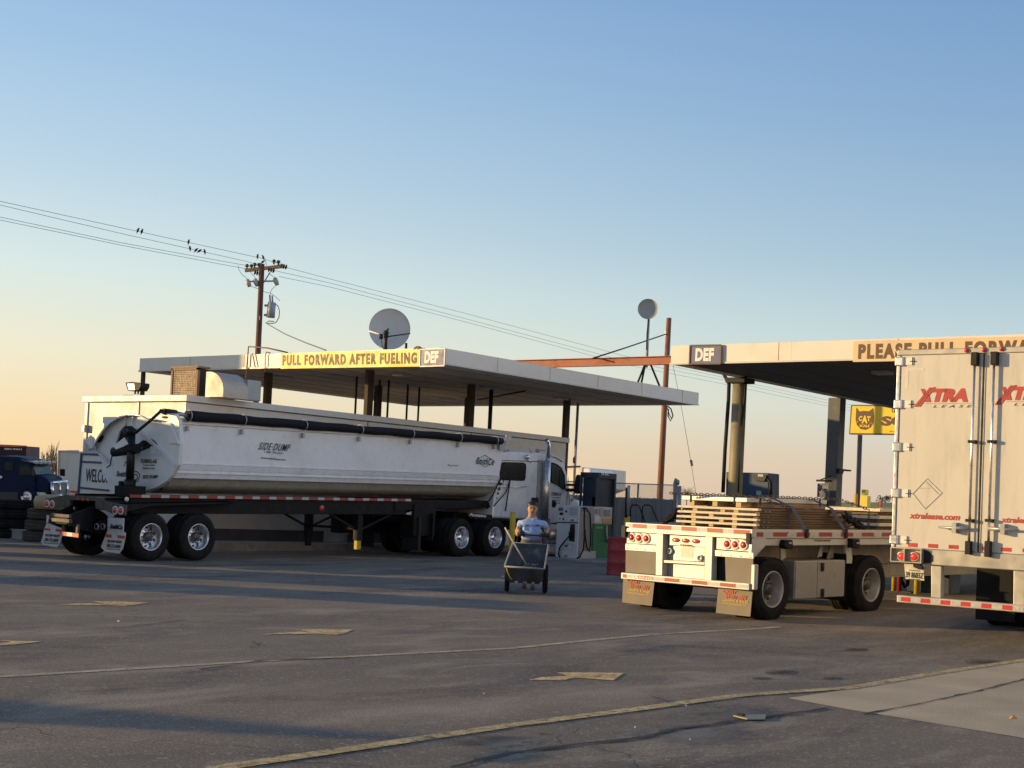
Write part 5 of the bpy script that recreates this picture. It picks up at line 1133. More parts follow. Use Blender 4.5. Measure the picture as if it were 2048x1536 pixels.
hp_=thing('chain_heap','tangled heap of rusty chain and tarpaulin by the forward strap','chain',tuple(wm(FB)@qf(1722,1062,0,HW-.2)))
mb=MB(); rnd=random.Random(3)
for i in range(60):
    t=rnd.random(); P=(wm(FB)@qf(1690+t*50,1030+t*38+rnd.uniform(-5,5),0,HW-.1)); d=Vector([rnd.uniform(-1,1) for _ in range(3)]).normalized()*.07
    mb.tube([P-d,P+d],.022,5)
mb.build('links',steel_dark,hp_)
hp2=thing('folded_tarp','crumpled dark tarp and rope at the left of the timber stack','tarp',tuple(wm(FB)@qf(1345,1048,1,ys0-.1)))
mb=MB()
for i in range(46):
    t=rnd.random(); P=wm(FB)@qf(1330+t*22,1047-t*22+rnd.uniform(-3,3),1,ys0+.0); d=Vector((.10,.03,.09))*rnd.uniform(.4,1.2)+Vector([rnd.uniform(-1,1) for _ in range(3)])*.05; mb.tube([P-d,P+Vector((0,0,.01)),P+d],[.008,.022,.010],5)
mb.build('cloth',tarp_black,hp2)
# forward pack
A=qf(1738,1030,0,xr_-.1)
fw=load_thing('timber_pack','lower white edged pack farther forward on the flatbed','timber pack',((xl_+xr_)/2,yend+.9,ZD+.004))
hwx=(xr_-xl_)/2
for k in range(3):
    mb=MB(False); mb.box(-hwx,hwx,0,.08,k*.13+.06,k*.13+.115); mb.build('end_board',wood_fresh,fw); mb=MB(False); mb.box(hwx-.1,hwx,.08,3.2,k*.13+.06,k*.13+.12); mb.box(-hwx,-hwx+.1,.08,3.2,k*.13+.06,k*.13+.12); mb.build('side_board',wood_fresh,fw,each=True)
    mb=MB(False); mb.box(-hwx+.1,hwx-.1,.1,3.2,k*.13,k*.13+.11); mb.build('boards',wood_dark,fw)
# ------------------------------------------------------------------ box trailer
XT=thing('box_trailer','tall white box trailer with red lettering on its closed rear doors','trailer',(-8.0,19.9,-.03),rx=.033)
def qx(x,y,ax,val): return hit(x,y,ax,val,XT)
xl=qx(1796,700,1,0).x; xlb=qx(1784,1100,1,0).x; xl=(xl+xlb)/2; xr=xl+2.59; zt=qx(1796,700,1,0).z; BL=15.5
zs=qx(1816,1096,1,0).z; zsb=qx(1883,1131,1,0).z

side_m=mat('box_side',(.74,.72,.68),.35,metal=.2,var=.04)
mb=MB(False); mb.box(xl+.03,xr-.03,.08,BL,zs-.1,zt-.05); mb.build('body',side_m,XT,bev=.01)
fpx=lambda nm,px,m,val=0,th=.02,bev=0,par=None,ax=1,**k: (lambda mb:(mb.plate(px,ax,val,th,XT),mb.build(nm,m,par or XT,bev=bev,**k))[1])(MB(False))
frm=mat('trailer_frame',(.50,.47,.40),.4,metal=.5,var=.1,sc=4,dirt=(.4,.35,.28),dsc=3)
zd=qx(1800,711,1,0).z
mb=MB(False); mb.box(xl,xr,-.02,.1,zd,zt); mb.build('header',frm,XT,bev=.01)
mb=MB(False); mb.box(xl,xl+.05,-.03,.1,zs,zd); mb.build('door_post',alu,XT,bev=.01)
mb=MB(False); mb.box(xr-.05,xr,-.03,.1,zs,zd); mb.build('door_post',alu,XT,bev=.01)
mb=MB(False); mb.box(xl,xr,-.03,.3,zsb,zs); mb.build('sill',frm,XT,bev=.012)
xm_=qx(1964,900,1,0).x
doors=[]
for A_,B_,lab in ((xl+.055,xm_-.02,'left rear door'),(xm_+.02,xr-.055,'right rear door')):
    mb=MB(False); mb.box(A_,B_,-.012,.05,zs+.004,zd-.004); doors.append(mb.build('door',trailer_cream,XT,bev=.006,label=lab))
mb=MB(False); mb.box(xm_-.045,xm_-.015,-.03,-.012,zs,zd-.01); mb.box(xm_+.012,xm_+.024,-.022,-.012,zs,zd-.01); mb.build('door_seal',frm,XT,each=True)
for py,dx in ((723,0),(808.5,-1.5),(894,-3),(986,-6),(1079,-7.5)):
    P=qx(1797.5+dx,py,1,-.03); mb=MB(False); mb.box(xl-.02,xl+.10,-.055,-.0,P.z-.065,P.z+.065); h_=mb.build('hinge',alu,XT,bev=.015)
    mb=MB(False); mb.box(xl+.10,xl+.245,-.024,-.012,P.z-.05,P.z+.05); mb.build('hinge_leaf',sign_white,h_)
    mb=MB(False); mb.box(xl+.225,xl+.235,-.03,-.012,P.z-.055,P.z+.055); mb.box(xl+.19,xl+.27,-.03,-.012,P.z-.005,P.z+.005); mb.build('hinge_bolt',steel_dark,h_)
for i,(tx,ty,bx,by) in enumerate(((1948.5,706,1938.5,1100),(1987,705,1978,1105))):
    T=qx(tx,ty,1,-.07);Bq=qx(bx,by,1,-.07); X_=(T.x+Bq.x)/2
    mb=MB(False); mb.cyl((X_,-.07,Bq.z),(X_,-.07,T.z),.019,10); bar=mb.build('lock_bar',alu,XT)
    for py in (883,1041):
        P=qx(bx,py,1,-.07); mb=MB(False); mb.box(X_-.05,X_+.05,-.10,-.012,P.z-.02,P.z+.02); mb.build('bar_bracket',steel_dark,bar)
    mb=MB(False); mb.box(X_-.04,X_+.05,-.12,-.012,T.z-.17,T.z+.01); mb.build('bar_keeper',steel_dark,bar,bev=.01)
    P=qx(bx,1085,1,-.07); mb=MB(False); mb.box(X_-.04,X_+.04,-.12,-.03,Bq.z-.06,P.z+.02); mb.build('bar_keeper',steel_dark,bar,bev=.01)
    hz=qx(bx,1057,1,-.07).z; s_=-1 if i==0 else 1
    mb=MB(False); mb.tube([Vector((X_,-.09,hz)),Vector((X_+s_*.18,-.10,hz)),Vector((X_+s_*.42,-.10,hz))],[.03,.022,.016],8); mb.box(X_+s_*.2-.03,X_+s_*.2+.03,-.12,-.012,hz-.07,hz+.07); mb.build('door_handle',galv,bar)
# logo and lettering
def dx_(nm,s,bl,br,tl,m,par,off=-.016,**k): return textpx(nm,s,bl,br,tl,1,off,m,XT,parent=par,**k)
for dxp,dyp,par in ((0,0,doors[0]),(161.7,-4,doors[1])):
    o_=lambda l:[(x+dxp,y+dyp) for x,y in l]
    mb=MB(False)
    for l in ([(1827,813.5),(1833,813.5),(1864,775),(1859,774.5)],[(1834.5,813.5),(1840,813.5),(1871.5,774),(1866.5,774)],[(1841,777.5),(1848,777.5),(1852.5,785.5),(1847,792)],[(1857.5,788),(1861,804),(1850.5,804),(1852,796)]): mb.plate(o_(l),1,-.02,.006,XT)
    mb.build('logo_stroke',ink_red,par,each=True)
    dx_('lettering','TRA',*o_([(1864,804),(1935.5,804),(1865,777)]),ink_red,par,bold=.075,shear=.22,space=.95)
    mb=MB(False); mb.plate(o_([(1852,806.3),(1942,806),(1942,807.3),(1851,807.6)]),1,-.016,.003,XT); mb.build('logo_line',orange_decal,par)
    dx_('lettering','LEASE',*o_([(1866,815.2),(1943,815),(1867.5,810)]),mat('lease_ink%d'%dxp,(.10,.06,.05),.5),par,bold=.01,shear=.25,space=1.9)
    dx_('lettering','xtralease.com',*( [(1818,1037),(1919,1041),(1819.5,1024.5)] if not dxp else [(2001,1045),(2103,1049),(2002.5,1033)]),ink_red,par,bold=.03,shear=.2)
for l in ([(1854,957),(1884,986)],[(1884,986),(1850,1018)],[(1850,1018),(1826,987)],[(1826,987),(1854,957)],[(1850,962),(1879,990)],[(1834,976),(1858,976)]):
    mb=MB(False); mb.beam(qx(*l[0],1,-.015),qx(*l[1],1,-.015),.006,.010,(0,1,0)); mb.build('placard_frame',galv,doors[0])
mb=MB(False); mb.plate([(1811,736),(1849,735),(1849,741),(1817,742),(1815,780),(1811,780)],1,-.0145,.002,XT); mb.build('tape_residue',mat('residue',(.66,.61,.52),.5),doors[0])
for a_,b_ in ((1816,1835),(1856,1876),(1897,1917),(1963,1972),(2002,2023),(2045,2064)):
    yy=lambda x:1085.6+(x-1816)*.049
    fpx('tape_patch',[(a_,yy(a_)),(b_,yy(b_)),(b_,yy(b_)+8),(a_,yy(a_)+7.6)],tape_red,-.015,.003,par=doors[0] if b_<1965 else doors[1])
for x,y in ((1932.7,697.5),(1968,696.5),(2003,694.5)):
    P=qx(x,y+3,1,-.03); mb=MB(False); mb.ball(P,.035,10,8); mb.build('marker_light',lens_red,XT)
# tail light box
A=qx(1781,1094,1,-.12);B=qx(1842,1127,1,-.12); C=qx(1781,1123,1,-.12)
mb=MB(False); x0,x1=A.x,B.x; z0,z1=B.z+.0,A.z; t_=.012
mb.box(x0,x1,-.12,-.03,z1-t_,z1); mb.box(x0,x1,-.12,-.03,z0,z0+t_); mb.box(x0,x0+t_,-.12,-.03,z0+t_,z1-t_); mb.box(x1-t_,x1,-.12,-.03,z0+t_,z1-t_); mb.box((x0+x1)/2-.03,(x0+x1)/2-.03+t_,-.12,-.03,z0+t_,z1-t_)
lb=mb.build('light_box',frm,XT)
for x,y in ((1803,1112.5),(1828,1113.5)):
    P=qx(x,y,1,-.06); mb=MB(False); mb.lathe(P,(0,-1,0),[(0,.02),(.045,.016),(.053,0)],18); tl=mb.build('tail_light',mat('lit_red' ,(.7,.04,.03),.25,emit=(.9,.03,.02,.35)) if 'lit_red' not in MATS else MATS['lit_red'],XT); mb=MB(False); mb.lathe(P,(0,-1,0),[(.055,.005),(.068,.008),(.07,-.02)],18); mb.build('lamp_ring',frm,tl)
fpx('light_cover',[(1842,1097),(1858,1103),(1866,1112),(1866,1122),(1860,1127),(1842,1127)],steel_dark,-.036,.006)  # dark plate drawn as the shadow the light box casts on the sill
# plate
lp=fpx('license_plate',[(1809,1137),(1847,1140.5),(1848.5,1161.5),(1811,1158)],mat('plate_white',(.66,.6,.42),.4),-.05,.006,.002)
dx_('lettering','39 8603Z',(1811,1154.5),(1846,1157.5),(1811,1143),ink,lp,off=-.056,bold=.005)
dx_('lettering','TRAILER',(1817,1141),(1840,1143),(1817,1139),ink,lp,off=-.056); dx_('lettering','OKLAHOMA',(1817,1158.5),(1840,1160.2),(1817,1156.8),ink,lp,off=-.056)
fpx('plate_lamp',[(1825,1126),(1840,1128),(1847,1138),(1838,1139),(1826,1134)],steel_dark,-.07,.05,.01)
fpx('plate_bracket',[(1808,1127),(1850,1130),(1849,1142),(1809,1138)],frm,-.03,.03)
# underride guard
for l in ([(1862,1131),(1883,1133),(1881.5,1197),(1862,1195)],[(2027,1141),(2050,1143),(2049,1212),(2026,1210)]): fpx('guard_post',l,frm,-.02,.12,.01)
A=qx(1793.7,1190,1,-.04);B=qx(1793.7,1204.4,1,-.04); mb=MB(False); mb.box(A.x,A.x+2.4,-.04,.06,B.z,A.z); gd=mb.build('underride_guard',frm,XT,bev=.01)
mb=MB(False); mb.box(A.x+.02,A.x+2.38,-.044,-.04,B.z+.02,A.z-.02); mb.build('reflective_tape',tape_mat('tape_xtra',0,.287,.5,-A.x-.065+2.87,c1=(.58,.05,.05)),gd)
# axles (mostly out of frame) and mud flap
WX=xl+1.295
for yy in (3.95,5.2):
    for s_ in (1,-1): wheel(XT,(WX+s_*1.27,yy,.5-.033*yy+g(-7,20+yy)+.03),s_,Rr=.5)
    mb=MB(False); mb.cyl((WX-.9,yy,.45-.033*yy+.1),(WX+.9,yy,.45-.033*yy+.1),.07); mb.build('axle',black_frame,XT)
mb=MB(False); mb.box(WX-1.22,WX-.6,3.1,3.12,.10,1.0); mb.box(WX+.6,WX+1.22,3.1,3.12,.10,1.0); mb.build('mud_flap',black_hole,XT,each=True)
mb=MB(False); mb.box(WX-.6,WX+.6,2.4,7.4,.62,zsb); mb.build('slider_frame',black_frame,XT)
# ------------------------------------------------------------------ utility pole, wires, birds
PD=70.0
def pd(x,y,Y=PD): return dep(x,y,Y)
up=thing('utility_pole','brown wooden utility pole with crossarm and grey transformer behind the kiosk','utility pole',(pd(514,779).x,pd(514,779).y,0))
P0=pd(508.5,890);P1=pd(524,528)
P0=Vector((P0.x,P0.y,0.1)); mb=MB(); mb.tube([P0,P1],[.17,.125],12); mb.build('pole',pole_wood,up)
mb=MB(); mb.beam(pd(490,541),pd(570,532),.14,.16); mb.build('crossarm',arm_wood,up)
mb=MB(); mb.beam(pd(497,543),pd(548,536),.12,.14); 
mb=MB(); mb.tube([pd(540,545),pd(527,566)],.03); mb.build('arm_brace',galv,up)
mb=MB(); mb.beam(pd(500,563),pd(553,562),.07,.07); mb.build('cutout_arm',arm_wood,up)
for x,y in ((494,532.5),(509.5,530),(518,530.5),(548,523.5),(557,525),(503,533)):
    mb=MB(); c=pd(x,y); mb.lathe(c,(0,0,1),[(0,-.12),(.05,-.12),(.03,-.04),(.11,-.02),(.06,.02),(.11,.05),(.05,.1),(0,.12)],10); mb.build('insulator',insul,up)
for x,y in ((568,533),(543,540),(515,546)):
    mb=MB(); c=pd(x,y); d=(pd(x+20,y+5)-pd(x-20,y-5)).normalized()
    for k in (-1,0,1): mb.lathe(c+d*k*.11,d,[(0,-.04),(.12,-.03),(.12,.0),(.05,.04)],10)
    mb.build('strain_insulator',insul,up)
for x,y in ((496.5,566),(512,565),(552,563)):
    mb=MB(); mb.tube([pd(x-2.5,y-7),pd(x,y),pd(x+3,y+7)],[.09,.12,.09],8); mb.build('fuse_cutout',porcelain,up)
mb=MB(); a=pd(544,605);b=pd(541,635); mb.cyl(b,a,.20,18,.19); mb.cyl(pd(540.5,604),pd(539.5,590),.04,8); mb.cyl(pd(545,605),pd(544.5,591),.04,8); mb.beam(pd(529,611),pd(536,611),.1,.1); mb.beam(pd(528,630),pd(534,630),.1,.1); mb.build('transformer',mat('transformer_grey',(.35,.38,.40),.45,var=.05),up)
mb=MB(); mb.tube([pd(517,605),pd(516,636)],.05); mb.build('riser_conduit',mat('pvc_pipe',(.6,.5,.3),.5),up)
mb=MB(); mb.tube([pd(519.5,636.5),pd(521,636.5)],.17,12); mb.build('pole_band',MATS['pvc_pipe'],up)
def lead(pts,r=.012,nm='lead_wire'):
    mb=MB(); mb.tube([pd(*p) for p in pts],r,5); return mb.build(nm,wirem,up)
lead([(476.5,531),(478,540),(484,549),(495,558)]); lead([(497,540),(505,549),(512,558)]); lead([(537,546),(546,553),(552,556)]); lead([(500,572),(512,576),(521,579),(532,585),(541,586),(552,594),(560,602)]); lead([(553,570),(545,577),(541,584),(540,592)])
lead([(548,606),(556,612),(559,622),(558,635),(552,645),(545,647),(531,646),(538,642),(548,643)],.022,'service_lead')
lead([(527,513),(531,522),(533,531)])
def wire(lab,pts,r=.010):
    """points: (px,py,depth)"""
    P=[dep(*p) for p in pts]; t=thing('power_line',lab,'power line',tuple(P[0]),'overhead power lines'); mb=MB(); Q=[]
    for i in range(len(P)-1):
        for k in range(8): Q.append(P[i].lerp(P[i+1],k/8))
    Q.append(P[-1]); mb.tube(Q,r,5); mb.build('conductor',wirem,t)
wire('highest overhead wire left of the utility pole',[(-420,308,42),(0,402.5,58),(240,455,62.5),(525,517,69),(568,531,70)])
wire('second overhead wire left of the utility pole, where four birds sit',[(-420,330,42),(0,410,58),(240,466.5,62.5),(494,523,69),(515,530,69.5)])
wire('third overhead wire down from the top at the left',[(-420,361,42),(0,434,58),(240,485,62.5),(476,528,69),(494,531,69.5)])
wire('lowest overhead wire left of the utility pole',[(-420,368,42),(0,440,58),(240,490,62.5),(445,529,68),(490,537,70)])
wire('highest overhead wire right of the utility pole',[(571,534.5,70),(660,558,74),(920,624,86),(1250,712,105),(1447,755,120),(1640,797,140),(1900,850,180)])
wire('middle overhead wire right of the utility pole',[(548,541,70),(660,566,74),(920,634.5,86),(1250,722,105),(1447,760,120),(1640,803,140),(1900,856,180)])
wire('lowest overhead wire right of the utility pole',[(558,553,70),(660,574,74),(920,641,86),(1250,729,105),(1447,768,120),(1640,809,140),(1900,862,180)])
P=[(535,648,70),(570,668,62),(610,685,55),(652,700.5,48)]
t=thing('service_cable','drooping service cable from the utility pole to the kiosk canopy','cable',tuple(dep(*P[0]))); mb=MB(); mb.tube([dep(*p) for p in P],.022,6); mb.build('cable',wirem,t)
def bird(x,y,Y,lab,ang,h=.20):
    b=thing('bird',lab,'bird',tuple(dep(x,y+4,Y)),'starlings on the wires'); c=dep(x,y,Y); mb=MB()
    rt=Vector((math.cos(YAW),math.sin(YAW),0)); up_=Vector((0,0,1)); s=math.sin(ang); 
    ax=(up_*math.cos(ang)+rt*s).normalized(); k=rt*(1 if s>0 else -1)
    mb.tube([c-ax*h*.72,c-ax*h*.45,c-ax*h*.2,c+ax*h*.05,c+ax*h*.25,c+ax*h*.38,c+ax*h*.47+k*.01,c+ax*h*.53+k*.03],[.008,.02,.042,.055,.045,.032,.034,.012],8)
    mb.tube([c+ax*h*.48+k*.03,c+ax*h*.46+k*.075],[.012,.003],5); mb.build('body',bird_black,b)
for x,y,Y,a,l in ((275.5,461,63,.35,'bird at the far left of the highest wire'),(283.5,463,63,.25,'bird second from the left on the highest wire'),(377,484,65.5,.1,'bird alone on the highest wire above the group of four'),(380,497,65,-.15,'leftmost of four birds on the second wire'),(391.5,500.5,65.3,.7,'second of four birds on the second wire'),(398.5,502,65.6,.9,'third of four birds on the second wire'),(409.5,503.5,66,-.15,'rightmost of four birds on the second wire'),(515,513,69,.05,'bird on the highest wire close to the pole'),(526.5,515,69.3,-.35,'slim bird just above the pole top'),(525,524,70,.9,'bird perched on the pole top')):
    bird(x,y,Y,l,a)
# ------------------------------------------------------------------ second pole with guy wires
PB=62.0
wp=thing('wooden_pole','plain reddish wooden pole between the two canopies','pole',(dep(1317,1030,PB).x,dep(1317,1030,PB).y,.2))
B0=dep(1316.5,1050,PB);B1=dep(1338,636,PB); mb=MB(); mb.tube([Vector((B0.x,B0.y,0)),B1],[.145,.105],14); mb.build('pole',pole_wood2,wp)
mb=MB(); mb.box(B1.x-.12,B1.x-.05,B1.y-.1,B1.y,dep(1332,668,PB).z-.12,dep(1332,668,PB).z+.12); mb.build('bracket',galv,wp)
mb=MB(); mb.tube([dep(1335,812,PB),dep(1342,818,PB),dep(1346,832,PB),dep(1341,842,PB),dep(1336,832,PB),dep(1337,818,PB)],.03,6); mb.tube([dep(1334,814,PB),dep(1339,830,PB),dep(1344,838,PB)],.02,5); mb.build('coiled_cable',steel_dark,wp)
t=thing('guy_cable','cable sloping down from the reddish pole to the kiosk canopy roof','cable',tuple(dep(1330,668,PB))); mb=MB(); mb.tube([dep(1331,668.5,PB),dep(1250,696,54.5),dep(1186,716.5,48.3)],.026,6); mb.build('cable',steel_dark,t)
t=thing('guy_wire','thin guy wire running down beside the reddish pole','wire',tuple(dep(1392,990,PB-6))); mb=MB(); mb.tube([dep(1346,730,PB-2),dep(1362,810,PB-3),dep(1382,925,PB-5),dep(1393,996,PB-6)],.010,5); mb.build('wire',wirem,t); mb=MB(); mb.cyl(dep(1382,920,PB-5),dep(1384,932,PB-5),.05,8); mb.build('guy_insulator',wirem,t)
# ------------------------------------------------------------------ dishes
def dish(lab,cx,cy,rp,val,m,kind):
    c=hit(cx,cy,1,val); e=hit(cx+rp,cy,1,val); d=dep(cx,cy,(c-CAM).dot(Vector((-math.sin(YAW),math.cos(YAW),0)))); Y=(c-CAM).dot(Vector((-math.sin(YAW),math.cos(YAW),0))); r=rp*Y/FPX
    t=thing('satellite_dish',lab,'satellite dish',(c.x,c.y,K)); ax=(CAM-c); ax.z=0; ax.normalize()
    if kind=='back': ax=-ax
    mb=MB(); mb.lathe(c,ax,[(0,-.18*r),(r*.3,-.165*r),(r*.6,-.12*r),(r*.85,-.05*r),(r,0),(r*1.01,.012),(r*1.0,-.03),(r*.6,-.15*r),(0,-.22*r)],40); mb.build('reflector',m,t)
    return t,c,r,ax,Y
t,c,r_,ax,Yd=dish('big grey satellite dish above the yellow banner',779.3,658,41,A0+2.2,grey_dish,'f')
pq=lambda x,y,o=0: dep(x,y,Yd-o)
mb=MB(); mb.tube([pq(771,706,.35),pq(772,668,.45)],.05,8); mb.build('mast',steel_dark,t)
mb=MB(); mb.tube([pq(738,662,.05),pq(764,670,.6)],.025,6); mb.build('feed_arm',sign_white,t)
mb=MB(); mb.tube([pq(820,667,.05),pq(776,673,.6)],.022,6); mb.build('feed_arm',steel_dark,t)
mb=MB(); mb.ball(pq(772,666,.6),.09,10,8); mb.tube([pq(768,672,.6),pq(776,672,.6)],.06,8); mb.tube([pq(762,668,.6),pq(762,678,.6)],.06,8); mb.tube([pq(774,662,.6),pq(777,657,.6)],.03,6); mb.tube([pq(762,675,.5),pq(764,690,.5),pq(768,700,.5)],.012,5); mb.build('feed_horn',steel_dark,t)
mb=MB(); mb.tube([pq(812,700,-.2),pq(812.5,686,-.2)],.04,6); mb.build('rear_strut',steel_dark,t)
mb=MB(); z_=K; mb.tube([Vector((c.x-.5,c.y+.2,z_)),Vector((c.x+.5,c.y+.2,z_))],.04); mb.build('foot',steel_dark,t)
mb=MB(); mb.tube([dep(722,680,60),dep(733,684,59),dep(740,687,58)],.02,5)
t,c,r_,ax,Yd=dish('small round dish on a tall mast beside the reddish pole',1296,618,20.3,A1-3.0,mat('dish_tan',(.40,.40,.37),.55,var=.05),'f')
mb=MB(); mb.tube([pq(1297.5,636,-.1),pq(1293,735,-.1)],.045,8); mb.build('mast',galv,t)
mb=MB()
for bx,by in ((1276,764),(1283,765),(1319,772)): mb.tube([pq(1291 if bx<1300 else 1300,726,-.1),pq(bx,by,-.1)],.035,6)
mb.build('mast_leg',steel_dark,t,each=True)
mb=MB(); mb.tube([pq(1297,636,-.05),pq(1294,668,-.05),pq(1293,700,-.05)],.02,5); mb.build('cable',steel_dark,t)
# ------------------------------------------------------------------ dispensers
def prism_between(mb,px_bl,n_w,a_w,z0,z1): pass
DA=34.4
A=hit(1115,1013,1,DA);B=hit(1158.4,1012,1,DA);C=hit(1111,1118,1,DA);D=hit(1153.5,1121.5,1,DA)
dx0=(A.x+C.x)/2;dx1=(B.x+D.x)/2;dz0=(C.z+D.z)/2;dz1=(A.z+B.z)/2; E_=hit(1184.6,1060,0,dx1); dep_=E_.y-DA
dw_=thing('fuel_dispenser','white DEF pump with black nozzle, nearest the wheelbarrow','fuel pump',((dx0+dx1)/2,DA,dz0))
zp=hit(1120,1044,1,DA).z
mb=MB(); mb.box(dx0,dx1,DA,DA+.05,dz0,dz1); mb.build('front_panel',pump_white,dw_,bev=.01)
mb=MB(); mb.box(dx0+.01,dx1,DA+.05,DA+dep_,dz0,dz1); mb.build('cabinet',pump_grey,dw_,bev=.01)
pl_=lambda par,nm,px,m,off=.01,th=.01,ax=1,val=DA: (lambda mb:(mb.plate(px,ax,val+(-off if ax==1 else off),th),mb.build(nm,m,par))[1])(MB())
pl_(dw_,'panel_edge',[(1113.5,1043.5),(1156,1044.5),(1156,1046.5),(1113.5,1045.5)],steel_dark)
pl_(dw_,'display',[(1117,1015),(1126,1015),(1126,1022),(1117,1022)],mat('lcd',(.12,.14,.13),.3)); pl_(dw_,'keypad',[(1119,1025),(1126,1025),(1126,1030),(1119,1030)],steel_dark); pl_(dw_,'card_slot',[(1130,1021),(1134,1021),(1134,1025),(1130,1025)],ink)
pl_(dw_,'price_window',[(1139,1015),(1155,1015.5),(1155,1031),(1139,1030.5)],mat('pale_window',(.45,.47,.48),.3)); pl_(dw_,'sticker',[(1117,1034),(1131,1034.5),(1131,1042),(1117,1041.5)],sign_white); pl_(dw_,'sticker',[(1136.5,1036),(1152,1036.5),(1152,1043),(1136.5,1042.5)],sign_white,.012)
def tx(par,s,bl,br,tl,ax=1,val=DA-.016,m=ink,**k): return textpx('lettering',s,bl,br,tl,ax,val,m,None,par,**k)
tx(dw_,'DEF',(1140,1041.5),(1148,1042),(1140,1038.5),val=DA-.025,bold=.03); tx(dw_,'7',(1118,1039.5),(1122,1039.5),(1118,1035.5),val=DA-.025,bold=.05); tx(dw_,'K',(1125,1040.5),(1130,1040.8),(1125,1035),val=DA-.025,bold=.05)
pl_(dw_,'label_frame',[(1121.5,1087),(1145.5,1087.5),(1145,1101),(1121,1100)],galv,.006,.006); pl_(dw_,'label_card',[(1122.3,1087.8),(1144.7,1088.3),(1144.3,1100.2),(1121.8,1099.3)],pump_white,.010,.004); tx(dw_,'DEF',(1129,1094),(1136,1094),(1129,1089.5),bold=.04); tx(dw_,'GPI',(1129,1113.5),(1134.5,1113.5),(1129,1110.5),bold=.04)
pl_(dw_,'nozzle_recess',[(1140.5,1048),(1150,1048.5),(1149,1084),(1138,1082),(1137,1066),(1140,1060)],ink,.004,.004)
mb=MB(); mb.tube([hit(x,y,1,DA-.08) for x,y in ((1143,1055),(1144,1064),(1141,1072),(1137,1074))],[.05,.06,.045,.03],8); mb.build('nozzle',black_frame,dw_)
mb=MB(); mb.tube([hit(x,y,1,DA-.12) for x,y in ((1137,1074),(1128,1084),(1119,1096),(1117,1108),(1121,1117),(1132,1122),(1147,1121),(1160,1113),(1167,1098),(1169,1075),(1168.5,1040),(1169,1016))],.022,8); mb.build('hose',black_frame,dw_)
mb=MB(); mb.tube([hit(x,y,0,dx1+.05) for x,y in ((1166,1017),(1172,1016),(1180,1028),(1182,1060),(1181,1090),(1178.5,1104),(1173,1092),(1171,1075),(1170,1060))],.022,8); mb.build('side_hose',black_frame,dw_)
tx(dw_,'CAUTION',(1165,1028),(1179,1028),(1165,1025),0,dx1+.012,m=sign_white,bold=.03)
mb=MB(); mb.box(dx1-.02,dx1+.06,DA+.1,DA+dep_+.15,dz0,dz0+.28); mb.build('plinth',galv,dw_)
# green dispenser with blue tower
GN=dx1-.35
GA=hit(1187,1060,0,GN).y; GB=hit(1224,1060,0,GN).y
gz0=hit(1190,1118,0,GN).z; gz1=hit(1190,1047,0,GN).z; gz2=hit(1190,1013,0,GN).z; gz3=hit(1190,944.5,0,GN).z
dg=thing('fuel_dispenser','green diesel pump under a tall navy hose tower','fuel pump',(GN-.4,GA,gz0))
mb=MB(); mb.box(GN-.85,GN,GA,GB,gz0,gz1); mb.build('lower_cabinet',pump_green,dg,bev=.01)
mb=MB(); mb.box(GN-.84,GN-.01,GA+.01,GB-.01,gz1,gz2); mb.build('control_head',pump_white,dg,bev=.01)
ba=hit(1161,943,1,GA+.02); mb=MB(); mb.box(ba.x,GN-.55,GA+.02,GA+.12,gz2,gz3); mb.build('tower_side',pump_blue,dg,bev=.01)
sl0=hit(1191,980,0,GN).y; sl1=hit(1198.5,980,0,GN).y; szt=hit(1195,956,0,GN).z; szb=hit(1195,995,0,GN).z
mb=MB(); mb.box(ba.x,GN+.02,GA+.12,GB+.08,szt,gz3); mb.box(ba.x,GN-.05,sl1,GB+.0,gz2,szt); mb.box(GN-.1,GN+.02,GA+.12,sl0,gz2,szt); mb.box(GN-.1,GN+.0,sl0,sl1,gz2,szb); mb.box(GN-.2,GN+.02,GB-.0,GB+.08,gz0,szt); mb.build('hose_tower',pump_navy,dg)
tx(dg,'FUEL',(1203,950.5),(1218,951),(1203,945.5),0,GN+.03,m=sign_white,bold=.04)
for l,m_ in (([(1190,1018),(1197,1018),(1197,1028),(1190,1028)],pump_grey),([(1200,1016),(1207,1016),(1207,1033),(1200,1033)],galv),([(1209,1019),(1221,1019.5),(1221,1033),(1209,1033)],pump_grey),([(1190,1032),(1199,1032),(1199,1043),(1190,1043)],sign_white),([(1205,1037),(1223,1037),(1223,1047),(1206,1047)],orange_decal)): pl_(dg,'control_panel',l,m_,.012,.01,0,GN)
pl_(dg,'label_strip',[(1192,1053),(1206,1053),(1206,1057),(1192,1057)],pump_green if 0 else mat('lime_label',(.2,.4,.08),.5),.01,.008,0,GN)
pl_(dg,'nozzle_recess',[(1211,1050),(1224,1050),(1221,1085),(1212,1084),(1209,1066)],ink,.006,.005,0,GN)
mb=MB(); mb.tube([hit(x,y,0,GN+.08) for x,y in ((1213,1050),(1213,1072),(1216,1082),(1222,1084),(1227,1080))],.03,8); mb.build('nozzle',galv,dg)
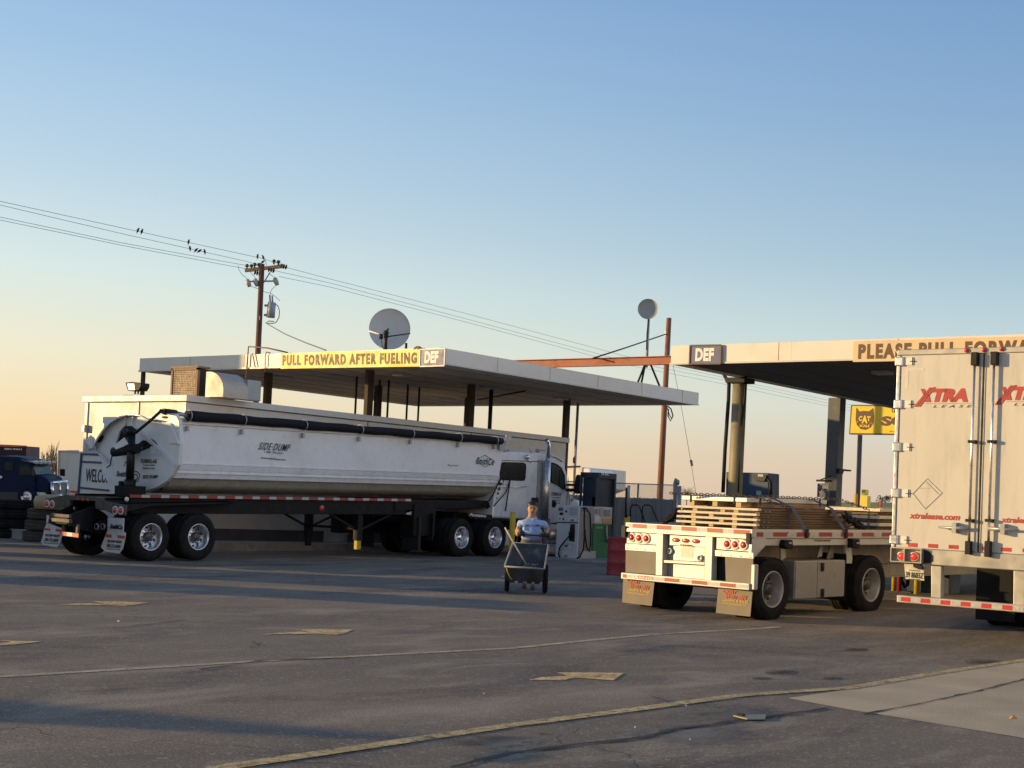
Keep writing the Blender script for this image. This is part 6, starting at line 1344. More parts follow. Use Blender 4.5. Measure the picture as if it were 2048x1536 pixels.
# box truck behind cab
bt=thing('box_truck','cream box truck glimpsed behind the cab of the white tractor','truck',tuple(dep(1165,1015,75)))
mb=MB(); mb.plate([(1136,938),(1165,934),(1164,975),(1136,985)],1,dep(1150,960,75).y,4.0); mb.build('box',trailer_cream,bt,bev=.05)
mb=MB(); mb.plate([(1165,935.5),(1180,936),(1182,941),(1182,960),(1165,960)],1,dep(1150,960,75).y+.05,2.0); mb.build('cab',cab_paint,bt,bev=.08)
an=thing('cb_antenna','thin whip antenna with a red base beside the tractor mirror','antenna',tuple(hit(1149,938,0,-26)));mb=MB(); mb.tube([hit(1148,930,0,-26.1),hit(1149.5,880,0,-26.1)],.007,5); mb.tube([hit(1136,934,0,-26.1),hit(1160,933,0,-26.1)],.03,6); mb.tube([hit(1148,915,0,-26.1),hit(1148,926,0,-26.1)],.035,8);mb.tube([hit(1148,926,0,-26.1),hit(1147,972,0,-26.1)],.01,5); mb.build('whip',mat('antenna_red',(.12,.03,.02),.5),an)
# barrel, bollards
P=gh(1238,1150); br=thing('steel_drum','dark red steel drum left of the flatbed trailer','drum',tuple(P))
Yb=(P-CAM).dot(Vector((-math.sin(YAW),math.cos(YAW),0))); rr=.29; c=P.copy()
hb=75*Yb/FPX
mb=MB(); mb.lathe(c,(0,0,1),[(0,0),(rr,0),(rr,.02),(rr*.985,.03),(rr*.985,hb*.33-.02),(rr*1.02,hb*.33),(rr*.985,hb*.33+.02),(rr*.985,hb*.66-.02),(rr*1.02,hb*.66),(rr*.985,hb*.66+.02),(rr*.985,hb-.03),(rr,hb-.02),(rr,hb),(rr*.93,hb-.01),(rr*.93,hb-.03),(0,hb-.03)],36); mb.build('drum_body',barrel_red,br)
def bollard(lab,x,ybot,ytop,w,P=None,m=yellow_post,group='yellow steel bollards'):
    P=P or gh(x,ybot); Y=(P-CAM).dot(Vector((-math.sin(YAW),math.cos(YAW),0))); h=(ybot-ytop)*Y/FPX; r=w*Y/FPX/2
    b=thing('bollard',lab,'bollard',tuple(P),group); mb=MB(); mb.lathe(P,(0,0,1),[(0,-.05),(r,-.05),(r,h-r*.3),(r*.9,h-r*.08),(r*.5,h),(0,h)],20); mb.build('post',m,b)
bollard('yellow bollard behind the man with the barrow',1021,1133,1024,11.5)
P=hit(1251,1100,1,32.5); P=Vector((P.x,P.y,.3)); Y=(P-CAM).dot(Vector((-math.sin(YAW),math.cos(YAW),0)))
bollard('short yellow bollard behind the left corner of the flatbed',1252,1120,1030,12,P)
sp=thing('drain_stand','white dispenser stand pipe and hose at the flatbed left corner','stand pipe',(P.x-.1,P.y,.2)); mb=MB(); mb.tube([hit(x,y,1,32.2) for x,y in ((1247,1110),(1246,1070),(1247,1052),(1252,1050))],.035,8); mb.tube([hit(x,y,1,32.2) for x,y in ((1256,1030),(1257,980),(1258,971))],.04,8); mb.build('pipe',galv,sp)
mb=MB(); mb.tube([hit(x,y,1,32.2) for x,y in ((1252,1035),(1254,975))],.04,8); mb.build('pipe',steel_dark,sp)
# ------------------------------------------------------------------ fence
FA_=43.0
def fx(x,y): return hit(x,y,1,FA_)
fe=thing('slatted_fence','chain link fence with blue grey slats behind the green pump','fence',tuple(Vector((-27,FA_,.1))))
zs_=fx(1285,996).z; zmt=fx(1285,968).z; n0=fx(1130,990).x; n1=fx(1352,990).x
mb=MB(); x=n0
while x<n1: mb.box(x,x+.062,FA_,FA_+.012,.35,zs_+random.uniform(-.02,.02)); x+=.066
mb.build('slats',tag(MATS['slat_blue']) if 0 else slat_blue,fe)
mb=MB(); s_=.075
n=int((n1-n0)/s_)
for i in range(-int((zmt-.35)/s_),n):
    x0=n0+i*s_; H=zmt-.35
    for sg in (1,-1):
        xa=x0 if sg==1 else x0; xb=x0+H if sg==1 else x0-H
        if sg==-1: xa=x0+H; xb=x0
        # clip to fence extent
        pa=Vector((xa,FA_-.01,.35)); pb=Vector((xb,FA_-.01,zmt)); d=pb-pa; t0=0;t1=1
        for lim,sgn in ((n0,1),(n1,-1)):
            if sgn*(pa.x-lim)<0: t0=max(t0,(lim-pa.x)/d.x)
            if sgn*(pb.x-lim)<0: t1=min(t1,(lim-pa.x)/d.x)
        if t1>t0: mb.beam(pa+d*t0,pa+d*t1,.006,.006,(0,1,0))
mb.build('wire_mesh',mat('mesh_wire',(.42,.38,.34),.5,metal=.3),fe)
for px in (1228,1275,1352): p=fx(px,980); mb=MB(); mb.cyl((p.x,FA_+.04,.2),(p.x,FA_+.04,zmt+.02),.035,8); mb.build('post',galv,fe)
mb=MB(); mb.cyl((n0,FA_+.03,zmt),(n1,FA_+.03,zmt),.02,6); mb.build('top_rail',galv,fe)
for k,(xa,xb) in enumerate(((1261,1287),(1285,1314))):
    r=thing('hose_rack','black tube rack frame leaning in front of the slatted fence, '+('left' if k==0 else 'right')+' of two','rack',tuple(hit(xa,1070,1,FA_-2))); mb=MB(); mb.tube([hit(x,y,1,FA_-2) for x,y in ((xa-2,1075),(xa,1015),(xa+4,1010),(xa+14,1010),(xa+18,1014),(xb+4,1046),(xb+10,1056))],.022,8); mb.build('tube_frame',steel_dark,r)
for bx,by in ((1296,981.5),(1304,982)):
    pass
gp=thing('gate_post','weathered twin gate post with a capped pipe behind the timber load','post',tuple(hit(1352,1075,1,38)))
mb=MB(); mb.tube([hit(x,y,1,38) for x,y in ((1349,1080),(1350,966),(1352,959),(1356,962),(1355,970))],.055,8); mb.build('cable_post',galv,gp); mb=MB(); mb.tube([hit(x,y,1,38) for x,y in ((1357,1080),(1359,972))],.06,8); mb.build('second_post',galv,gp)
# ------------------------------------------------------------------ right lane equipment
bc=thing('blue_cabinet','dark blue pump cabinet behind the round canopy column','fuel pump',tuple(hit(1500,1010,1,40)))
mb=MB(); mb.plate([(1452,944),(1537,946),(1536,1110),(1450,1110)],1,40.0,.7); mb.build('cabinet',pump_blue,bc,bev=.02)
mb=MB(); mb.plate([(1506,949),(1532,950),(1531,957),(1528,962),(1508,961)],1,39.9,.1); mb.build('lamp_recess',ink,bc)
textpx('lettering','DIESEL',(1516,953),(1527,953.2),(1516,948.5),1,39.88,sign_white,None,bc,bold=.04)
mb=MB(); mb.plate([(1512.5,981),(1522.5,981.3),(1522.5,990.5),(1512.5,990)],1,39.97,.02); mb.build('notice',galv,bc)
mb=MB(); mb.tube([hit(x,y,1,39.9) for x,y in ((1536,958),(1541,965),(1542,985),(1541,1000))],.05,8); mb.build('hose',steel_dark,bc)
# items seen under the box trailer
bollard('yellow bollard seen left of the box trailer light box',1787,1183,1060,9,None)
bollard('red post beside the yellow bollard under the box trailer',1798,1184,1060,9,None,mat('post_red',(.3,.03,.04),.5,var=.15),'red bollards')
bollard('yellow bollard seen under the license plate',1833,1188,1080,11,None)
P=gh(1860,1186); pm=thing('fuel_dispenser','dark pump cabinet seen beneath the box trailer','fuel pump',tuple(P),None)
mb=MB(); Yp=(P-CAM).dot(Vector((-math.sin(YAW),math.cos(YAW),0))); mb.box(P.x-.5,P.x+.4,P.y,P.y+.6,P.z,P.z+1.5); mb.build('cabinet',pump_navy,pm,bev=.01)
P=gh(1813,1183); mb=MB(); mb.tube([dep(x,y,Yp) for x,y in ((1801,1100),(1803,1160),(1810,1175),(1815,1170),(1819,1130))],.035,8); mb.build('hose',black_frame,pm)
P=gh(1800,1183); ht=thing('hose_tray','low black hose tray on the island under the box trailer','tray',tuple(P)); mb=MB(); mb.plate([(1778,1181),(1822,1184),(1822,1187),(1778,1184)],1,P.y-.2,.3); mb.build('tray',ink,ht)
# scale sign
SY=62.0
ss=thing('scale_sign','yellow CAT SCALE sign on a steel pole, cut off by the box trailer','sign',(dep(1716,1010,SY).x,dep(1716,1010,SY).y,.3))
sa=dep(1745,840,SY).y
sp_=lambda nm,px,m,val,th=.02,**k:(lambda mb:(mb.plate(px,1,val,th),mb.build(nm,m,ss,**k))[1])(MB())
sp_('sign_frame',[(1702,809.5),(1905,812),(1902,871),(1698,868.5)],ink_brown,sa,.25)
sp_('sign_face',[(1704.5,812),(1903,814.5),(1900,868.5),(1700.5,866)],mat('scale_yellow',(.85,.58,.03),.4,var=.03),sa-.02,.02)
sp_('cat_head',[(1712.5,815),(1719,823),(1728,821.5),(1738,822.5),(1746,816),(1747.5,830),(1747,845),(1741,855),(1731,860),(1721,858),(1713.5,850),(1711,840)],ink_brown,sa-.03,.008)
ty=MATS['scale_yellow']
for s,bl,br,tl,m_,b_ in (('C',(1717,842),(1724,842),(1718,832),ty,.06),('A',(1723,847),(1735,847),(1724,831),ty,.06),('T',(1733,842.5),(1741,842.5),(1734,832.5),ty,.06),('SCALE',(1719,854),(1739,854.5),(1719.5,849),ty,.04)): textpx('lettering',s,bl,br,tl,1,sa-.045,m_,None,ss,bold=b_)
for l in ([(1712,843),(1717,842.5)],[(1712.5,846),(1717,844.5)],[(1740,845),(1746,844)],[(1740,846.5),(1746,847.5)]): mb=MB(); mb.beam(hit(*l[0],1,sa-.045),hit(*l[1],1,sa-.045),.01,.02,(0,1,0)); mb.build('whisker',ty,ss)
textpx('lettering','CERTIFIED AUTOMATED TRUCK',(1783,825),(1880,826),(1784,815.5),1,sa-.035,ink_brown,None,ss,bold=.02)
textpx('lettering','SCALE',(1762,851.5),(1880,853),(1763,832),1,sa-.035,ink_brown,None,ss,bold=.05)
textpx('lettering','877-228-7225',(1778,864),(1860,865),(1778,861.5),1,sa-.035,mat('orange_ink',(.5,.2,.02),.5),None,ss)
mb=MB(); a=dep(1720,870,SY);b=dep(1715,1040,SY); mb.tube([Vector((b.x,b.y,.2)),a],.10,12); mb.build('pole',mat('brown_pole',(.12,.10,.085),.7,var=.15),ss)
mb=MB(); a=dep(1712,988,SY-.3);b=dep(1710.5,1040,SY-.3); mb.tube([Vector((b.x,b.y,.3)),a],.08,10); mb.build('pole_sleeve',mat('orange_sleeve',(.7,.38,.04),.5),ss)
cb=thing('call_box','yellow call box on a post beside the scale sign pole','call box',tuple(dep(1727,1030,58)))
ca=dep(1727,1000,58).y
for px,m_,nm in (([(1723,979),(1731,979),(1731,990),(1722,990)],sign_yellow,'sign_plate'),([(1720.5,991),(1735.5,992),(1735,1014),(1719,1012)],sign_yellow,'housing'),([(1719,1012),(1735,1014),(1734,1020),(1719,1019)],galv,'lower_housing')): mb=MB(); mb.plate(px,1,ca,.3); mb.build(nm,m_,cb,bev=.02)
mb=MB(); P=dep(1727,1025,58); mb.cyl((P.x,ca+.15,.3),(P.x,ca+.15,P.z),.06,8); mb.build('post',galv,cb)
# far green containers, trees
gc=mat('far_green',(.09,.13,.075),.7,var=.1)
for l,lab,m_ in (([(1640,1004),(1757,1004.5),(1757,1040),(1640,1040)],'long dull green container on the far right horizon',gc),([(1761,1005),(1835,1006),(1835,1040),(1761,1040)],'darker teal container right of the green one',mat('far_teal',(.06,.10,.10),.7))):
    t=thing('shipping_container',lab,'container',tuple(dep(sum(p[0] for p in l)/4,1040,95)),'far containers'); mb=MB(); mb.plate(l,1,dep(1740,1015,95).y,2.4); mb.build('box',m_,t,bev=.03)
t=thing('red_banner','small red upright banner between the far containers','banner',tuple(dep(1759,1035,93))); mb=MB(); mb.plate([(1757.5,1002),(1761,1002),(1761,1040),(1757.5,1040)],1,dep(1759,1020,93).y,.2); mb.build('cloth',tape_red,t)
rnd=random.Random(5)
leaf_m=mat('far_foliage',(.075,.085,.06),.9,var=.4,sc=2); twig_m=mat('bare_twig',(.20,.15,.11),.9,var=.2)
def tree(lab,x,ytop,ybot,wpx,Y,bare=False,n=500):
    b=dep(x,ybot,Y); t=thing('tree' if not bare else 'bare_tree',lab,'tree',(b.x,b.y,min(b.z,.3)),'trees on the horizon'); H=(ybot-ytop)*Y/FPX; Wd=wpx*Y/FPX
    mb=MB(); z0=b.z; mb.tube([Vector((b.x,b.y,.2)),Vector((b.x+.05,b.y,z0+H*.5)),Vector((b.x,b.y,z0+H*.9))],[.05*H+.02,.03*H,.006*H],7); mb.build('trunk',twig_m,t)
    mb=MB()
    if bare:
        for i in range(70):
            a=Vector((b.x,b.y,z0+H*rnd.uniform(.1,.7))); d=Vector((rnd.uniform(-.5,.5)*Wd,rnd.uniform(-.4,.4)*Wd,rnd.uniform(.25,.6)*H)); m=a+d*.5+Vector((rnd.uniform(-.1,.1),0,.05))*H*.4
            mb.tube([a,m,a+d],[.012*H,.008*H,.003*H],4)
            for j in range(4): k=m.lerp(a+d,rnd.random()); mb.tube([k,k+Vector((rnd.uniform(-.1,.1)*Wd,rnd.uniform(-.1,.1)*Wd,rnd.uniform(.05,.2)*H))],[.006*H,.002*H],3)
        mb.build('crown',twig_m,t)
    else:
        cl=[(Vector((rnd.uniform(-.38,.38)*Wd,rnd.uniform(-.3,.3)*Wd,H*rnd.uniform(.3,.85))),rnd.uniform(.1,.22)*Wd) for _ in range(11)]
        for i in range(n):
            c,r=rnd.choice(cl); d=Vector([rnd.gauss(0,1) for _ in range(3)]).normalized()*r*rnd.uniform(.6,1.05); P=Vector((b.x,b.y,z0))+c+d; s=.035*Wd*rnd.uniform(.6,1.5)
            u=Vector([rnd.gauss(0,1) for _ in range(3)]).normalized();v=u.cross(Vector([rnd.gauss(0,1) for _ in range(3)])).normalized()
            mb.add([P-u*s,P+v*s,P+u*s,P-v*s],[(0,1,2,3)])
        mb.build('crown',leaf_m,t,fix=False)
tree('low dark tree above the far containers, left of two',1764,991,1012,22,140); tree('low dark tree above the far containers, right of two',1784,989,1012,26,140)
tree('small bare tree peeking over the timber load',1546,984,1003,14,120,True); tree('bare shrub behind the timber load left end',1372,978,1005,34,90,True)
tree('bare tree behind the dark blue truck',103,906,975,22,95,True); tree('thin bare tree between the blue truck and the white trailer',112,922,975,14,90,True); tree('bare tree right above the blue truck cab',92,912,970,26,100,True)
# ------------------------------------------------------------------ left side: truck, container, tyres
LT=thing('sleeper_truck','dark blue sleeper truck facing the kiosk at the left edge','truck',tuple(dep(60,1020,66)))
LA=dep(60,960,66); HDv=Vector((math.cos(YAW-.5),math.sin(YAW-.5),0)) # direction of travel (to the right, towards camera)
HD=Vector((math.cos(YAW-R(18)),math.sin(YAW-R(18)),0)); SD_=Vector((HD.y,-HD.x,0)) # heading and the side that faces the camera
def lt(x,y,off=0):
    n=SD_; p0=LA+n*off; v=ray(x,y); t=((p0-CAM).dot(n))/v.dot(n); return CAM+v*t
def ltp(nm,px,m,off,th,bev=0,par=None,**k):
    mb=MB(); mb.prism([lt(x,y,off) for x,y in px],-SD_*th); return mb.build(nm,m,par or LT,bev=bev,**k)
def ltl(nm,L_,R_,m,o1=1.1,o2=-1.1,bev=0,par=None):
    mb=MB(); mb.loft([[lt(x,y,o1) for x,y in L_],[lt(x,y,o2) for x,y in R_]],smooth=False); return mb.build(nm,m,par or LT,bev=bev)
ltl('cab',[(-60,915),(0,912),(34,913),(52,919),(64,927),(70,950),(70,1003),(-60,1003)],[(-30,914),(28,911),(62,912),(84,918),(98,927),(106,949),(104,1000),(-30,1000)],navy_paint,bev=.08)
ltl('hood',[(66,948),(80,951),(94,958),(98,966),(100,996),(66,1000)],[(98,946),(112,948),(124,955),(128,963),(130,992),(98,997)],navy_paint,1.0,-1.0,bev=.1)
gl_m=mat('truck_glass',(.02,.026,.024),.25,spec=.25)
mb=MB(); P=[lt(65.5,930,1.02),lt(98,931,-1.0),lt(105,949,-1.0),lt(71,949,1.02)]; mb.prism(P,HD*.03); mb.build('windshield',gl_m,LT)
ltp('side_window',[(40,929),(58,930),(63,950),(38,950)],gl_m,1.13,.02)
ltp('side_window',[(10,925),(26,925),(26,940),(10,940)],gl_m,1.13,.02)
mb=MB(); mb.prism([lt(40,918,1.15),lt(66,924,1.15),lt(103,925,-1.1),lt(76,917,-1.1)],Vector((0,0,-.08))+HD*.15); mb.build('roof_visor',mat('visor',(.07,.08,.11),.3),LT)
for k in range(5):
    mb=MB(); p=lt(66,923,1.1).lerp(lt(101,924,-1.05),k/4)+HD*.15; mb.ball(p,.07,8,6); mb.build('roof_lamp',lens_clear,LT)
mb=MB(); F=[(99,965,1.0),(129,963,-1.0),(130,990,-1.0),(101,992,1.0)]; P=[lt(*f)+HD*.06 for f in F]; mb.prism(P,HD*.05); gl=mb.build('grille',mat('grille_dark',(.015,.015,.017),.4,metal=.3,var=.3,sc=30),LT)
mb=MB(); P=[p+HD*.06 for p in P]
for i in range(4): mb.tube([P[i],P[(i+1)%4]],.07,6)
mb.tube([(P[0]+P[1])/2,(P[2]+P[3])/2],.05,6); mb.build('grille_surround',chrome,gl)
mb=MB(); mb.prism([lt(74,984,1.03),lt(90,985,1.03),lt(96,991,1.03),lt(92,993,1.03),lt(76,990,1.03)],SD_*.06); mb.build('headlight',lens_clear,LT)
ltp('mirror',[(60,935),(64,935),(64,952),(60,952)],steel_dark,1.5,.2,.04)
mb=MB(); mb.prism([lt(120,938,-1.4),lt(125.5,938,-1.4),lt(125.5,952,-1.4),lt(120,951,-1.4)],HD*.12); mb.build('mirror',mat('mirror_maroon',(.10,.03,.03),.4),LT)
mb=MB(); mb.prism([lt(78,994,1.05)+HD*.1,lt(102,994,1.05)+HD*.25,lt(131,992,-1.05)+HD*.25,lt(131,1004,-1.05)+HD*.25,lt(102,1006,1.05)+HD*.25,lt(78,1006,1.05)+HD*.1],-HD*.2); mb.build('bumper',navy_paint,LT)
c=lt(53,994,1.15); mb=MB(); mb.lathe(c,SD_,[(0,-.28),(.5,-.28),(.52,-.2),(.52,-.02),(.46,0),(.3,.0),(.28,-.06),(0,-.06)],28); w1=mb.build('wheel',rubber,LT); mb=MB(); mb.lathe(c,SD_,[(.28,.01),(.25,-.02),(.12,.0),(.1,.06),(0,.07)],20); mb.build('rim',alu,w1)
ltp('wheel_arch',[(38,992),(41,979),(46,973),(54,970),(62,972),(68,979),(72,992),(66,990),(62,980),(53,977),(46,981),(43,992)],navy_paint,1.2,.12)
ltp('side_fairing',[(-60,984),(36,984),(36,1004),(-60,1004)],mat('fairing',(.03,.028,.03),.5),1.15,.05)
ltp('round_lamp',[(-2,952),(2,951),(5,954),(2,957),(-2,956)],chrome,1.15,.05)
sc_=thing('shipping_container','maroon shipping container with white numbers behind the blue truck','container',tuple(dep(10,930,84)),None)
mb=MB(); Y_=84; mb.prism([dep(x,y,Y_) for x,y in ((-90,886),(52.5,892.5),(52,960),(-90,960))],FW*2.4); mb.build('box',mat('container_maroon',(.05,.022,.03),.6,var=.15,sc=3),sc_,bev=.02)
mb=MB(); mb.tube([dep(x,y,Y_-.02) for x,y in ((-90,886.5),(53,893),(52.5,915))],.05,4); mb.build('frame_edge',mat('container_rust',(.20,.06,.04),.6),sc_)
a_=dep(9,899.5,Y_-.1);b_=dep(44,900.5,Y_-.1);c_=dep(9,896,Y_-.1); text('lettering','MSKU 49324 2',a_,b_-a_,c_-a_,sign_white,sc_,bold=.03)
mb=MB()
for k in range(40):
    x=-88+k*3.5; mb.beam(dep(x,888+(x+90)*.046,Y_-.02),dep(x,958,Y_-.02),.08,.05,(0,1,0))
mb.build('corrugation',MATS['container_maroon'],sc_)
WY=76
wt=thing('box_trailer','plain white box trailer end between the blue truck and the kiosk','trailer',tuple(dep(140,985,WY)))
mb=MB(); mb.prism([dep(x,y,WY) for x,y in ((117,901),(166,903),(166,986),(116,984))],Vector((-.4,6,0))); mb.build('box',trailer_cream,wt,bev=.02)
mb=MB(); mb.tube([dep(x,y,WY-.06) for x,y in ((116,984),(117,901),(158,902.5))],.06,4); mb.build('edge_trim',kiosk_trim,wt)
mb=MB(); mb.prism([dep(x,y,WY-.1) for x,y in ((139,981),(156,982),(156,986),(139,985))],Vector((0,.2,0))); mb.build('bumper',tape_red,wt)
# tyre stacks
def tyre(nm,lab,c,Rr,wd,grp,m=rubber,tilt=0):
    t=thing(nm,lab,'tyre',tuple(c),grp,rx=tilt); mb=MB(False); h=wd
    mb.lathe((0,0,0),(0,0,1),[(Rr*.55,.02),(Rr*.6,0),(Rr*.85,0.0),(Rr*.96,.03),(Rr,.07),(Rr,h*.3),(Rr*.97,h*.32),(Rr*.97,h*.36),(Rr,h*.38),(Rr,h*.62),(Rr*.97,h*.64),(Rr*.97,h*.68),(Rr,h*.7),(Rr,h-.07),(Rr*.96,h-.03),(Rr*.85,h),(Rr*.6,h),(Rr*.55,h-.02),(Rr*.52,h*.5),(Rr*.55,.02)],40)
    for k in range(40):
        a=2*math.pi*k/40; d=Vector((math.cos(a),math.sin(a),0)); mb.beam(d*Rr*.995+Vector((0,0,.03)),d*Rr*.995+Vector((0,0,h*.28)),.05,.02,d); mb.beam(d*Rr*.995+Vector((0,0,h*.72)),d*Rr*.995+Vector((0,0,h-.03)),.05,.02,d)
    mb.build('tread',m,t)
rub2=mat('old_rubber',(.075,.065,.052),.9,var=.25,sc=8,dirt=(.12,.10,.07),dsc=5)
P=gh(66,1083); P=Vector((P.x-.05,P.y+.35,g(P.x,P.y)))
nmz=['bottom','middle','top']
for k in range(3): tyre('tyre','%s tyre of the three stacked left of the mud flap'%nmz[k],P+Vector((-.04+.05*k,0,k*.30)),.52-.02*k,.285,'stacked old tyres',rub2)
wtp=thing('tan_tub','sun bleached tan plastic tub on top of the tyre stack','tub',tuple(P+Vector((.28,0,.9))))
mb=MB(); c=P+Vector((.28,0,.885)); mb.lathe(c,(0,0,1),[(0,0),(.44,0),(.46,.2),(.42,.33),(.2,.38),(0,.39)],24); mb.build('shell',mat('tan_plastic',(.50,.38,.20),.6,var=.1,dirt=(.35,.26,.15),dsc=4),wtp)
P2=gh(8,1077); P2=Vector((P2.x-.3,P2.y+.6,g(P2.x,P2.y)))
for k in range(4): tyre('tyre','%s of the dark tyres stacked at the left edge'%['lowest','second','third','highest'][k],P2+Vector((random.uniform(-.03,.03),0,k*.27)),.62,.265,'dark stacked tyres',rubber)
sh=thing('broken_cone','small pale scrap of wood lying on the left asphalt','debris',tuple(gh(238,1242))); mb=MB(); p=gh(238,1243); mb.box(p.x-.012,p.x+.012,p.y-.012,p.y+.008,p.z,p.z+.012); mb.build('piece',wood_fresh,sh)
lf=thing('dry_leaf','curled orange leaf on the concrete pad','leaf',tuple(gh(2019,1440))); mb=MB(); p=gh(2019,1440); mb.tube([p+Vector((0,0,.012)),p+Vector((.02,.03,.03)),p+Vector((.05,.05,.015))],[.004,.018,.002],5); mb.build('blade',orange_decal,lf)
for x,y,lab in ((968,1388,'tiny white pebble left of the arrow'),(1372,1412,'tiny white pebble above the yellow line'),(1270,1455,'tiny white pebble below the yellow line'),(850,1133,'tiny pale pebble near the dump trailer wheels'),(1380,1480,'tiny pale pebble by the damp patch')):
    p=gh(x,y); t=thing('pebble',lab,'pebble',tuple(p),'pebbles'); mb=MB(); mb.ball(p+Vector((0,0,.004)),.006,6,4); mb.build('stone',sign_white,t)
# ------------------------------------------------------------------ unseen objects added left of the frame to shade the lot
shade_m=mat('shade_block_grey',(.6,.6,.6),.5)
def offbox(lab,X,Y,wX,wY,h,z0=0.0,wheels=True):
    """unseen shade block added outside the picture on the left, X right of the camera axis, Y in front"""
    hx=Vector((math.cos(YAW),math.sin(YAW),0)); hy=Vector((-math.sin(YAW),math.cos(YAW),0)); c=hx*X+hy*Y
    t=thing('shade_block',lab,'trailer',(c.x,c.y,0),'unseen shade blocks left of the picture',rz=YAW)
    mb=MB(False); mb.box(-wX/2,wX/2,-wY/2,wY/2,z0,h); mb.build('box',shade_m,t,bev=.03)
    if wheels:
        for s1 in (-1,1):
            for yy in (-wY*.38,-wY*.25,wY*.25,wY*.38):
                mb=MB(False); mb.cyl((s1*wX*.45,yy,.5),(s1*(wX*.45-.3),yy,.5),.5,20); mb.build('wheel',rubber,t)
offbox('unseen shade block beyond the left edge, nearest row',-20,24.4,2.6,2.2,2.7,1.0,False)
offbox('unseen shade block beyond the left edge, second',-21,28.8,2.6,3.4,3.2,.9,False)
offbox('unseen shade block beyond the left edge, third',-16.5,34.7,2.6,6.7,4.1,1.15)
offbox('unseen shade block beyond the left edge, fourth',-26,41.2,2.6,5.4,4.7,1.1)
offbox('tall unseen block added beyond the left edge to shade the canopy end',-44,50.2,3,5.9,11.2,0,False)
offbox('unseen shade block beyond the left edge, sixth',-42,68,2.6,9,5.5,1.2,False)
offbox('unseen shade block beyond the left edge, fifth',-28,49,2.6,7,4.1,1.2)
P=gh(850,1473); t=thing('pylon_sign','tall narrow pylon sign out of frame on the left','sign',(0,0,0))  # unseen panel, shaped only to cast the long foreground shadow
hx=Vector((math.cos(YAW),math.sin(YAW),0)); tip=gh(880,1478); dist=22.0
base=tip-Vector((-SUNH.x,-SUNH.y,0))*dist; hgt=dist*math.tan(SUN_EL)
mb=MB(); pr=Vector((-SUNH.y,SUNH.x,0)); z1=Vector((0,0,hgt*.84)); z2=Vector((0,0,hgt)); mb.prism([base-pr*.95,base+pr*.3,base+pr*.3+z1,base+pr*.16+z2,base-pr*.02+z2,base-pr*.85+z1],SUNH*.12); mb.build('panel',shade_m,t)
# ------------------------------------------------------------------ man with the garden cart
hx=Vector((math.cos(YAW),math.sin(YAW),0)); hy=Vector((-math.sin(YAW),math.cos(YAW),0))
MF=gh(1062,1178); MY=(MF-CAM).dot(hy)
def ml(x,y,off=0): return dep(x,y,MY+off)
skin=mat('skin',(.50,.26,.15),.55,var=.06,sc=20); shirt_m=mat('blue_work_shirt',(.34,.47,.76),.8,var=.1,sc=9,bump=.5,bsc=18); pants_m=mat('grey_trousers',(.14,.13,.15),.85,var=.15,sc=10); glove=mat('black_glove',(.02,.02,.022),.7); hair_m=mat('black_hair',(.015,.012,.012),.5,var=.2,sc=40); shoe_m=mat('worn_shoe',(.14,.12,.11),.8,var=.2)
man=thing('person','man in a light blue work shirt pushing a black garden cart','person',tuple(MF),rz=YAW)
mb=MB()
# local frame of the man: x = picture right, y = away from the camera, z up ; he faces -y
def loc(x,y,z=0): # pixel -> local at his depth + z offset(depth)
    return wm(man).inverted()@ml(x,y,z)
def skin_obj(name,verts,edges,m,sub=2,root=0):
    me=bpy.data.meshes.new(name); me.from_pydata([v[0] for v in verts],edges,[]); o=bpy.data.objects.new(name,me); col.objects.link(o); o.parent=man; W[o.name]=wm(man)
    k=o.modifiers.new('skin','SKIN'); k.use_smooth_shade=True
    for i,v in enumerate(verts):
        r=v[1]; r=(r,r) if not isinstance(r,tuple) else r
        me.skin_vertices[0].data[i].radius=r; me.skin_vertices[0].data[i].use_root=(i==root)
    s=o.modifiers.new('sub','SUBSURF'); s.levels=sub; s.render_levels=sub
    me.materials.append(m); return o
Hc=loc(1065,1019); Hc.y=0
hz=Hc.z; sx=Hc.x
nk=loc(1064,1034).z
shz=loc(1064,1041).z; waist=loc(1064,1072).z; hip=loc(1064,1082).z
eLx=loc(1033,1062).x; eRx=loc(1098,1064).x
cx0=loc(1064,1060).x
# whole body, one surface
V=[((cx0,.02,hip),(.17,.13)),((cx0,.0,waist),(.18,.14)),((cx0,.01,(waist+shz)/2),(.17,.13)),((cx0,.02,shz-.04),(.15,.11)),((sx,.02,nk-.02),(.065,.065)),((sx,-.01,hz-.075),(.072,.072)),((sx,.0,hz+.0),(.098,.105)),((sx,.01,hz+.09),(.085,.095)),
   ((cx0-.2,.02,shz-.05),.06),((eLx+.02,-.0,loc(1035,1058).z),.05),((eLx+.08,-.22,loc(1042,1070).z),.035),((cx0+.2,.02,shz-.05),.06),((eRx-.02,-.0,loc(1096,1059).z),.05),((eRx-.09,-.22,loc(1085,1071).z),.035),
   ((cx0-.1,.02,hip-.1),.10),((cx0-.12,.05,.46),.07),((cx0-.10,.12,.10),.045),((cx0-.10,.0,.05),.04),((cx0+.1,.02,hip-.1),.10),((cx0+.10,-.05,.46),.07),((cx0+.06,-.12,.10),.045),((cx0+.06,-.24,.05),.04)]
E=[(0,1),(1,2),(2,3),(3,4),(4,5),(5,6),(6,7),(3,8),(8,9),(9,10),(3,11),(11,12),(12,13),(0,14),(14,15),(15,16),(16,17),(0,18),(18,19),(19,20),(20,21)]
skin_obj('body',V,E,skin)
sc_=1.13
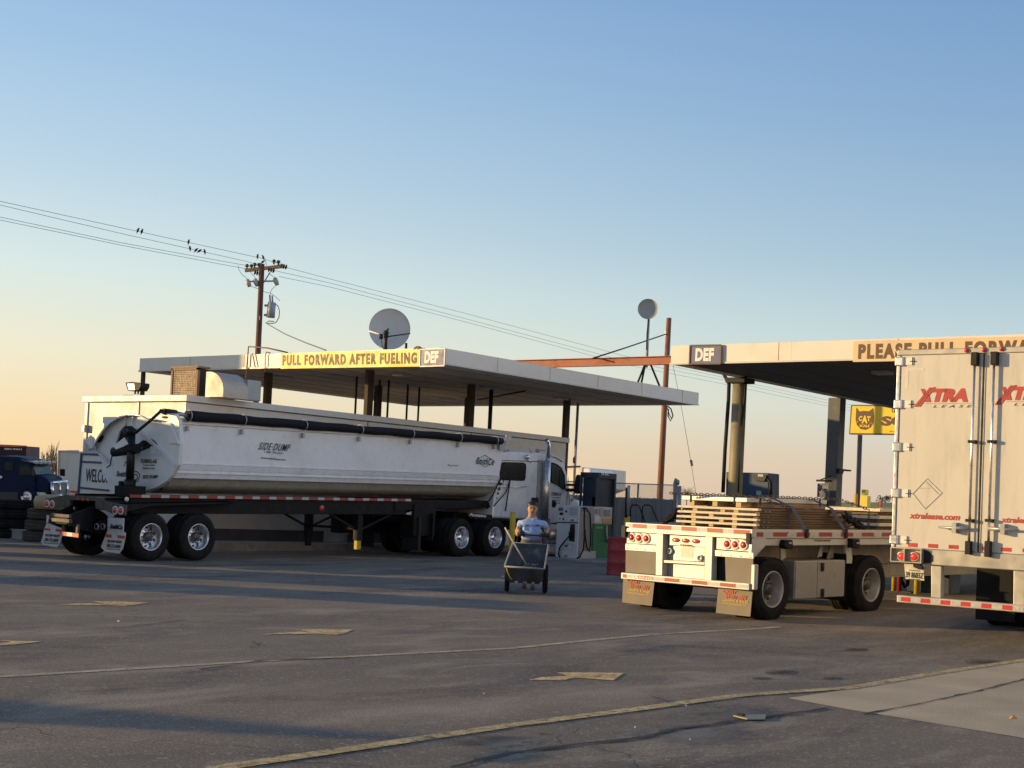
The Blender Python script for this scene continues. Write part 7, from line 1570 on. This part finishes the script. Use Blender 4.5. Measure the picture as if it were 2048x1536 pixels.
V2=[((cx0,.02,waist-.10),(.21,.17)),((cx0,.02,waist-.02),(.22,.18)),((cx0,-.01,waist+.06),(.225,.19)),((cx0,-.0,(waist+shz)/2+.03),(.215,.165)),((cx0,.02,shz-.05),(.185,.125)),((sx,.015,shz+.015),(.085,.075)),
    ((cx0-.22,.02,shz-.07),(.085,.085)),((eLx+.03,.0,loc(1035,1055).z),(.075,.075)),((cx0+.22,.02,shz-.07),(.085,.085)),((eRx-.03,.0,loc(1096,1056).z),(.075,.075))]
skin_obj('shirt',V2,[(0,1),(1,2),(2,3),(3,4),(4,5),(4,6),(6,7),(4,8),(8,9)],shirt_m)
V3=[((cx0,.02,waist+.04),(.205,.165)),((cx0,.02,hip-.03),(.20,.16)),((cx0-.1,.02,hip-.14),.125),((cx0-.12,.05,.46),.095),((cx0-.10,.12,.13),.075),((cx0+.1,.02,hip-.14),.125),((cx0+.10,-.05,.46),.095),((cx0+.06,-.12,.13),.075)]
skin_obj('trousers',V3,[(0,1),(1,2),(2,3),(3,4),(1,5),(5,6),(6,7)],pants_m)
def part(nm,m,f,bev=0):
    mb=MB(False); f(mb); return mb.build(nm,m,man,bev=bev)
# hair
def hair(mb):
    c=Vector((sx,.03,hz+.05)); vs=[];fs=[];n=20;mm=10
    mb.ball((sx,.062,hz+.072),.108,20,14,(.98,1.0,.9))
h=part('hair',hair_m,hair)
part('collar',shirt_m,lambda mb:(mb.prism([Vector((sx-.015,-.135,nk-.075)),Vector((sx-.10,-.115,nk-.045)),Vector((sx-.085,-.06,nk+.012)),Vector((sx-.05,-.09,nk+.0))],(0,-.012,0)),mb.prism([Vector((sx+.015,-.135,nk-.075)),Vector((sx+.10,-.115,nk-.045)),Vector((sx+.085,-.06,nk+.012)),Vector((sx+.05,-.09,nk+.0))],(0,-.012,0))))
part('undershirt',sign_white,lambda mb:mb.prism([Vector((sx-.04,-.115,nk-.02)),Vector((sx+.04,-.115,nk-.02)),Vector((sx,-.14,nk-.085))],(0,-.012,0)))
for s_ in (-1,1):
    part('eye',ink,lambda mb:mb.ball((sx+s_*.034,-.098,hz+.022),.016,8,6,(1.4,.6,.6)))
    part('eyebrow',hair_m,lambda mb:mb.beam((sx+s_*.012,-.106,hz+.046),(sx+s_*.056,-.094,hz+.050),.008,.008))
    part('ear',skin,lambda mb:mb.ball((sx+s_*.083,.005,hz+.01),.028,8,6,(.4,.7,1.1)))
part('nose',skin,lambda mb:mb.tube([Vector((sx,-.100,hz+.03)),Vector((sx,-.124,hz-.010)),Vector((sx,-.10,hz-.022))],[.010,.020,.012],8))
part('mouth',mat('lips',(.25,.07,.05),.5),lambda mb:mb.beam((sx-.032,-.100,hz-.050),(sx+.032,-.100,hz-.050),.016,.020))
part('teeth',sign_white,lambda mb:mb.beam((sx-.016,-.109,hz-.046),(sx+.016,-.109,hz-.046),.004,.007))
# pocket and name tag
part('chest_pocket',shirt_m,lambda mb:mb.box(cx0+.05,cx0+.15,-.175,-.165,shz-.20,shz-.10)); part('chest_pocket',shirt_m,lambda mb:mb.box(cx0-.15,cx0-.05,-.175,-.165,shz-.20,shz-.10))
part('name_tag',mat('tag_navy',(.03,.04,.12),.6),lambda mb:mb.box(cx0+.06,cx0+.14,-.182,-.172,shz-.10,shz-.075)); part('name_tag',MATS['tag_navy'],lambda mb:mb.box(cx0-.13,cx0-.07,-.182,-.172,shz-.10,shz-.08))
part('button_row',sign_white,lambda mb:[mb.ball((cx0,-.185-.012*k,shz-.12-.08*k),.006,6,4) for k in range(3)])
# hands around the handle bar
HZ=loc(1062,1069.5).z; HYo=-.36
hL=loc(1044,1069).x; hR=loc(1084,1070).x
for s_,hxx,exx in ((-1,hL,eLx),(1,hR,eRx)):
    def hand(mb):
        mb.tube([Vector((hxx-s_*.0+s_*.06,-.22,HZ+.02)),Vector((hxx+s_*.03,-.29,HZ+.03)),Vector((hxx,HYo+.03,HZ+.03))],[.036,.042,.04],10)
        for k in range(4):
            x=hxx-.036+k*.024; r=.0105-.0008*abs(k-1.5); mb.tube([Vector((x,HYo+.035,HZ+.040)),Vector((x,HYo-.01,HZ+.046)),Vector((x,HYo-.034,HZ+.018)),Vector((x,HYo-.030,HZ-.012)),Vector((x,HYo-.008,HZ-.024))],[r,r,r*.95,r*.9,r*.7],7)
        mb.tube([Vector((hxx-s_*.04,HYo+.03,HZ+.02)),Vector((hxx-s_*.055,HYo+.01,HZ-.005)),Vector((hxx-s_*.045,HYo-.015,HZ-.022))],[.014,.012,.009],7)
    part('glove',glove,hand)
    part('forearm_sleeve',skin if s_<0 else glove,lambda mb:mb.tube([Vector((exx-s_*.02,-.0,loc(1035,1061).z)),Vector((exx-s_*.03,-.10,loc(1038,1068).z)),Vector((hxx+s_*.06,-.22,HZ+.02))],[.052,.048,.036],12))
for s_,xx,yy in ((-1,cx0-.10,.06),(1,cx0+.06,-.20)):
    part('shoe',shoe_m,lambda mb:(mb.ball((xx,yy-.04,.055),.06,12,8,(.85,2.3,.9)),mb.box(xx-.045,xx+.045,yy-.17,yy+.09,.0,.03)),.0)
# ---------------- cart
CP=gh(1052,1182); cart=thing('garden_cart','black two wheeled garden cart with a pale worn rim','garden cart',(MF.x,MF.y,MF.z),rz=YAW)
CYF=MY-1.45  # front depth
def cl(x,y,Y): return wm(cart).inverted()@dep(x,y,Y)
tubm=mat('cart_plastic',(.025,.026,.028),.5,var=.3,sc=6,dirt=(.10,.10,.10),dsc=4,dlo=.5,dhi=.8); inm=mat('cart_inside',(.06,.062,.068),.7,var=.3,sc=5,dirt=(.2,.2,.2),dsc=4)
rim_m=mat('cart_rim',(.33,.33,.30),.5,var=.2,sc=10)
Yb_=MY-.55
f=[cl(1009,1133,CYF),cl(1089,1138,CYF),cl(1085,1165,CYF+.05),cl(1014,1161,CYF+.05)]   # front face: tl,tr,br,bl
b=[cl(1026,1086,Yb_),cl(1097,1090,Yb_),cl(1085,1150,Yb_-.2),cl(1033,1148,Yb_-.2)]
mb=MB(False)
mb.add(f+b,[(0,3,2,1),(3,7,6,2),(0,4,7,3),(1,2,6,5),(4,5,6,7)]); mb.build('bin',tubm,cart,solid=.02,fix=True)
ctr=sum((Vector(p) for p in f+b),Vector())/8
ins=[p+(ctr-p)*.05+Vector((0,0,.03 if i in (2,3,6,7) else .0)) for i,p in enumerate(f+b)]
mb=MB(False); mb.add(ins,[(3,7,6,2),(0,4,7,3),(1,2,6,5),(4,5,6,7)]); mb.build('bin_lining',inm,cart,fix=True)
mb=MB(False); mb.tube([f[0],f[1],b[1]],.018,8); mb.tube([b[0],f[0]],.018,8); mb.tube([b[0],b[1]],.016,8); mb.build('rim',rim_m,cart)
# ribs on front
mb=MB(False)
for u in (.15,.38,.62,.85):
    a=f[3].lerp(f[2],u); mb.beam(a+Vector((0,0,.02)),a-Vector((0,-.02,.03)),.09,.03)
mb.build('front_foot',tubm,cart,each=True)
# wheels
for x,y0_,y1_,s_ in ((1011.5,1128,1180,-1),(1094,1131,1184,1)):
    Yw=MY-1.0; T=cl(x,y0_,Yw);Bt=cl(x,y1_,Yw); r=(T.z-Bt.z)/2; c=Vector(((T.x+Bt.x)/2,T.y,max((T.z+Bt.z)/2,r)))
    mb=MB(False); pts=[c+Vector((s_*-.03,r*.94*math.cos(t),r*.94*math.sin(t))) for t in [2*math.pi*k/28 for k in range(29)]]; mb.tube(pts,.045,8,cap=False); w_=mb.build('wheel',rubber,cart)
    mb=MB(False); mb.cyl(c+Vector((-.08,0,0)),c+Vector((.04,0,0)),.03,10); 
    for k in range(10):
        t=2*math.pi*k/10; mb.tube([c+Vector((-.03,0,0)),c+Vector((-s_*.03,r*.88*math.cos(t),r*.88*math.sin(t)))],.006,4)
    mb.build('spokes',galv,w_)
mb=MB(False); a=cl(1014,1155,MY-1.0);b_=cl(1092,1158,MY-1.0); mb.cyl(a,b_,.015,8); mb.build('axle',galv,cart)
# handle
mb=MB(False); hzl=HZ; mb.tube([b[0],Vector((loc(1033,1086).x,-.45,hzl-.15)),Vector((loc(1037,1072).x,HYo,hzl)),Vector((loc(1092,1073).x,HYo,hzl)),Vector((loc(1095,1088).x,-.45,hzl-.15)),b[1]],.014,8); mb.build('handle',steel_dark,cart)
mb=MB(False); mb.tube([cl(1013,1136,CYF-.03),cl(1016,1146,CYF-.04),cl(1020,1155,CYF-.04),cl(1024,1159,CYF-.05)],.012,6); mb.build('cord',yellow_post,cart)
# load: leaves of litter
lt_=thing('litter','small heap of green grey litter in the garden cart','litter',tuple(wm(cart)@((f[2]+f[3])/2)))
mb=MB(); 
for i in range(40):
    p=wm(cart)@(cl(1062+random.uniform(-7,14),1133+random.uniform(-5,3),MY-1.15)); u=Vector([random.gauss(0,1) for _ in range(3)]).normalized()*.035; v=u.cross(Vector([random.gauss(0,1) for _ in range(3)])).normalized()*.03
    mb.add([p-u,p+v,p+u,p-v],[(0,1,2,3)])
mb.build('scraps',mat('litter_green',(.16,.24,.22),.7,var=.4,sc=20),lt_,fix=False); lt_['kind']='stuff'
br_=thing('broom','wooden handled broom leaning across the cart','broom',tuple(wm(cart)@cl(1055,1135,MY-1.15)))
mb=MB(); mb.cyl(dep(1010,1055,MY-1.25),dep(1053,1130,MY-1.1),.014,8); mb.build('handle',wood_fresh,br_)
mb=MB(); mb.beam(dep(1048,1131,MY-1.12),dep(1062,1136,MY-1.1),.05,.05); mb.build('head',mat('broom_bristle',(.2,.17,.12),.9,var=.3,sc=30),br_)
